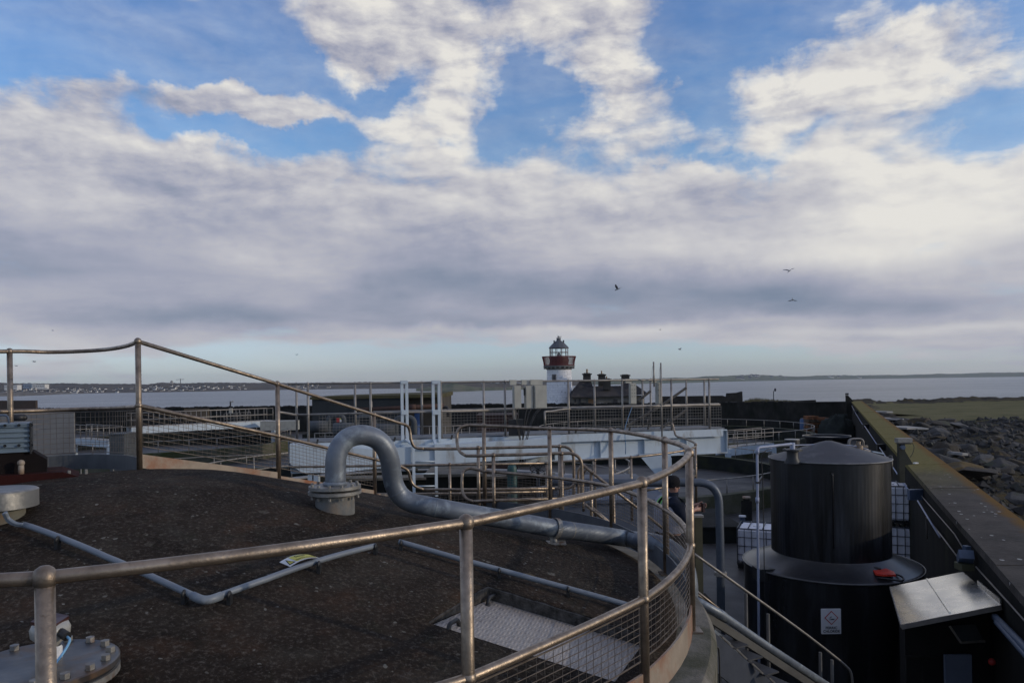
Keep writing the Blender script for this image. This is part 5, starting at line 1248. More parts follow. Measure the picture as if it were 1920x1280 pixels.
a = P(246, 797, 58); c = P(512, 789, 66); far_bridge('far pale blue bridge seen above the sloping guardrail on the left', (a.x, a.y, 0), (c.x, c.y, 0), -3.1, 1.2, 14)
mb = MB(); q = P(525, 797, 64); mb.box(q, (3.0, 1.2, .8)); tag(link('drive_box', mb, M['cabinet'], org=q), 'cream drive box at the right end of the far left bridge', 'box')
a = P(1365, 836, 47); c = P(1450, 829, 50); far_bridge('small far railed walkway leading over the tank right of the main bridge', (a.x, a.y, 0), (c.x, c.y, 0), -4.35, .9, 5, 1.0)
a = P(140, 808, 60); c = P(205, 803, 56); far_bridge('dark far walkway behind the wire mesh left of the tallest post', (a.x, a.y, 0), (c.x, c.y, 0), -4.0, .9, 6, 1.1)
# flat-roofed dark control building with pipes
Yb = 45
bl = root('control_building', P(585, 850, Yb), 'dark flat-roofed block building behind the bridge left of the ladder', 'building')
a, c, e = P(585, 748, Yb), P(756, 744, Yb), P(826, 743, Yb)
mbm = pm('grey_green_cladding', (.040, .046, .05), (.030, .035, .039), .6, .8, 0, .05)
mb = MB(); mb.box(((a.x+c.x)/2, Yb+4, -3.2), (c.x-a.x, 8, 4.7)); link('wall', mb, mbm, bl)
mb = MB(); mb.box(((c.x+e.x)/2, Yb+4.3, -3.2), (e.x-c.x, 7.2, 4.7)); link('wall', mb, pm('brown_recess_wall', (.085, .075, .062), (.055, .05, .042), .6, .8, 0, .05), bl)
zr_ = -.80
mb = MB(); mb.hexa([(a.x-.1, Yb-.1, zr_-.08), (e.x+.1, Yb-.1, zr_-.06), (e.x+.1, Yb+8.2, zr_-.06), (a.x-.1, Yb+8.2, zr_-.08)], [(a.x-.1, Yb-.1, zr_+.08), (e.x+.1, Yb-.1, zr_+.14), (e.x+.1, Yb+8.2, zr_+.20), (a.x-.1, Yb+8.2, zr_+.06)]); link('roof', mb, M['coping_moss'], bl)
mb = MB(); mb.tube([P(668, 768, Yb-.3), P(760, 764, Yb-.3), P(832, 760, Yb-.3)], .13, 10); mb.tube([P(768, 764, Yb-.3), P(780, 763.5, Yb-.3)], .2, 10); link('pipe', mb, M['rust'], bl)
mb = MB(); q = P(782, 780, Yb+.2); mb.tube([Vector((q.x, q.y, -5.5)), Vector((q.x, q.y, P(782, 773, Yb).z))], .17, 12); link('pipe', mb, pm('blue_pipe_paint', (.035, .08, .19), (.03, .06, .15), 2, .5, 0, 0), bl)
mb = MB(); q = P(840, 762, Yb-.3); mb.tube(fillet([P(826, 765, Yb-.3), q, q+up*(-.6)], .3, 5), .09, 8); link('pipe', mb, M['black'], bl)
r = root('safety_notice', P(637, 792, Yb-.1), 'small red, yellow and white safety notice on the dark block building', 'sign')
q0, q1 = P(631, 791, Yb-.12), P(643, 781, Yb-.12); w, h = (q1.x-q0.x)/2, (q1.z-q0.z)/2
for i, (u, v, mm) in enumerate(((0, 0, M['redink']), (1, 0, M['white']), (0, 1, M['redink']), (1, 1, M['yellow']))):
    mb = MB(); mb.box((q0.x+w*(u+.5), q0.y, q0.z+h*(v+.5)), (w*.95, .03, h*.95)); link('panel', mb, mm, r)
mb = MB(); q = P(697.5, 800, Yb-.3); mb.tube([Vector((q.x, q.y, -5.4)), P(697.5, 752, Yb-.3)], .035, 6); tag(link('thin_pole', mb, M['steel_far'], org=q), 'thin pale pole in front of the dark block building', 'pole')
# low structures and machinery in the middle distance
rm_ = random.Random(21)
M['pile'] = pm('grey_green_plant_paint', (.10, .11, .115), (.05, .055, .06), 1, .7, .2, .1)
def lowbox(name, label, x0, x1, y0, y1, Y, dep, m, cat='structure', cap=None):
    a = P(x0, y1, Y); c = P(x1, y1, Y); zt = P((x0+x1)/2, y0, Y).z; o = root(name, a, label, cat)
    mb = MB(); mb.box(((a.x+c.x)/2, Y+dep/2, (zt+min(a.z, -5.5))/2), (c.x-a.x, dep, zt-min(a.z, -5.5))); link('body', mb, m, o)
    mb = MB(); mb.box(((a.x+c.x)/2, Y+dep/2, zt+.03), (c.x-a.x+.1, dep+.1, .06)); link('top', mb, cap or m, o); return o
lowbox('channel', 'grey concrete channel with a pale edge under the middle of the bridge', 640, 1040, 898, 960, 19.0, .5, M['concrete_wet'], 'channel', M['concrete'])
lowbox('cover_slab', 'broad flat blue-grey cover behind the stair mesh in the middle', 1058, 1250, 942, 1000, 13.2, 3.5, pm('blue_grey_cover', (.13, .15, .19), (.10, .115, .15), 1.5, .6, 0, .1), 'cover')
lowbox('plinth', 'low concrete plinth behind the looped rail end', 800, 905, 893, 960, 16.5, 2, M['concrete_wet'], 'plinth', M['concrete'])
lowbox('skip', 'dark red-brown container behind the railings left of the lighthouse', 895, 970, 780, 812, 38, 3, pm('brown_container', (.05, .03, .028), (.035, .024, .022), 1, .7, 0, .1), 'container')
lowbox('kiosk', 'small grey kiosk by the tank seen through the left mesh', 205, 232, 815, 830, 40, 1.5, M['pile'], 'kiosk')
for k, (x, y, Y) in enumerate(((432, 756, 70), (650, 805, 30), (600, 800, 34), (722, 808, 28))):
    q = P(x, y, Y); o = root('lamp_post' if k == 0 else 'pump_set', q, ['small lamp post with a bent arm on the far wall at left', 'grey pump machinery in front of the dark block building, middle one', 'grey pump machinery in front of the dark block building, left one', 'grey pump machinery in front of the dark block building, right one'][k], 'lamp post' if k == 0 else 'pump')
    if k == 0:
        mb = MB(); mb.tube([P(x, 775, Y), P(x, 752, Y)], .07, 6); link('pole', mb, M['slate'], o); mb = MB(); mb.bar(P(x, 754, Y), P(x+6, 752, Y), .1, .1); mb.box(P(x+1, 770, Y), (.3, .2, .5)); link('arm', mb, M['cabinet'], o)
    else:
        mb = MB(); mb.tube([q+Vector((-.5, 0, 0)), q+Vector((.4, 0, 0))], .28, 12); link('motor_body', mb, M['pile'], o)
        mb = MB(); mb.tube(fillet([q+Vector((.4, 0, -1.5)), q+Vector((.4, 0, .5)), q+Vector((1.1, 0, .5)), q+Vector((1.1, 0, -1.5))], .25, 5), .11, 10); link('pipe', mb, M['pile'], o)
        mb = MB(); mb.box(q+Vector((0, 0, -.7)), (1.4, .8, .8)); link('base_frame', mb, M['concrete_dark'], o)
for (x0, x1, yy, Yd) in ((590, 745, 812, 30), (760, 880, 800, 36), (420, 470, 775, 66), (1090, 1260, 800, 45)):
    o = root('yard_railing', P(x0, yy, Yd), {590: 'grey yard railing behind the arch of the bent vent pipe', 760: 'yard railing glimpsed behind the ladder', 420: 'small far railing near the far wall at left', 1090: 'yard railing behind the right half of the bridge mesh'}[x0], 'railing')
    for h in (0, .5): mb = MB(); mb.tube([P(x0, yy, Yd)-up*h, P(x1, yy-3, Yd)-up*h], .022, 6); link('hand_rail', mb, st_, o)
    nP = 8
    for k in range(nP+1): q = P(x0, yy, Yd).lerp(P(x1, yy-3, Yd), k/nP); mb = MB(); mb.tube([q-up*1.1, q], .02, 5); link('rail_post', mb, st_, o)
# ------------------------------------------------------------------ black chemical tank in its bund
TX, TY = P(1556, 1000, 14.0).x, 14.0; s_ = 100.0
ck = root('chemical_tank', (TX, TY, -5.5), 'big black ribbed cylindrical tank rising out of a wider black bund tank', 'tank')
rb, ru = 1.545, 1.04
zb1 = P(1558, 1053, TY).z; zu0 = -3.3; zu1 = P(1558, 858, TY).z; zap = P(1558, 832, TY).z+.06
NSEG = 96
mb = MB(); mb.lathe((TX, TY, 0), [(rb, -5.55), (rb, zb1-.03)], NSEG, True); link('bund_wall', mb, M['black_plastic'], ck)
lidm = M['black_lid']
mb = MB(); mb.lathe((TX, TY, 0), [(rb, zb1-.03), (rb+.025, zb1-.02), (rb+.025, zb1+.005), (rb-.03, zb1+.01), (ru+.02, zb1+.20), (ru, zb1+.22)], NSEG, True); link('bund_lid', mb, pm('black_bund_lid', (.03, .03, .032), (.02, .02, .022), 3, .28, 0, .03, stain=(.045, .045, .045), sscale=3), ck)
mb = MB(); vs = []; fs = []
zz = [zb1+.18, zb1+.5, -2.6, -2.1, zu1-.05, zu1-.02]
for z in zz:
    for k in range(360):
        a = 2*math.pi*k/360; rad_ = ru+.0018*math.sin(a*90)*(1 if abs(z-zu1) > .1 else 0)+.006*mnoise.noise(Vector((math.cos(a)*3, math.sin(a)*3, z)))
        vs.append((TX+rad_*math.cos(a), TY+rad_*math.sin(a), z))
fs = [(i*360+k, i*360+(k+1) % 360, (i+1)*360+(k+1) % 360, (i+1)*360+k) for i in range(len(zz)-1) for k in range(360)]
mb.add(vs, fs, True); link('tank_wall', mb, M['black_plastic'], ck)
mb = MB(); mb.lathe((TX, TY, 0), [(ru, zu1-.02), (ru+.028, zu1-.015), (ru+.03, zu1+.012), (ru-.01, zu1+.018), (ru*.72, zu1+(zap-zu1)*.34), (ru*.4, zu1+(zap-zu1)*.66), (ru*.15, zu1+(zap-zu1)*.92), (.06, zap), (.001, zap+.003)], NSEG, True); lid = link('tank_lid', mb, lidm, ck)
mb = MB(); mb.tube([Vector((TX+(ru+.03)*math.cos(a), TY+(ru+.03)*math.sin(a), zu1+.004)) for a in [2*math.pi*k/96 for k in range(96)]], .012, 8, closed=True); link('rim', mb, pm('worn_grey_rim', (.26, .25, .24), (.12, .12, .12), 6, .5), ck)
mb = MB(); mb.tube([Vector((TX+(rb+.025)*math.cos(a), TY+(rb+.025)*math.sin(a), zb1-.005)) for a in [2*math.pi*k/96 for k in range(96)]], .014, 8, closed=True); link('rim', mb, pm('worn_dark_rim', (.10, .10, .10), (.05, .05, .05), 3, .35), ck)
# level tube seam on the front
q = P(1561, 888, TY-ru-.02); mb = MB(); mb.tube(fillet([q+Vector((0, .06, 0)), q, q+Vector((0, 0, -1.3))], .03, 3), .013, 8); mb.box(q+Vector((0, .02, .0)), (.06, .03, .03)); link('sight_tube', mb, M['black_plastic'], ck)
# strap down the right side
mb = MB(); aa = -.22; x_, y_ = TX+(ru+.03)*math.cos(aa), TY+(ru+.03)*math.sin(aa); mb.tube([(x_, y_, zu1+.05), (x_, y_, zu1-.32)], .035, 8); link('lifting_lug', mb, M['black'], ck)
aa2 = math.pi+.35; x_, y_ = TX+(rb-.05)*math.cos(aa2), TY+(rb-.05)*math.sin(aa2)
mb = MB(); mb.box((x_, y_, zb1-.06), (.35, .3, .22)); link('lug', mb, M['black'], ck)
# flanged nozzle, left on the lid
q = PZ(1486, 852, zu1+.1); q = Vector((P(1486, 850, TY-.6).x, TY-.6, 0)); z0 = zu1+.0
mb = MB(); mb.lathe((q.x, q.y, 0), [(.15, z0-.02), (.10, z0+.08), (.10, z0+.21)], 20, True); mb.lathe((q.x, q.y, 0), [(.02, z0+.20), (.17, z0+.20), (.17, z0+.23), (.02, z0+.23)], 20); nz = link('nozzle', mb, M['black'], ck)
bolts(nz, (q.x, q.y), .14, 8, z0+.225, .012, .02, M['steel_far'])
mb = MB(); mb.lathe((q.x, q.y, 0), [(.045, z0+.22), (.045, z0+.34), (.03, z0+.35)], 16, True); link('pipe_stub', mb, M['lilac'], nz)
# second capped vent further back
q = Vector((P(1487, 828, TY+.5).x, TY+.55, 0)); zc1 = P(1487, 824, TY+.55).z
mb = MB(); mb.lathe((q.x, q.y, 0), [(.1, zu1), (.1, zc1-.12), (.14, zc1-.12), (.14, zc1), (.001, zc1+.01)], 20); vt = link('vent', mb, M['black'], ck)
mb = MB(); mb.lathe((q.x, q.y, 0), [(.14, zc1), (.14, zc1+.012), (.001, zc1+.022)], 20); link('cap', mb, pm('pale_cap', (.34, .33, .30), (.28, .27, .25), 4, .6), vt)
# hooped fittings at the right of the lid
q = Vector((P(1612, 838, TY+.1).x, TY+.15, 0)); z0 = zu1+.08
mb = MB()
for o_ in (0, .05): mb.tube(fillet([(q.x-.17, q.y+o_, z0), (q.x-.17, q.y+o_, z0+.26), (q.x+.10, q.y+o_, z0+.26), (q.x+.10, q.y+o_, z0)], .09, 6), .014, 8)
hp = link('hoop_handle', mb, M['steel_far'], ck)
mb = MB(); mb.lathe((q.x, q.y, 0), [(.18, z0-.08), (.18, z0+.0), (.22, z0+.0), (.22, z0+.04), (.08, z0+.05), (.08, z0+.13), (.04, z0+.15), (.04, z0+.21)], 16); mb.box((q.x, q.y, z0+.11), (.34, .06, .04)); link('valve', mb, M['steel'], ck)
mb = MB(); mb.box((q.x+.28, q.y-.1, zu1+.09), (.2, .22, .025), (0, R(12), 0)); link('lid_plate', mb, M['white_steel'], ck)
# filler pipe: lilac pipe up the left side and over the lid
Yf = 12.9
r = root('filler_pipe', P(1420, 1280, Yf), 'pale lilac pipe rising left of the black tank and crossing onto its lid', 'pipe')
mb = MB(); mb.tube(fillet([P(1424, 1330, Yf), P(1422, 1100, Yf), P(1419.5, 839, Yf), P(1487, 831.5, TY-.6), P(1487, 842, TY-.6)], .07, 5), .022, 12); link('pipe_run', mb, M['lilac'], r)
for y in (846, 937): q = P(1420, y, Yf); mb = MB(); mb.tube([q-up*.045, q+up*.045], .032, 12); link('coupling', mb, M['lilac'], r)
for y in (904,): q = P(1421, y, Yf); mb = MB(); mb.bar(q, q+Vector((.35, .8, 0)), .03, .03); mb.box(q, (.07, .07, .03)); link('pipe_bracket', mb, M['black'], r)
r = root('thin_hose', P(1431, 1280, Yf), 'thin black hose hanging beside the pale lilac pipe', 'hose')
mb = MB(); mb.tube(crom([P(1446, 841, 13.1), P(1434, 846, Yf), P(1428, 862, Yf), P(1430, 900, Yf), P(1432, 1000, Yf), P(1434, 1150, Yf), P(1436, 1330, Yf)], 5), .008, 6); link('sheath', mb, M['black'], r)
r = root('light_hose', P(1434, 845, 13), 'thin pale hose arching over the top edge of the black tank lid', 'hose')
mb = MB(); mb.tube(crom([P(1440, 842, TY-.9), P(1462, 836, TY-.5), P(1500, 834, TY-.1), P(1560, 832.5, TY+.1), P(1595, 835, TY+.1), P(1628, 842, TY+.1)], 5), .010, 6); link('sheath', mb, M['lilac'], r)
# hazard sign
Ys = TY-rb-.012; s2 = F/Ys
def hazard():
    a = P(1541, 1188, Ys); c = P(1576.5, 1141, Ys); w = c.x-a.x; h = c.z-a.z; yy = Ys
    r = root('hazard_sign', (a.x, yy, a.z), 'white sign with a red corrosive diamond reading ferric chloride on the black bund', 'sign')
    # sits on the curved wall: slight stand-off
    def S(u, v, k=0): return Vector((a.x+w*u, yy-.004*k, a.z+h*v))
    mb = MB(); mb.prism([S(0, 0), S(1, 0), S(1, 1), S(0, 1)], (0, .03, 0)); fixn(link('plate', mb, M['white'], r))
    dcx, dcy, dr = .5, .655, .30; asp = w/h
    def dia(k, sc, m, name): mb = MB(); mb.add([S(dcx+dr*sc*1.22*x, dcy+dr*sc*1.22*asp*y, k) for x, y in ((0, 1), (-1, 0), (0, -1), (1, 0))], [(0, 1, 2, 3)]); link(name, mb, m, r)
    dia(1, 1, M['redink'], 'diamond'); dia(2, .84, M['white'], 'diamond_field')
    mb = MB()
    for pts in ([(.38, .60), (.46, .60), (.50, .625), (.62, .62), (.66, .60), (.62, .575), (.40, .578)], [(.36, .655), (.40, .665), (.47, .645), (.46, .635)], [(.40, .69), (.44, .70), (.52, .67), (.505, .66)], [(.45, .72), (.53, .715), (.53, .705), (.45, .71)]):
        mb.add([S(u, v, 3) for u, v in pts], [tuple(range(len(pts)))])
    link('pictogram', mb, M['ink'], r)
    text_mesh('lettering', 'FERRIC', 1, lambda u, v: S(.20+.60*u, .20+.105*v, 1), M['ink'], r, .025)
    text_mesh('lettering', 'CHLORIDE', 1, lambda u, v: S(.07+.86*u, .06+.105*v, 1), M['ink'], r, .025)
hazard()
# red strap on the bund lid
q = PZ(1660, 1078, zb1+.09)
r = root('hose_strap', q, 'bright red webbing with a black ring lying on the bund lid', 'strap')
mb = MB(); 
mb.prism([PZ(1632, 1066, zb1+.12), PZ(1652, 1064, zb1+.12), PZ(1676, 1074, zb1+.10), PZ(1680, 1080, zb1+.10), PZ(1658, 1080, zb1+.10), PZ(1642, 1078, zb1+.10)], (0, 0, .03)); fixn(link('webbing', mb, M['red_strap'], r))
q = PZ(1668, 1082, zb1+.06); mb = MB(); mb.tube([q+Vector((.22*math.cos(t), .17*math.sin(t), .02*math.sin(t*2))) for t in [2*math.pi*k/30 for k in range(30)]], .016, 8, closed=True); link('ring', mb, M['black'], r)
mb = MB(); mb.tube(crom([PZ(1652, 1066, zb1+.15), PZ(1640, 1064, zb1+.16), PZ(1634, 1070, zb1+.1)], 5), .02, 8); link('buckle', mb, M['black'], r)
mb = MB(); q = P(1662, 1098, TY-1.3); mb.box(q+Vector((0, .15, .02)), (.36, .4, .05), (R(8), 0, 0)); tag(link('step_plate', mb, M['black_lid'], org=q), 'small black step plate on the front edge of the bund below the red webbing', 'plate')

# second black tank behind
T2 = Vector((P(1551, 900, 38).x, 38, 0)); z2 = P(1551, 819, 38).z
c2 = root('chemical_tank', (T2.x, T2.y, -5.5), 'second black tank with a flared rim just behind the big black tank lid', 'tank')
mb = MB(); mb.lathe(T2, [(.98, -5.5), (.98, z2-.12), (1.16, z2+.02), (1.16, z2+.08), (1.1, z2+.06)], 48, True); link('tank_wall', mb, M['black_plastic'], c2)
mb = MB(); mb.lathe(T2, [(1.1, z2-.05), (.01, z2+.02)], 48, True); link('tank_lid', mb, M['black_plastic'], c2)
# IBC totes
def ibc(label, c, rot=0, group='white caged plastic tanks'):
    o = root('caged_tank', (c[0], c[1], c[2]), label, 'liquid tank', group); x, y, z = c
    mb = MB(); mb.box((x, y, z+.66), (.96, 1.14, .96)); b_ = link('bottle', mb, M['ibc'], o)
    bmm = bmesh.new(); bmm.from_mesh(b_.data); bmesh.ops.bevel(bmm, geom=list(bmm.edges), offset=.05, segments=3, affect='EDGES'); bmm.to_mesh(b_.data); bmm.free()
    mb = MB(); mb.lathe((x, y, z+1.13), [(.11, 0), (.11, .03), (.001, .04)], 16); link('lid', mb, M['white'], o)
    mb = MB()
    for k in range(6):
        u = -.5+k/5; 
        for s in (-1, 1): mb.tube([(x+u, y+s*.59, z+.14), (x+u, y+s*.59, z+1.16)], .011, 6); 
        v = -.59+k*1.18/5
        for s in (-1, 1): mb.tube([(x+s*.5, y+v, z+.14), (x+s*.5, y+v, z+1.16)], .011, 6)
    for k in range(5):
        h = z+.16+k*.25
        mb.tube([(x-.5, y-.59, h), (x+.5, y-.59, h), (x+.5, y+.59, h), (x-.5, y+.59, h)], .011, 6, closed=True)
    mb.tube([(x-.5, y-.59, z+1.16), (x+.5, y-.59, z+1.16), (x+.5, y+.59, z+1.16), (x-.5, y+.59, z+1.16)], .017, 6, closed=True)
    for s in (-.2, .2): mb.tube([(x+s, y-.59, z+1.165), (x+s, y+.59, z+1.165)], .014, 6)
    link('cage', mb, M['cage'], o)
    mb = MB(); mb.box((x, y, z+.12), (1.0, 1.2, .04))
    for s in (-.42, 0, .42): mb.box((x+s, y-.5, z+.05), (.14, .1, .1)); mb.box((x+s, y+.5, z+.05), (.14, .1, .1)); 
    link('pallet', mb, M['black'], o)
    return o
Yi = 21.6; RZ = -math.atan(.426)
xi = P(1382, 1000, Yi).x+.69
xr_ = P(1704, 1000, Yi+.7).x-.69
for lb, c in (('white caged liquid tank in the yard left of the big black tank', (xi, Yi+.35, -5.48)), ('white caged liquid tank on the yard right of the black tank, bottom of two', (xr_, Yi+.35, -5.48)),
              ('white caged liquid tank, upper one of the stack right of the black tank', (xr_-.02, Yi+.37, -4.30))):
    ibc(lb, c).rotation_euler = (0, 0, RZ)

# ------------------------------------------------------------------ fittings of the sea wall
def wallp(y, z, off=0): return Vector((wx(y)-off, y, z))
r = root('wall_conduit', wallp(30, -2.8), 'pale rod carried on brackets along the inner face of the sea wall', 'conduit')
ysq = [(73, -2.55), (58, -2.62), (41, -2.6), (33, -2.6), (24, -2.6), (16.3, -2.72), (15.2, -2.95)]
segs = [([wallp(72, -2.75, .15), wallp(60, -2.8, .25), wallp(44, -2.85, .3)]), ([wallp(42, -2.75, .3), wallp(31, -2.8, .3)]), ([wallp(29.5, -2.8, .28), wallp(18.2, -2.75, .35)]), ([wallp(17.4, -2.9, .2), wallp(14.6, -3.15, .1)])]
for sg in segs: mb = MB(); mb.tube(sg, .018, 8); link('rod', mb, M['lilac'], r)
for y in (60, 43, 30.2, 18): mb = MB(); q = wallp(y, -2.85, .15); mb.box(q, (.4, .12, .25)); link('bracket', mb, M['bluebox'] if y == 18 else M['black'], r)
r = root('wall_cable', wallp(10, -3.2), 'thin bright cable run along the shaded face of the sea wall near the camera', 'cable')
def onwall(px, py, off=.05):
    d = ray(px, py); t = (2.2-off)/(d.x-.426*d.y); return d*t
mb = MB(); mb.tube([onwall(1725, 926), onwall(1790, 1001), onwall(1808, 1031)], .011, 6); mb.tube([onwall(1830, 1062), onwall(1890, 1128), onwall(1990, 1240)], .011, 6); link('sheath', mb, M['steel_far'], r)
r = root('wall_pipe', onwall(1760, 990, .1), 'thin jointed pipe dropping and running along the sea wall above the metal canopy', 'pipe')
mb = MB(); mb.tube(fillet([onwall(1738, 1010, .08), onwall(1737, 968, .08), onwall(1770, 1010, .08), onwall(1800, 1050, .08)], .04, 3), .014, 8); link('pipe_run', mb, M['steel_far'], r)
r = root('blue_duct', onwall(1900, 1200, .12), 'dark blue duct low along the sea wall at the lower right corner', 'duct')
mb = MB(); mb.tube([onwall(1865, 1155, .12), onwall(1930, 1222, .12), onwall(2100, 1400, .12)], .045, 10); mb.tube([onwall(1868, 1166, .16), onwall(1930, 1236, .16), onwall(2100, 1420, .16)], .03, 10); link('tube', mb, M['bluebox'], r)
# camera pole at the far corner
q = P(1590, 757, 76); r = root('camera_pole', q, 'tapered corner fin with a small black camera at the far end of the sea wall', 'camera pole')
mb = MB(); mb.prism([P(1588, 775, 76), P(1606, 775, 76), P(1604, 757, 76), P(1597, 748, 76), P(1590, 741, 76), P(1587.5, 741, 76)], (0, .3, 0)); fixn(link('fin', mb, M['concrete_wet'], r))
mb = MB(); mb.box(P(1588, 738.5, 76), (.22, .3, .2)); link('camera', mb, M['black'], r)
# floodlight on a bracket above the wall
Yl = F/119.*1.08
def fl(px, py, Y=12.9): return P(px, py, Y)
Yl = 14.9
r = root('floodlight', fl(1694, 880, Yl), 'rectangular floodlight on a grey bracket beside the sea wall', 'floodlight')
mb = MB(); a, c = fl(1680.5, 822, Yl), fl(1707.5, 822, Yl); mb.box(((a.x+c.x)/2, Yl, (fl(1690, 821, Yl).z+fl(1690, 829, Yl).z)/2), (c.x-a.x, .14, .085)); hd = link('lamp_head', mb, M['galv_flange'], r)
mb = MB(); mb.box(((a.x+c.x)/2, Yl, fl(1690, 831, Yl).z), (c.x-a.x-.03, .12, .02)); link('lens', mb, M['black'], hd)
mb = MB(); q = fl(1693, 880, Yl); mb.prism([fl(1686, 832, Yl), fl(1697, 832, Yl), fl(1697, 845, Yl), fl(1712, 870, Yl), fl(1697, 872, Yl), fl(1697, 905, Yl), fl(1687, 905, Yl)], (0, .09, 0)); fixn(link('bracket', mb, pm('mossy_grey_bracket', (.06, .06, .048), (.045, .045, .035), 3, .7), r))
mb = MB(); q = fl(1691, 838, Yl-.03); mb.tube([q, q+Vector((0, -.06, 0))], .045, 10); link('pivot', mb, M['bluebox'], r)
mb = MB(); mb.tube([fl(1708, 826, Yl), fl(1722, 826, Yl), fl(1737, 825, Yl)], .007, 5); mb.tube(crom([fl(1710, 829, Yl), fl(1714, 838, Yl), fl(1711, 850, Yl), fl(1706, 857, Yl)], 4), .006, 5); link('cable', mb, M['black'], r)
mb = MB(); q = PZ(1717, 869, -2.49); mb.box(q+Vector((0, 0, .02)), (.12, .08, .03), (0, 0, .3)); tag(link('white_block', mb, M['white'], org=q), 'tiny white block lying on the wall top beside the floodlight bracket', 'block')
# blue floodlight above the canopy
q = onwall(1810, 1045, .16); r = root('floodlight', q, 'boxy blue-grey floodlight on the sea wall above the metal canopy', 'floodlight')
mb = MB(); mb.box(q+Vector((.0, 0, .0)), (.2, .28, .14), (R(-35), 0, R(-23))); hd = link('lamp_head', mb, M['bluebox'], r)
mb = MB(); mb.box(q+Vector((.06, .06, .02)), (.08, .1, .3)); link('bracket', mb, M['bluebox'], r)
mb = MB(); mb.box(q+Vector((-.02, -.0, -.13)), (.19, .2, .1)); link('lens', mb, pm('mossy_glass', (.09, .09, .05), (.06, .06, .035), 3, .5), r)

# ------------------------------------------------------------------ metal canopy and kiosk
ca = [P(1669, 1099, 11.7), P(1805, 1071, 12.0), P(1878, 1133, 9.6), P(1690, 1170, 9.75)]
kz = root('metal_canopy', ca[0], 'bright seamed stainless sheet canopy fixed to the sea wall', 'canopy')
mb = MB(); 
def CP_(u, v): return ca[0].lerp(ca[1], u).lerp(ca[3].lerp(ca[2], u), v)
ng = 14; vs = []
for j in range(ng+1):
    for i in range(ng+1):
        u, v = i/ng, j/ng; p = CP_(u, v); p = p+up*(.0035*mnoise.noise(Vector((u*4, v*4, 1)))); vs.append(p)
tops = len(vs); vs += [p-up*.012 for p in vs]
fs = []
for j in range(ng):
    for i in range(ng):
        a = j*(ng+1)+i; fs.append((a, a+1, a+ng+2, a+ng+1)); fs.append((tops+a, tops+a+ng+1, tops+a+ng+2, tops+a+1))
mb.add(vs, fs, True); link('sheet', mb, M['sheet'], kz)
mb = MB()
mb.bar(CP_(.50, .0)+up*.006, CP_(.50, .96)+up*.006, .022, .012); link('seam', mb, M['sheet'], kz)
mb = MB(); mb.bar(CP_(.0, 1)-up*.035, CP_(1, 1)-up*.035, .015, .06); link('fascia', mb, M['steel_far'], kz)
mb = MB(); mb.bar(CP_(.0, 0)-up*.02, CP_(0, 1)-up*.02, .02, .04); link('fascia', mb, M['steel_far'], kz)
mb = MB(); mb.bar(CP_(1, .45)+up*.03, CP_(1, .98)+up*.03, .02, .07); link('flashing', mb, M['sheet'], kz)
kb = root('control_kiosk', P(1700, 1250, 11), 'dark cabinet kiosk under the metal canopy in the lower right corner', 'kiosk')
kd_ = pm('dark_kiosk_panel', (.030, .029, .027), (.018, .018, .018), 1.5, .7, 0, .1)
lo = [P(1694, 1175, 10.4), P(1860, 1150, 10.9)]
mb = MB(); x0, x1 = P(1697, 1200, 10.5).x, P(1862, 1200, 10.5).x
zk0, zk1 = -5.5, -3.3; A_ = Vector((x0, 10.5, 0)); B_ = Vector((x1, 10.5, 0)); dv_ = Vector((.426, 1, 0))*.9
mb.hexa([v+up*zk0 for v in (A_, B_, B_+dv_, A_+dv_)], [v+up*zk1 for v in (A_, B_, B_+dv_, A_+dv_)]); link('body', mb, kd_, kb)
mb = MB(); a, c = P(1697, 1230, 10.48), P(1760, 1232, 10.48); mb.bar(a, c, .03, .03); mb.bar(P(1700, 1232, 10.48), P(1700, 1300, 10.48), .03, .03); mb.bar(P(1730, 1232, 10.48), P(1730, 1300, 10.48), .03, .03); link('door_frame', mb, M['concrete_wet'], kb)
wq = [P(1779, 1172, 10.45), P(1828, 1169, 10.45), P(1845, 1200, 10.40), P(1800, 1203, 10.40)]
mb = MB(); mb.prism(wq, (0, .03, 0)); fixn(link('sloping_screen', mb, pm('dull_glass', (.075, .08, .085), (.05, .055, .06), 2, .25), kb))
mb = MB(); mb.bar(wq[0]+Vector((0, -.02, 0)), wq[3]+Vector((0, -.02, 0)), .02, .03); mb.bar(wq[3]+Vector((0, -.02, 0)), wq[2]+Vector((0, -.02, 0)), .02, .03); link('screen_frame', mb, M['steel_far'], kb)
mb = MB(); a = P(1773, 1228, 10.3); c = P(1824, 1300, 10.3); mb.box(((a.x+c.x)/2, 10.33, (a.z+c.z)/2), (c.x-a.x, .04, a.z-c.z)); link('pale_door', mb, pm('pale_blue_grey_door', (.16, .19, .25), (.14, .165, .22), 3, .5, 0, 0), kb)
mb = MB(); q = P(1860, 1240, 10.2); mb.ball(q, .05, 10); link('red_knob', mb, M['redink'], kb)

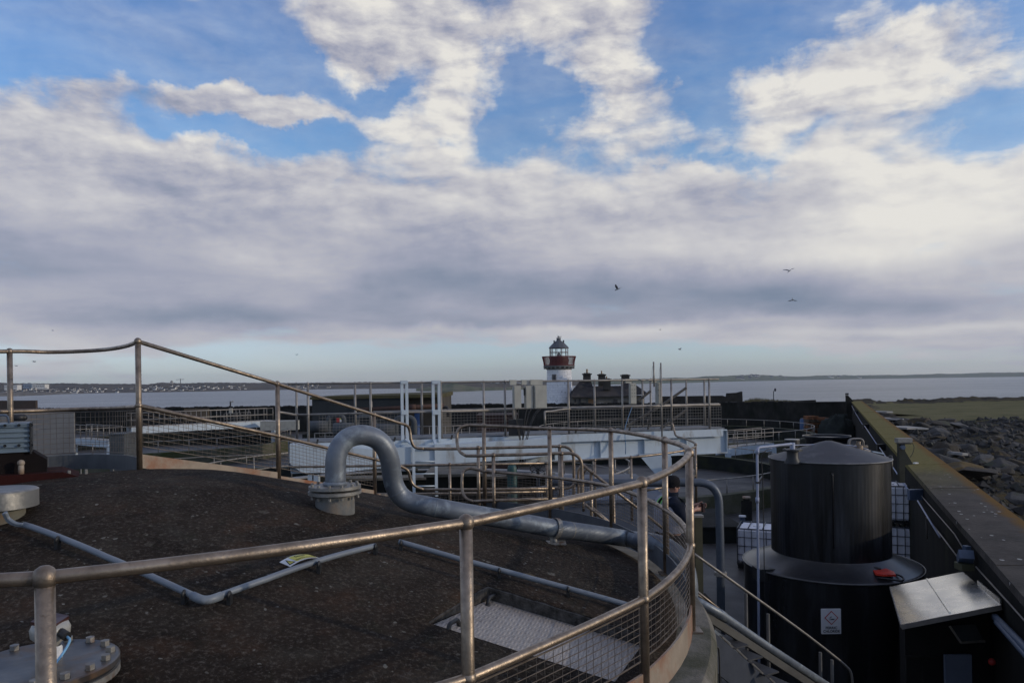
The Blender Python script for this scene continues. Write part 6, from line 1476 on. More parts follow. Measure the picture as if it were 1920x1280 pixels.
# ------------------------------------------------------------------ stair and conduit running down past the tank rim, lower right
sr = root('yard_stair', P(1400, 1280, 6.5), 'steel stair running down to the right below the tank rim', 'stair')
def stp(px, py, Y): return P(px, py, Y)
mb = MB(); mb.tube(crom([stp(1300, 1037, 6.6), stp(1400, 1108, 7.0), stp(1500, 1180, 7.5), stp(1560, 1226, 7.8), stp(1585, 1247, 7.9), stp(1596, 1262, 7.95), stp(1600, 1300, 8.0)], 5), .0125, 10); link('hand_rail', mb, M['steel_far'], sr)
dkp = pm('dull_grey_post', (.10, .095, .085), (.07, .066, .06), 6, .7, .2, 0)
for x, y, Y in ((1398.5, 1112, 7.0), (1440, 1150, 7.2), (1538, 1222, 7.7), (1560, 1236, 7.8)):
    mb = MB(); q = P(x, y, Y); mb.tube([q, q-up*1.1], .016, 10); link('post', mb, dkp, sr)
mb = MB(); mb.tube([stp(1300, 1103, 6.2), stp(1375, 1162, 6.5)], .011, 8); link('thin_rail', mb, M['steel'], sr)
mb = MB(); mb.tube([stp(1300, 1109, 6.2), stp(1362, 1152, 6.5)], .011, 8); link('thin_rail', mb, M['steel'], sr)
mb = MB(); mb.bar(stp(1325, 1210, 5.6), stp(1470, 1330, 6.4), .02, .24); link('stringer', mb, pm('blue_grey_stringer', (.065, .072, .088), (.045, .05, .062), 3, .7, 0, .1), sr)
dkt = pm('dark_grating', (.06, .06, .062), (.035, .035, .036), 12, .7, .2, .2)
for (x0, y0) in ((1352, 1192), (1378, 1214), (1408, 1241), (1440, 1268)):
    mb = MB(); mb.bar(stp(x0, y0, 6.0), stp(x0+20, y0+19, 6.02), .05, .012); link('tread_edge', mb, M['steel_far'], sr)
    mb = MB(); mb.box(stp(x0+8, y0+8, 6.25), (.16, .36, .012), (0, 0, .5)); link('tread', mb, dkt, sr)
mb = MB(); mb.bar(stp(1338, 1182, 6.0), stp(1500, 1320, 6.9), .012, .03); link('stringer_edge', mb, M['galv'], sr)
r = root('rail_conduit', P(1400, 1190, 6), 'thick blue-grey conduit sloping down past the stair on a cable tray', 'conduit')
mb = MB(); mb.tube([stp(1296, 1120, 5.9), stp(1350, 1150, 6.1), stp(1440, 1212, 6.5), stp(1575, 1300, 7.1)], .034, 14); link('tube', mb, M['galv'], r)
q = stp(1352, 1152, 6.12); d = (stp(1440, 1212, 6.5)-q).normalized(); mb = MB(); mb.tube([q-d*.05, q+d*.05], .040, 14); link('coupling', mb, M['galv'], r)
mb = MB(); mb.bar(stp(1296, 1136, 5.95), stp(1560, 1308, 7.0), .05, .06); link('cable_tray', mb, pm('grey_tray', (.10, .095, .085), (.07, .066, .06), 3, .6, .2, .1), r)
r = root('rope_tie', P(1318, 1180, 5.0), 'frayed teal strap and cable lying over the concrete rim by the end post', 'strap')
q = P(1312, 1190, 5.05); mb = MB(); mb.box(q, (.045, .09, .05), (0, 0, .2)); mb.box(q+Vector((.0, -.02, -.045)), (.07, .08, .03)); link('strap_body', mb, pm('dirty_teal_strap', (.04, .10, .12), (.02, .04, .05), 20, .8), r)
mb = MB(); mb.tube(crom([q+Vector((.02, -.05, -.05)), q+Vector((.05, -.06, -.045)), q+Vector((.09, -.06, -.06)), q+Vector((.115, -.05, -.1)), q+Vector((.118, -.05, -.4))], 5), .006, 6); link('cable', mb, M['black'], r)
mb = MB(); mb.box(q+Vector((.04, 0, .012)), (.02, .03, .03)); link('buckle', mb, M['white'], r)
# yellow-brown post in the shade
mb = MB(); a = P(1385, 1250, 8.5); mb.box((a.x, 8.5, -4.6), (.12, .12, 1.8), (0, R(6), 0)); mb.box((a.x, 8.5, -5.45), (.3, .3, .1)); tag(link('marker_bollard', mb, pm('dull_yellow_post', (.12, .075, .02), (.08, .05, .015), 4, .7), org=a), 'dull yellow-brown post in the shade beneath the yard stair', 'bollard')

# ------------------------------------------------------------------ yard items on the right
Mw = pm('orange_weathered_timber', (.30, .13, .06), (.18, .085, .045), 2, .8, 0, .1)
Mw2 = pm('grey_brown_timber', (.17, .12, .08), (.11, .08, .055), 2, .8, 0, .1)
Yk = 70
def pallet(x, y, z, m, w=1.2, d=1.0):
    mb = MB()
    for k in range(5): mb.box((x, y-d/2+d*k/4, z+.135), (w, .1, .022))
    for u in (-.5, 0, .5): mb.box((x+u*w*.92, y, z+.08), (.1, d, .09)); 
    for k in (0, 2, 4): mb.box((x, y-d/2+d*k/4, z+.022), (w, .1, .022))
    return mb
k = 0
for col in range(2):
    for j in range(12):
        bx = P(1521+col*19, 812, Yk).x; 
        if col == 1 and j > 10: continue
        jx = rm_.uniform(-.05, .05); mb = pallet(bx+jx, Yk, -5.48+j*.16, Mw if rm_.random() < .65 else Mw2, .98)
        p_ = link('pallet', mb, Mw if rm_.random() < .65 else Mw2, org=(bx, Yk, -5.48+j*.16))
        tag(p_, 'orange-brown wooden pallet in the %s of the two stacks by the far wall' % ('left', 'right')[col], 'pallet', 'pallets in the %s stack' % ('left', 'right')[col])
for (px0, yt, yb, w, h, lb) in ((1509, 778, 806, .9, 1.5, 'blue plastic drum box left of the pallet stacks'), (1546, 780, 800, .8, 1.3, 'blue box with a white sheet right of the pallet stacks')):
    q = P(px0, yb, Yk+1.5); mb = MB(); mb.lathe((q.x, q.y, 0), [(.001, -5.5), (w*.48, -5.5), (w*.5, -5.0), (w*.48, -5.5+h), (w*.4, -5.45+h), (.001, -5.44+h)], 20, True); o = root('blue_drum', (q.x, q.y, -5.5), lb, 'drum'); link('drum_body', mb, pm('blue_plastic', (.03, .09, .20), (.02, .06, .15), 2, .5, 0, 0), o)
    mb = MB(); mb.lathe((q.x, q.y, -5.44+h), [(w*.42, 0), (w*.42, .05), (.001, .06)], 20); link('lid', mb, M['white'] if px0 > 1540 else M['bluebox'], o)
# dark tarpaulin heap
mb = MB(); q = P(1572, 812, 68); vs = []
for i in range(15):
    for j in range(29):
        th, ph = math.pi/2*i/14, 2*math.pi*j/28; rr_ = 1+.22*mnoise.fractal(Vector((math.cos(ph)*2, math.sin(ph)*2, th*2)), .8, 2, 4)
        vs.append((q.x+1.75*rr_*math.cos(ph)*math.cos(th), q.y+1.4*rr_*math.sin(ph)*math.cos(th), -5.5+1.95*rr_*math.sin(th)))
mb.add(vs, [(i*29+j, i*29+j+1, (i+1)*29+j+1, (i+1)*29+j) for i in range(14) for j in range(28)], True); tag(link('tarpaulin_heap', mb, pm('dark_green_tarp', (.028, .034, .03), (.015, .018, .017), 1.5, .7, 0, .4, 6), org=q), 'large dark green bundled heap beside the pallet stacks', 'tarpaulin')
mb = MB(); q = P(1585, 795, 69); mb.box(q, (.5, .3, 1.0)); tag(link('yellow_sack', mb, pm('dull_yellow_sack', (.16, .14, .03), (.12, .10, .03), 3, .7), org=q), 'dull yellow sack right of the dark heap at the far wall', 'sack')
# low capped standpipes and slabs in the yard behind the pipe
q = P(1400, 962, 28); r = root('standpipe', q, 'stubby standpipe with a pale cap beside the round tank wall', 'standpipe')
mb = MB(); mb.lathe((q.x, q.y, 0), [(.2, -5.5), (.2, P(0, 960, 28).z-.0), (.12, P(1400, 953, 28).z), (.12, P(1400, 934, 28).z)], 14); link('pipe', mb, M['concrete_wet'], r)
mb = MB(); z = P(1400, 932, 28).z; mb.lathe((q.x, q.y, 0), [(.15, z-.03), (.15, z+.03), (.001, z+.04)], 14); link('cap', mb, M['toe'], r)
q = P(1392, 972, 27); r = root('standpipe', q, 'short white-capped standpipe left of the taller one', 'standpipe')
mb = MB(); z = P(1392, 967, 27).z; mb.lathe((q.x, q.y, 0), [(.1, -5.5), (.1, z-.03)], 12); link('pipe', mb, M['bluebox'], r); mb = MB(); mb.lathe((q.x, q.y, 0), [(.13, z-.03), (.13, z+.02), (.001, z+.03)], 12); link('cap', mb, M['white'], r)
lowbox('dark_plinth', 'dark raised slab in the yard between the bent pipe and the caged tank', 1316, 1392, 990, 1030, 25, 3.5, M['concrete_dark'], 'plinth', M['concrete_wet'])

# ------------------------------------------------------------------ gulls
Mg = pm('gull_grey', (.16, .17, .19), (.12, .13, .15), 3, .7, 0, 0); Mgw = pm('gull_white', (.5, .5, .5), (.4, .4, .4), 3, .7, 0, 0)
def gull(px, py, Y, heading, bank, flap, label, span=1.25):
    q = P(px, py, Y); mb = MB(); L = span*.42
    M3 = Euler((0, bank, heading)).to_matrix()
    body = [(-L*.5, .01), (-L*.35, .035), (-.02, .06), (L*.25, .05), (L*.42, .04), (L*.5, .012)]
    vs = []; n = 8
    for (x, rr_) in body:
        for k in range(n): a = 2*math.pi*k/n; vs.append(M3 @ Vector((x, rr_*math.cos(a), rr_*math.sin(a)))+q)
    mb.add(vs, [(i*n+k, i*n+(k+1) % n, (i+1)*n+(k+1) % n, (i+1)*n+k) for i in range(len(body)-1) for k in range(n)], True)
    mb.m = 0; mb.add([M3 @ Vector(v)+q for v in ((-L*.45, 0, .01), (-L*.75, .06, .01), (-L*.78, -.06, .01), (-L*.5, 0, -.01))], [(0, 1, 2), (3, 2, 1)])
    o = root('gull', q, label, 'gull', 'gulls flying over the bay'); link('body', mb, Mgw, o)
    for s in (-1, 1):
        mb = MB(); w1_, w2_ = span*.22, span*.5; z1_, z2_ = math.sin(flap)*w1_*1.1, math.sin(flap)*w1_*1.1+math.sin(flap*.3)*(w2_-w1_)
        pts = [(.09, 0, .03), (-.07, 0, .03), (.11, s*w1_, z1_), (-.06, s*w1_, z1_), (.03, s*w2_, z2_), (-.05, s*w2_*.97, z2_)]
        t = .008; vs = [M3 @ Vector(v)+q for v in pts]+[M3 @ (Vector(v)-Vector((0, 0, t)))+q for v in pts]
        mb.add(vs, [(0, 2, 3, 1), (2, 4, 5, 3), (6, 7, 9, 8), (8, 9, 11, 10), (0, 6, 8, 2), (2, 8, 10, 4), (1, 3, 9, 7), (3, 5, 11, 9), (4, 10, 11, 5)]); link('wing', mb, Mg, o)
gull(1158, 542, 62, 2.9, .35, .9, 'largest gull, wings raised, above and right of the lighthouse')
gull(1480, 508, 70, .6, -.55, .5, 'banking gull, highest on the right side of the sky')
gull(1486, 562, 110, 1.2, .6, -.5, 'small gull below the banking one on the right')
gull(1237.5, 618, 170, .3, .1, .3, 'tiny gull between the largest gull and the horizon')
gull(1274, 655, 110, .2, .2, .5, 'small gull low above the bridge masts')
gull(556, 665, 180, 1.0, .3, .4, 'lone tiny gull above the sloping guardrail')
gull(64, 678, 110, 0.2, .1, .35, 'gull low near the left edge, right of another')
gull(30, 685.5, 120, .1, .2, .2, 'gull lowest at the left edge beside the first post')
gull(99, 619.5, 190, .1, .1, .3, 'faint gull above the curved rail at far left')
# ------------------------------------------------------------------ rock armour outside the sea wall
def rock_mat(name, a, b_, lich, lo):
    m = bpy.data.materials.new(name); m.use_nodes = True; g = NG(m.node_tree); b = m.node_tree.nodes['Principled BSDF']
    t = g.n('ShaderNodeTexCoord').outputs['Object']; oi = g.n('ShaderNodeObjectInfo')
    tt = g.v('ADD', t, oi.outputs['Location'])
    n = g.noise(tt, 1.4, 8, .65); n2 = g.noise(g.v('ADD', tt, (4, 2, 9)), .8, 6, .6); n3 = g.noise(tt, 7, 6, .7)
    col = g.mix(g.maprange(n, .35, .65), a, b_)
    col = g.mix(g.maprange(oi.outputs['Random'], 0, 1, 0, .75), col, g.ramp(g.m('FRACT', g.m('MULTIPLY', oi.outputs['Random'], 7.3)), [(0, (.085, .08, .074)), (.35, (.03, .028, .026)), (.6, (.07, .052, .03)), (1, (.10, .096, .092))]))
    geo = g.n('ShaderNodeNewGeometry'); sp = g.n('ShaderNodeSeparateXYZ'); g.put(sp.inputs[0], geo.outputs['Normal'])
    f = g.m('MULTIPLY', g.maprange(n2, lo, lo+.15), g.maprange(sp.outputs[2], -.1, .5))
    col = g.mix(f, col, lich); col = g.mix(g.maprange(n3, .6, .72, 0, .5), col, (.16, .15, .14))
    g.put(b.inputs['Base Color'], col); b.inputs['Roughness'].default_value = .9
    bp = g.n('ShaderNodeBump'); bp.inputs['Strength'].default_value = .8; bp.inputs['Distance'].default_value = .06
    g.put(bp.inputs['Height'], g.noise(tt, 5, 9, .7)); m.node_tree.links.new(bp.outputs[0], b.inputs['Normal']); return m
RK = [rock_mat('dark_granite', (.024, .023, .022), (.048, .045, .042), (.075, .055, .022), .54), rock_mat('brown_granite', (.034, .028, .023), (.062, .051, .040), (.09, .06, .018), .46),
      rock_mat('grey_granite', (.055, .051, .047), (.035, .033, .031), (.05, .055, .025), .55)]
RKo = rock_mat('orange_lichened_rock', (.06, .048, .03), (.085, .06, .025), (.10, .062, .012), .35)
RKp = rock_mat('pale_slab', (.17, .165, .16), (.12, .115, .11), (.10, .10, .08), .7)
def rock_mesh(seed, flat=.7, n=18):
    rg = random.Random(seed); bm = bmesh.new()
    for k in range(n):
        v = Vector((rg.gauss(0, 1), rg.gauss(0, 1), rg.gauss(0, 1))).normalized(); v = Vector((v.x*1.15, v.y*.95, v.z*flat))*rg.uniform(.85, 1.05); bm.verts.new(v)
    bmesh.ops.convex_hull(bm, input=bm.verts); 
    for v in [v for v in bm.verts if not v.link_faces]: bm.verts.remove(v)
    bmesh.ops.dissolve_limit(bm, angle_limit=.25, verts=bm.verts, edges=bm.edges)
    bmesh.ops.bevel(bm, geom=list(bm.edges), offset=.07, segments=2, affect='EDGES', profile=.6)
    bmesh.ops.triangulate(bm, faces=bm.faces)
    bmesh.ops.subdivide_edges(bm, edges=[e for e in bm.edges if e.calc_length() > .35], cuts=2, use_grid_fill=True)
    for v in bm.verts: v.co += v.co.normalized()*.05*mnoise.fractal(v.co*2.2+Vector((seed, 0, 0)), .8, 2, 4)
    bmesh.ops.recalc_face_normals(bm, faces=bm.faces)
    me = bpy.data.meshes.new('boulder'); bm.to_mesh(me); bm.free(); return me
RM = [rock_mesh(i, .6+.05*(i % 4)) for i in range(10)]
meshes = {}
def rock(x, y, sz, mi, mat, zoff=0, rot=None, sc=None):
    key = (mi, mat.name)
    if key not in meshes: me = RM[mi].copy(); me.materials.clear(); me.materials.append(mat); meshes[key] = me
    o = bpy.data.objects.new('boulder', meshes[key]); scene.collection.objects.link(o)
    o.location = (x, y, outz(x, y)+zoff); o.rotation_euler = rot or (rr2.uniform(-.35, .35), rr2.uniform(-.35, .35), rr2.uniform(0, 6.3)); sc = sc or (1, 1, 1)
    o.scale = (sz*sc[0], sz*sc[1], sz*sc[2]); return o
rr2 = random.Random(77); placed = []; cnt = 0; tries = 0
while cnt < 240 and tries < 9000:
    tries += 1
    y = 13+59*rr2.random()**.85; s = .9+ (rr2.random()**1.4)*min(30, .32*y+4)
    x = wx(y)+1.03+s
    if x/y > .74 or y > 70-3*rr2.random()+(6 if s < 3 else 0): continue
    if y < 30 and rr2.random() < .55: continue
    sz = (.26+.9*rr2.random()**2.6)*(1 if y > 28 else .62)
    if rr2.random() < .12 and y > 30: sz *= 1.5
    if x/y > .60: sz *= .7
    if any((x-a)**2+(y-b)**2 < (.62*(sz+c))**2 for a, b, c in placed): continue
    placed.append((x, y, sz)); cnt += 1
    mat = rr2.choice([RK[0], RK[0], RK[1], RK[2]]) if y > 24 or rr2.random() < .4 else rr2.choice([RKo, RK[1], RK[2]])
    o = rock(x, y, sz, rr2.randrange(10), mat, zoff=sz*.12, sc=(1, rr2.uniform(.7, 1.1), rr2.uniform(.55, 1.15)))
    tag(o, 'ordinary angular dark boulder of the rock armour beyond the sea wall', 'boulder', 'boulders of the rock armour')
def named_rock(px, py, Y, sz, label, mat, mi=2, sc=(1, 1, .5), rot=(0, 0, 0), zo=0):
    q = P(px, py, Y); o = rock(q.x, q.y, sz, mi, mat, rot=rot, sc=sc); o.location.z = q.z-sz*sc[2]*.3+zo; tag(o, label, 'boulder'); return o
named_rock(1812, 800, 58, 1.25, 'pale flat-faced slab boulder, the lightest rock beyond the wall', RKp, 3, (1.2, .9, .28), (.15, .35, .2))
named_rock(1845, 832, 46, .95, 'large dark rounded boulder right of the pale slab', RK[0], 4, (1.2, 1, .75))
named_rock(1905, 835, 45, .9, 'large dark boulder at the right picture edge', RK[0], 5, (1.2, 1, .7))
named_rock(1738, 800, 57, 1.1, 'dark slanting boulder left of the pale slab', RK[0], 6, (1.2, .9, .75), (0, .3, .3))
named_rock(1660, 783, 68, 1.1, 'dark flat boulder touching the mossy wall near the meadow', RK[0], 7, (1.3, .9, .5))
named_rock(1725, 842, 40, .85, 'square dark boulder beside the wall behind the floodlight arm', RK[0], 8, (1.2, 1, .65))
named_rock(1790, 872, 31.5, .95, 'big orange-brown lichened boulder beside the wall', RKo, 1, (1.2, 1, .62))
named_rock(1836, 880, 30, .7, 'dark mossy boulder right of the orange lichened one', RK[1], 9, (1.2, 1, .55))
# broken pale concrete slabs between wall and rocks
def slab(px, py, Y, w, d, label, rot, seed):
    rg = random.Random(seed); q = P(px, py, Y); mb = MB(); n = 9; pts = []
    for k in range(n):
        a = 2*math.pi*k/n+rg.uniform(-.2, .2); rad_ = rg.uniform(.6, 1.1); pts.append(Vector((q.x+w*rad_*math.cos(a), q.y+d*rad_*math.sin(a), q.z-.1)))
    mb.prism(pts, (0, 0, .12)); o = fixn(link('broken_slab', mb, pm('broken_concrete', (.42, .40, .38), (.30, .29, .27), 1.5, .85, 0, .2), org=q)); o.rotation_euler = rot; tag(o, label, 'slab', 'broken pale slabs by the wall')
slab(1648, 771, 78, 1.3, 1.3, 'broken pale slab beside the wall, farthest of three', (0, .02, 0), 1)
slab(1668, 784, 66, 1.2, 1.6, 'broken pale slab beside the wall, middle of three', (0, .03, 0), 2)
slab(1692, 800, 55, 1.5, 2.0, 'broken pale slab beside the wall, nearest and largest of three', (0, .04, 0), 3)
slab(1795, 848, 36.5, .5, .35, 'small pale slab fragment lying above the orange lichened boulder', (0, .1, 0), 4)
# loose rubble between the boulders: nobody could count it
mb = MB(); rg = random.Random(31)
for i in range(2600):
    y = 13+57*rg.random(); s = .3+rg.random()*min(34, .4*y+4); x = wx(y)+1.05+s
    if x/y > .75: continue
    sz = rg.uniform(.05, .2)*(1+y/60); z = outz(x, y)+sz*.1; M3 = Euler((rg.uniform(0, 3), rg.uniform(0, 3), rg.uniform(0, 3))).to_matrix()
    vs = [M3 @ Vector(v)*sz*rg.uniform(.7, 1.2)+Vector((x, y, z)) for v in ((1, 0, 0), (-1, 0, 0), (0, 1, 0), (0, -1, 0), (0, 0, .8), (0, 0, -.8), (.6, .6, .5))]
    mb.add(vs, [(0, 2, 6), (6, 2, 4), (0, 6, 4), (2, 1, 4), (1, 3, 4), (3, 0, 4), (2, 0, 5), (1, 2, 5), (3, 1, 5), (0, 3, 5)])
o = link('rubble', mb, RK[2], org=(20, 30, -4)); tag(o, 'loose dark rubble between the boulders beyond the wall', 'rubble', kind='stuff')

# ------------------------------------------------------------------ the person
def skin_obj(name, nodes, edges, mat, parent, levels=2, rootn=None):
    names = list(nodes); idx = {n: i for i, n in enumerate(names)}; o0 = Vector(ORG[parent.name])
    me = bpy.data.meshes.new(name); me.from_pydata([tuple(Vector(nodes[n][0])-o0) for n in names], [(idx[a], idx[b_]) for a, b_ in edges], [])
    o = bpy.data.objects.new(name, me); scene.collection.objects.link(o)
    sk = o.modifiers.new('s', 'SKIN'); sk.use_smooth_shade = True
    for i, n in enumerate(names):
        v = me.skin_vertices[0].data[i]; r_ = nodes[n][1]; v.radius = r_ if isinstance(r_, tuple) else (r_, r_); v.use_root = (n == (rootn or names[0]))
    sb = o.modifiers.new('u', 'SUBSURF'); sb.levels = levels; sb.render_levels = levels
    dg = bpy.context.evaluated_depsgraph_get(); me2 = bpy.data.meshes.new_from_object(o.evaluated_get(dg))
    o.modifiers.clear(); o.data = me2; me2.materials.clear(); me2.materials.append(mat)
    for p in me2.polygons: p.use_smooth = True
    o.parent = parent; ORG[o.name] = o0; return o
def person():
    bx, by, fz = 2.22, 10.55, -3.145
    r = root('person', (bx, by, fz), 'person in dark hat and hi-vis vest holding a small device behind the end post', 'person')
    # local frame: f = facing direction (to the right and slightly away), l = their left (away from camera)
    f = Vector((.97, .24, 0)).normalized(); l = Vector((-f.y, f.x, 0))
    def q(a, b_, h): return Vector((bx, by, fz))+f*a+l*b_+Vector((0, 0, h))
    skinm = pm('skin', (.36, .19, .14), (.30, .15, .11), 12, .55, 0, .05); navy = pm('navy_jacket', (.016, .020, .034), (.010, .013, .022), 8, .8, 0, .3, 14)
    dark = pm('dark_trousers', (.018, .018, .02), (.012, .012, .014), 8, .85, 0, .2); vestm = pm('reflective_grey_vest', (.30, .30, .34), (.24, .24, .28), 8, .6, 0, .1); limem = pm('lime_trim', (.20, .62, .12), (.16, .5, .1), 8, .6, 0, 0)
    hatm = pm('black_knit_hat', (.012, .012, .014), (.02, .018, .02), 30, .95, 0, .5, 80); brown = pm('brown_cuff', (.07, .04, .03), (.05, .03, .025), 8, .8, 0, 0)
    # hands on the device, in front of the chest
    hd = P(1313, 953, 0.0001)  # unused direction helper
    hL = q(.46, .03, 1.345); hR = q(.40, -.03, 1.30)
    sh = 1.43
    N = {'pel': (q(0, 0, .93), (.15, .13)), 'wa': (q(.0, 0, 1.10), (.14, .12)), 'ch': (q(-.01, 0, 1.30), (.15, .13)), 'ub': (q(0, 0, 1.42), (.12, .10)), 'nk': (q(.02, 0, 1.50), .055), 'hd0': (q(.045, 0, 1.555), .062), 'hd1': (q(.045, 0, 1.62), (.085, .075)), 'hd2': (q(.035, 0, 1.685), (.078, .07)),
         'sL': (q(-.02, .17, sh), .06), 'eL': (q(.10, .25, 1.20), .048), 'wL': (hL-f*.07+l*.03, .028), 'pL': (hL, (.036, .02)),
         'sR': (q(-.02, -.17, sh), .06), 'eR': (q(.06, -.27, 1.17), .048), 'wR': (hR-f*.08-l*.03, .028), 'pR': (hR, (.036, .02)),
         'hiL': (q(0, .09, .88), .10), 'kL': (q(.03, .10, .48), .06), 'aL': (q(-.02, .11, .09), .042), 'tL': (q(.14, .12, .04), .035),
         'hiR': (q(0, -.09, .88), .10), 'kR': (q(.05, -.10, .48), .06), 'aR': (q(.0, -.11, .09), .042), 'tR': (q(.16, -.12, .04), .035)}
    E_ = [('pel', 'wa'), ('wa', 'ch'), ('ch', 'ub'), ('ub', 'nk'), ('nk', 'hd0'), ('hd0', 'hd1'), ('hd1', 'hd2'), ('ub', 'sL'), ('sL', 'eL'), ('eL', 'wL'), ('wL', 'pL'), ('ub', 'sR'), ('sR', 'eR'), ('eR', 'wR'), ('wR', 'pR'),
          ('pel', 'hiL'), ('hiL', 'kL'), ('kL', 'aL'), ('aL', 'tL'), ('pel', 'hiR'), ('hiR', 'kR'), ('kR', 'aR'), ('aR', 'tR')]
    for sN, h0, sg in (('L', hL, 1), ('R', hR, -1)):
        for k, (ln, up_) in enumerate(((.075, .024), (.082, .008), (.078, -.008), (.062, -.024))):
            b0 = h0+f*.035+Vector((0, 0, up_)); m1 = h0+f*(.035+ln*.45)+Vector((0, 0, up_))+l*(-sg*.012); m2 = h0+f*(.035+ln*.7)+Vector((0, 0, up_-.008))+l*(-sg*.042)
            N[f'f{sN}{k}a'] = (b0, .0095); N[f'f{sN}{k}b'] = (m1, .0088); N[f'f{sN}{k}c'] = (m2, .0078)
            E_ += [('p'+sN, f'f{sN}{k}a'), (f'f{sN}{k}a', f'f{sN}{k}b'), (f'f{sN}{k}b', f'f{sN}{k}c')]
        N[f't{sN}a'] = (h0-f*.005+Vector((0, 0, .036))-l*sg*.01, .011); N[f't{sN}b'] = (h0+f*.03+Vector((0, 0, .055))-l*sg*.03, .0095)
        E_ += [('p'+sN, f't{sN}a'), (f't{sN}a', f't{sN}b')]
    body = skin_obj('body', N, E_, skinm, r)
    # face: nose, ears
    mb = MB(); mb.add([q(.115, 0, 1.66), q(.145, 0, 1.605), q(.118, .018, 1.60), q(.118, -.018, 1.60), q(.115, 0, 1.592)], [(0, 2, 1), (0, 1, 3), (1, 2, 4), (1, 4, 3)], True)
    for s_g in (-1, 1): mb.ball(q(.03, s_g*.082, 1.625), .026, 8, (.6, .5, 1.1))
    mb.tube([q(.118, -.022, 1.572), q(.126, 0, 1.574), q(.118, .022, 1.572)], .006, 6); link('face_features', mb, skinm, body)
    mb = MB()
    for s_g in (-1, 1): mb.ball(q(.112, s_g*.032, 1.648), .010, 8)
    link('eye', mb, M['ink'], body)
    # hat
    mb = MB(); hp = [(.094, 1.64), (.103, 1.655), (.102, 1.69), (.106, 1.70), (.103, 1.735), (.088, 1.775), (.055, 1.80), (.02, 1.808), (.001, 1.81)]
    m2 = MB(); m2.lathe((0, 0, 0), hp, 24, True); c = q(.022, 0, 0)
    mb.add([c+f*v.x*1.12+l*v.y*.92+Vector((0, 0, v.z-.012+.0*v.x-.18*v.x*0)) for v in m2.v], m2.f, True); link('knit_hat', mb, hatm, r)
    # jacket and trousers
    J = {'pel': (q(-.01, 0, .90), (.19, .17)), 'wa': (q(-.01, 0, 1.10), (.18, .15)), 'ch': (q(-.02, 0, 1.30), (.185, .155)), 'ub': (q(-.01, 0, 1.43), (.14, .12)), 'nk': (q(.01, 0, 1.535), .082),
         'sL': (q(-.02, .19, sh), .08), 'eL': (q(.10, .27, 1.20), .068), 'wL': (hL-f*.10+l*.045, .048), 'sR': (q(-.02, -.19, sh), .08), 'eR': (q(.06, -.29, 1.17), .068), 'wR': (hR-f*.12-l*.05, .048)}
    skin_obj('jacket', J, [('pel', 'wa'), ('wa', 'ch'), ('ch', 'ub'), ('ub', 'nk'), ('ub', 'sL'), ('sL', 'eL'), ('eL', 'wL'), ('ub', 'sR'), ('sR', 'eR'), ('eR', 'wR')], navy, r)
    T_ = {k: N[k] for k in ('pel', 'hiL', 'kL', 'aL', 'hiR', 'kR', 'aR')}
    T_ = {k: (v[0], (v[1][0]*1.06, v[1][1]*1.06) if isinstance(v[1], tuple) else v[1]*1.35) for k, v in T_.items()}
    skin_obj('trousers', T_, [('pel', 'hiL'), ('hiL', 'kL'), ('kL', 'aL'), ('pel', 'hiR'), ('hiR', 'kR'), ('kR', 'aR')], dark, r)
    for s_g in ('L', 'R'):
        a, t_ = N['a'+s_g][0], N['t'+s_g][0]; skin_obj('boot', {'a': (a+up*.08, .062), 'b': (a-up*.02, .06), 'c': (t_, .05)}, [('a', 'b'), ('b', 'c')], M['black'], r)
    mb = MB(); m2 = MB(); m2.lathe((0, 0, 0), [(.082, 0), (.09, .04), (.08, .075), (.072, .07)], 20, True); c = q(.015, 0, 1.49); mb.add([c+f*v.x*1.1+l*v.y+Vector((0, 0, v.z)) for v in m2.v], m2.f, True); link('collar', mb, navy, r)
    # vest: shell around the chest, open at the front and below the arms
    def vest_pt(ang, h, k=0):
        t = (h-1.0)/.5; ra = .205+.01*math.sin(t*3)+k; rb_ = .235-.085*max(0, t-.55)/.45+k
        return q(-.015+ra*math.cos(ang)*(1-.25*max(0, t-.7)), rb_*math.sin(ang), h)
    def patch(a0, a1, h0, h1, k, m, name, n=10, mh=8, skew=0):
        mb = MB(); vs = [vest_pt(a0+(a1-a0)*i/n+skew*(j/mh), h0+(h1-h0)*j/mh, k) for j in range(mh+1) for i in range(n+1)]
        mb.add(vs, [(j*(n+1)+i, j*(n+1)+i+1, (j+1)*(n+1)+i+1, (j+1)*(n+1)+i) for j in range(mh) for i in range(n)], True); return link(name, mb, m, r)
    patch(.25, math.pi*2-.25, 1.02, 1.40, .018, vestm, 'vest')
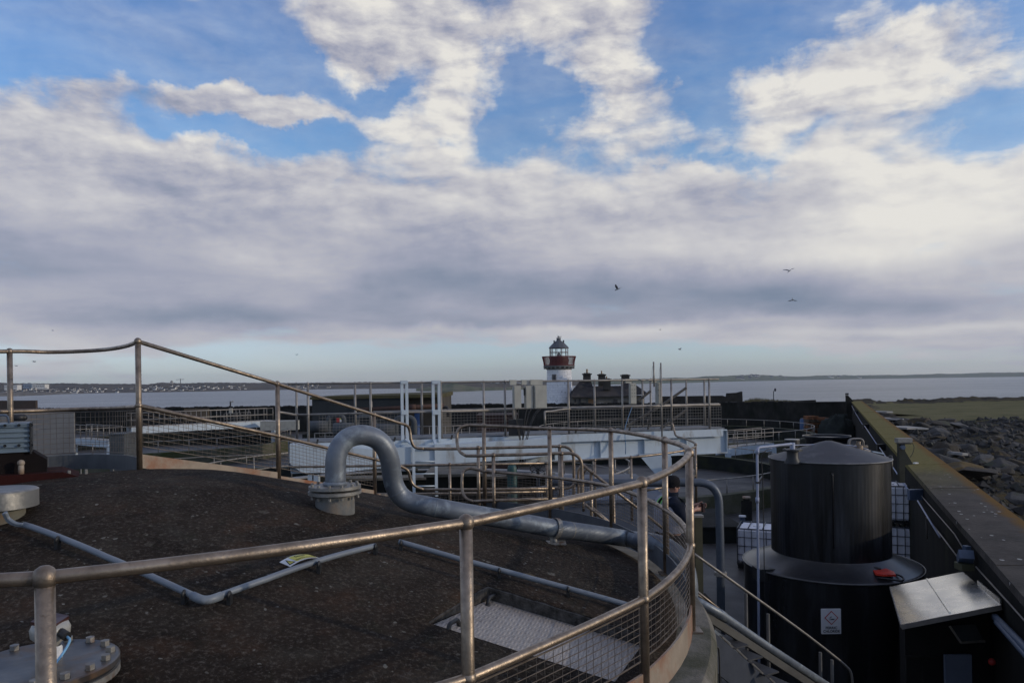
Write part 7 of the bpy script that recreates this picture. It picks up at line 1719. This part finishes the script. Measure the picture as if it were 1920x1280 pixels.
    patch(math.pi*2-.62, math.pi*2-.55, 1.02, 1.40, .026, limem, 'lime_trim', n=2)
    for s_g in (-1, 1):
        # shoulder straps of the vest running front to back over the shoulder
        for (w, k, m_, nm) in ((.055, .002, vestm, 'vest_strap'), (.014, .008, limem, 'lime_trim')):
            mb = MB(); pts = []
            for t in range(11):
                a = math.pi*t/10; pts.append(q(-.02+(.175+k)*math.cos(a), s_g*(.115-.02*math.sin(a)+ (.05 if nm == 'lime_trim' else 0)*(-1)), 1.31+(.205+k)*math.sin(a)**.8))
            vs = []; [vs.extend((p_-l*w, p_+l*w)) for p_ in pts]; mb.add(vs, [(2*i, 2*i+1, 2*i+3, 2*i+2) for i in range(10)], True); link(nm, mb, m_, r)
    # device held: top-level thing
    d0 = (hL+hR)/2+f*.055; dv = root('handheld_camera', d0, 'small dark reddish device held in both hands of the person', 'camera')
    mb = MB(); Mz = Matrix((f, l, Vector((0, 0, 1)))).transposed(); mb.box(d0, (.03, .10, .13), Mz); o = link('case', mb, pm('dark_red_case', (.05, .02, .022), (.03, .015, .016), 8, .4, 0, 0), dv)
    mb = MB(); mb.tube([d0+f*.015, d0+f*.035], .022, 12); link('lens', mb, M['black'], dv)
person()
# ------------------------------------------------------------------ haze: thin air over the whole bay
mb = MB(); mb.hexa([(-9000, -2500, SEA-1), (9000, -2500, SEA-1), (9000, 9500, SEA-1), (-9000, 9500, SEA-1)], [(-9000, -2500, 150), (9000, -2500, 150), (9000, 9500, 150), (-9000, 9500, 150)])
hm = bpy.data.materials.new('sea_haze'); hm.use_nodes = True; hm.node_tree.nodes.clear()
vo_ = hm.node_tree.nodes.new('ShaderNodeVolumePrincipled'); oo_ = hm.node_tree.nodes.new('ShaderNodeOutputMaterial'); hm.node_tree.links.new(vo_.outputs[0], oo_.inputs['Volume'])
vo_.inputs['Color'].default_value = (.80, .88, 1, 1); vo_.inputs['Density'].default_value = .00006; vo_.inputs['Anisotropy'].default_value = .2
o = link('haze', mb, hm); o['label'] = 'thin pale haze lying over the bay'; o['category'] = 'haze'; o['kind'] = 'stuff'
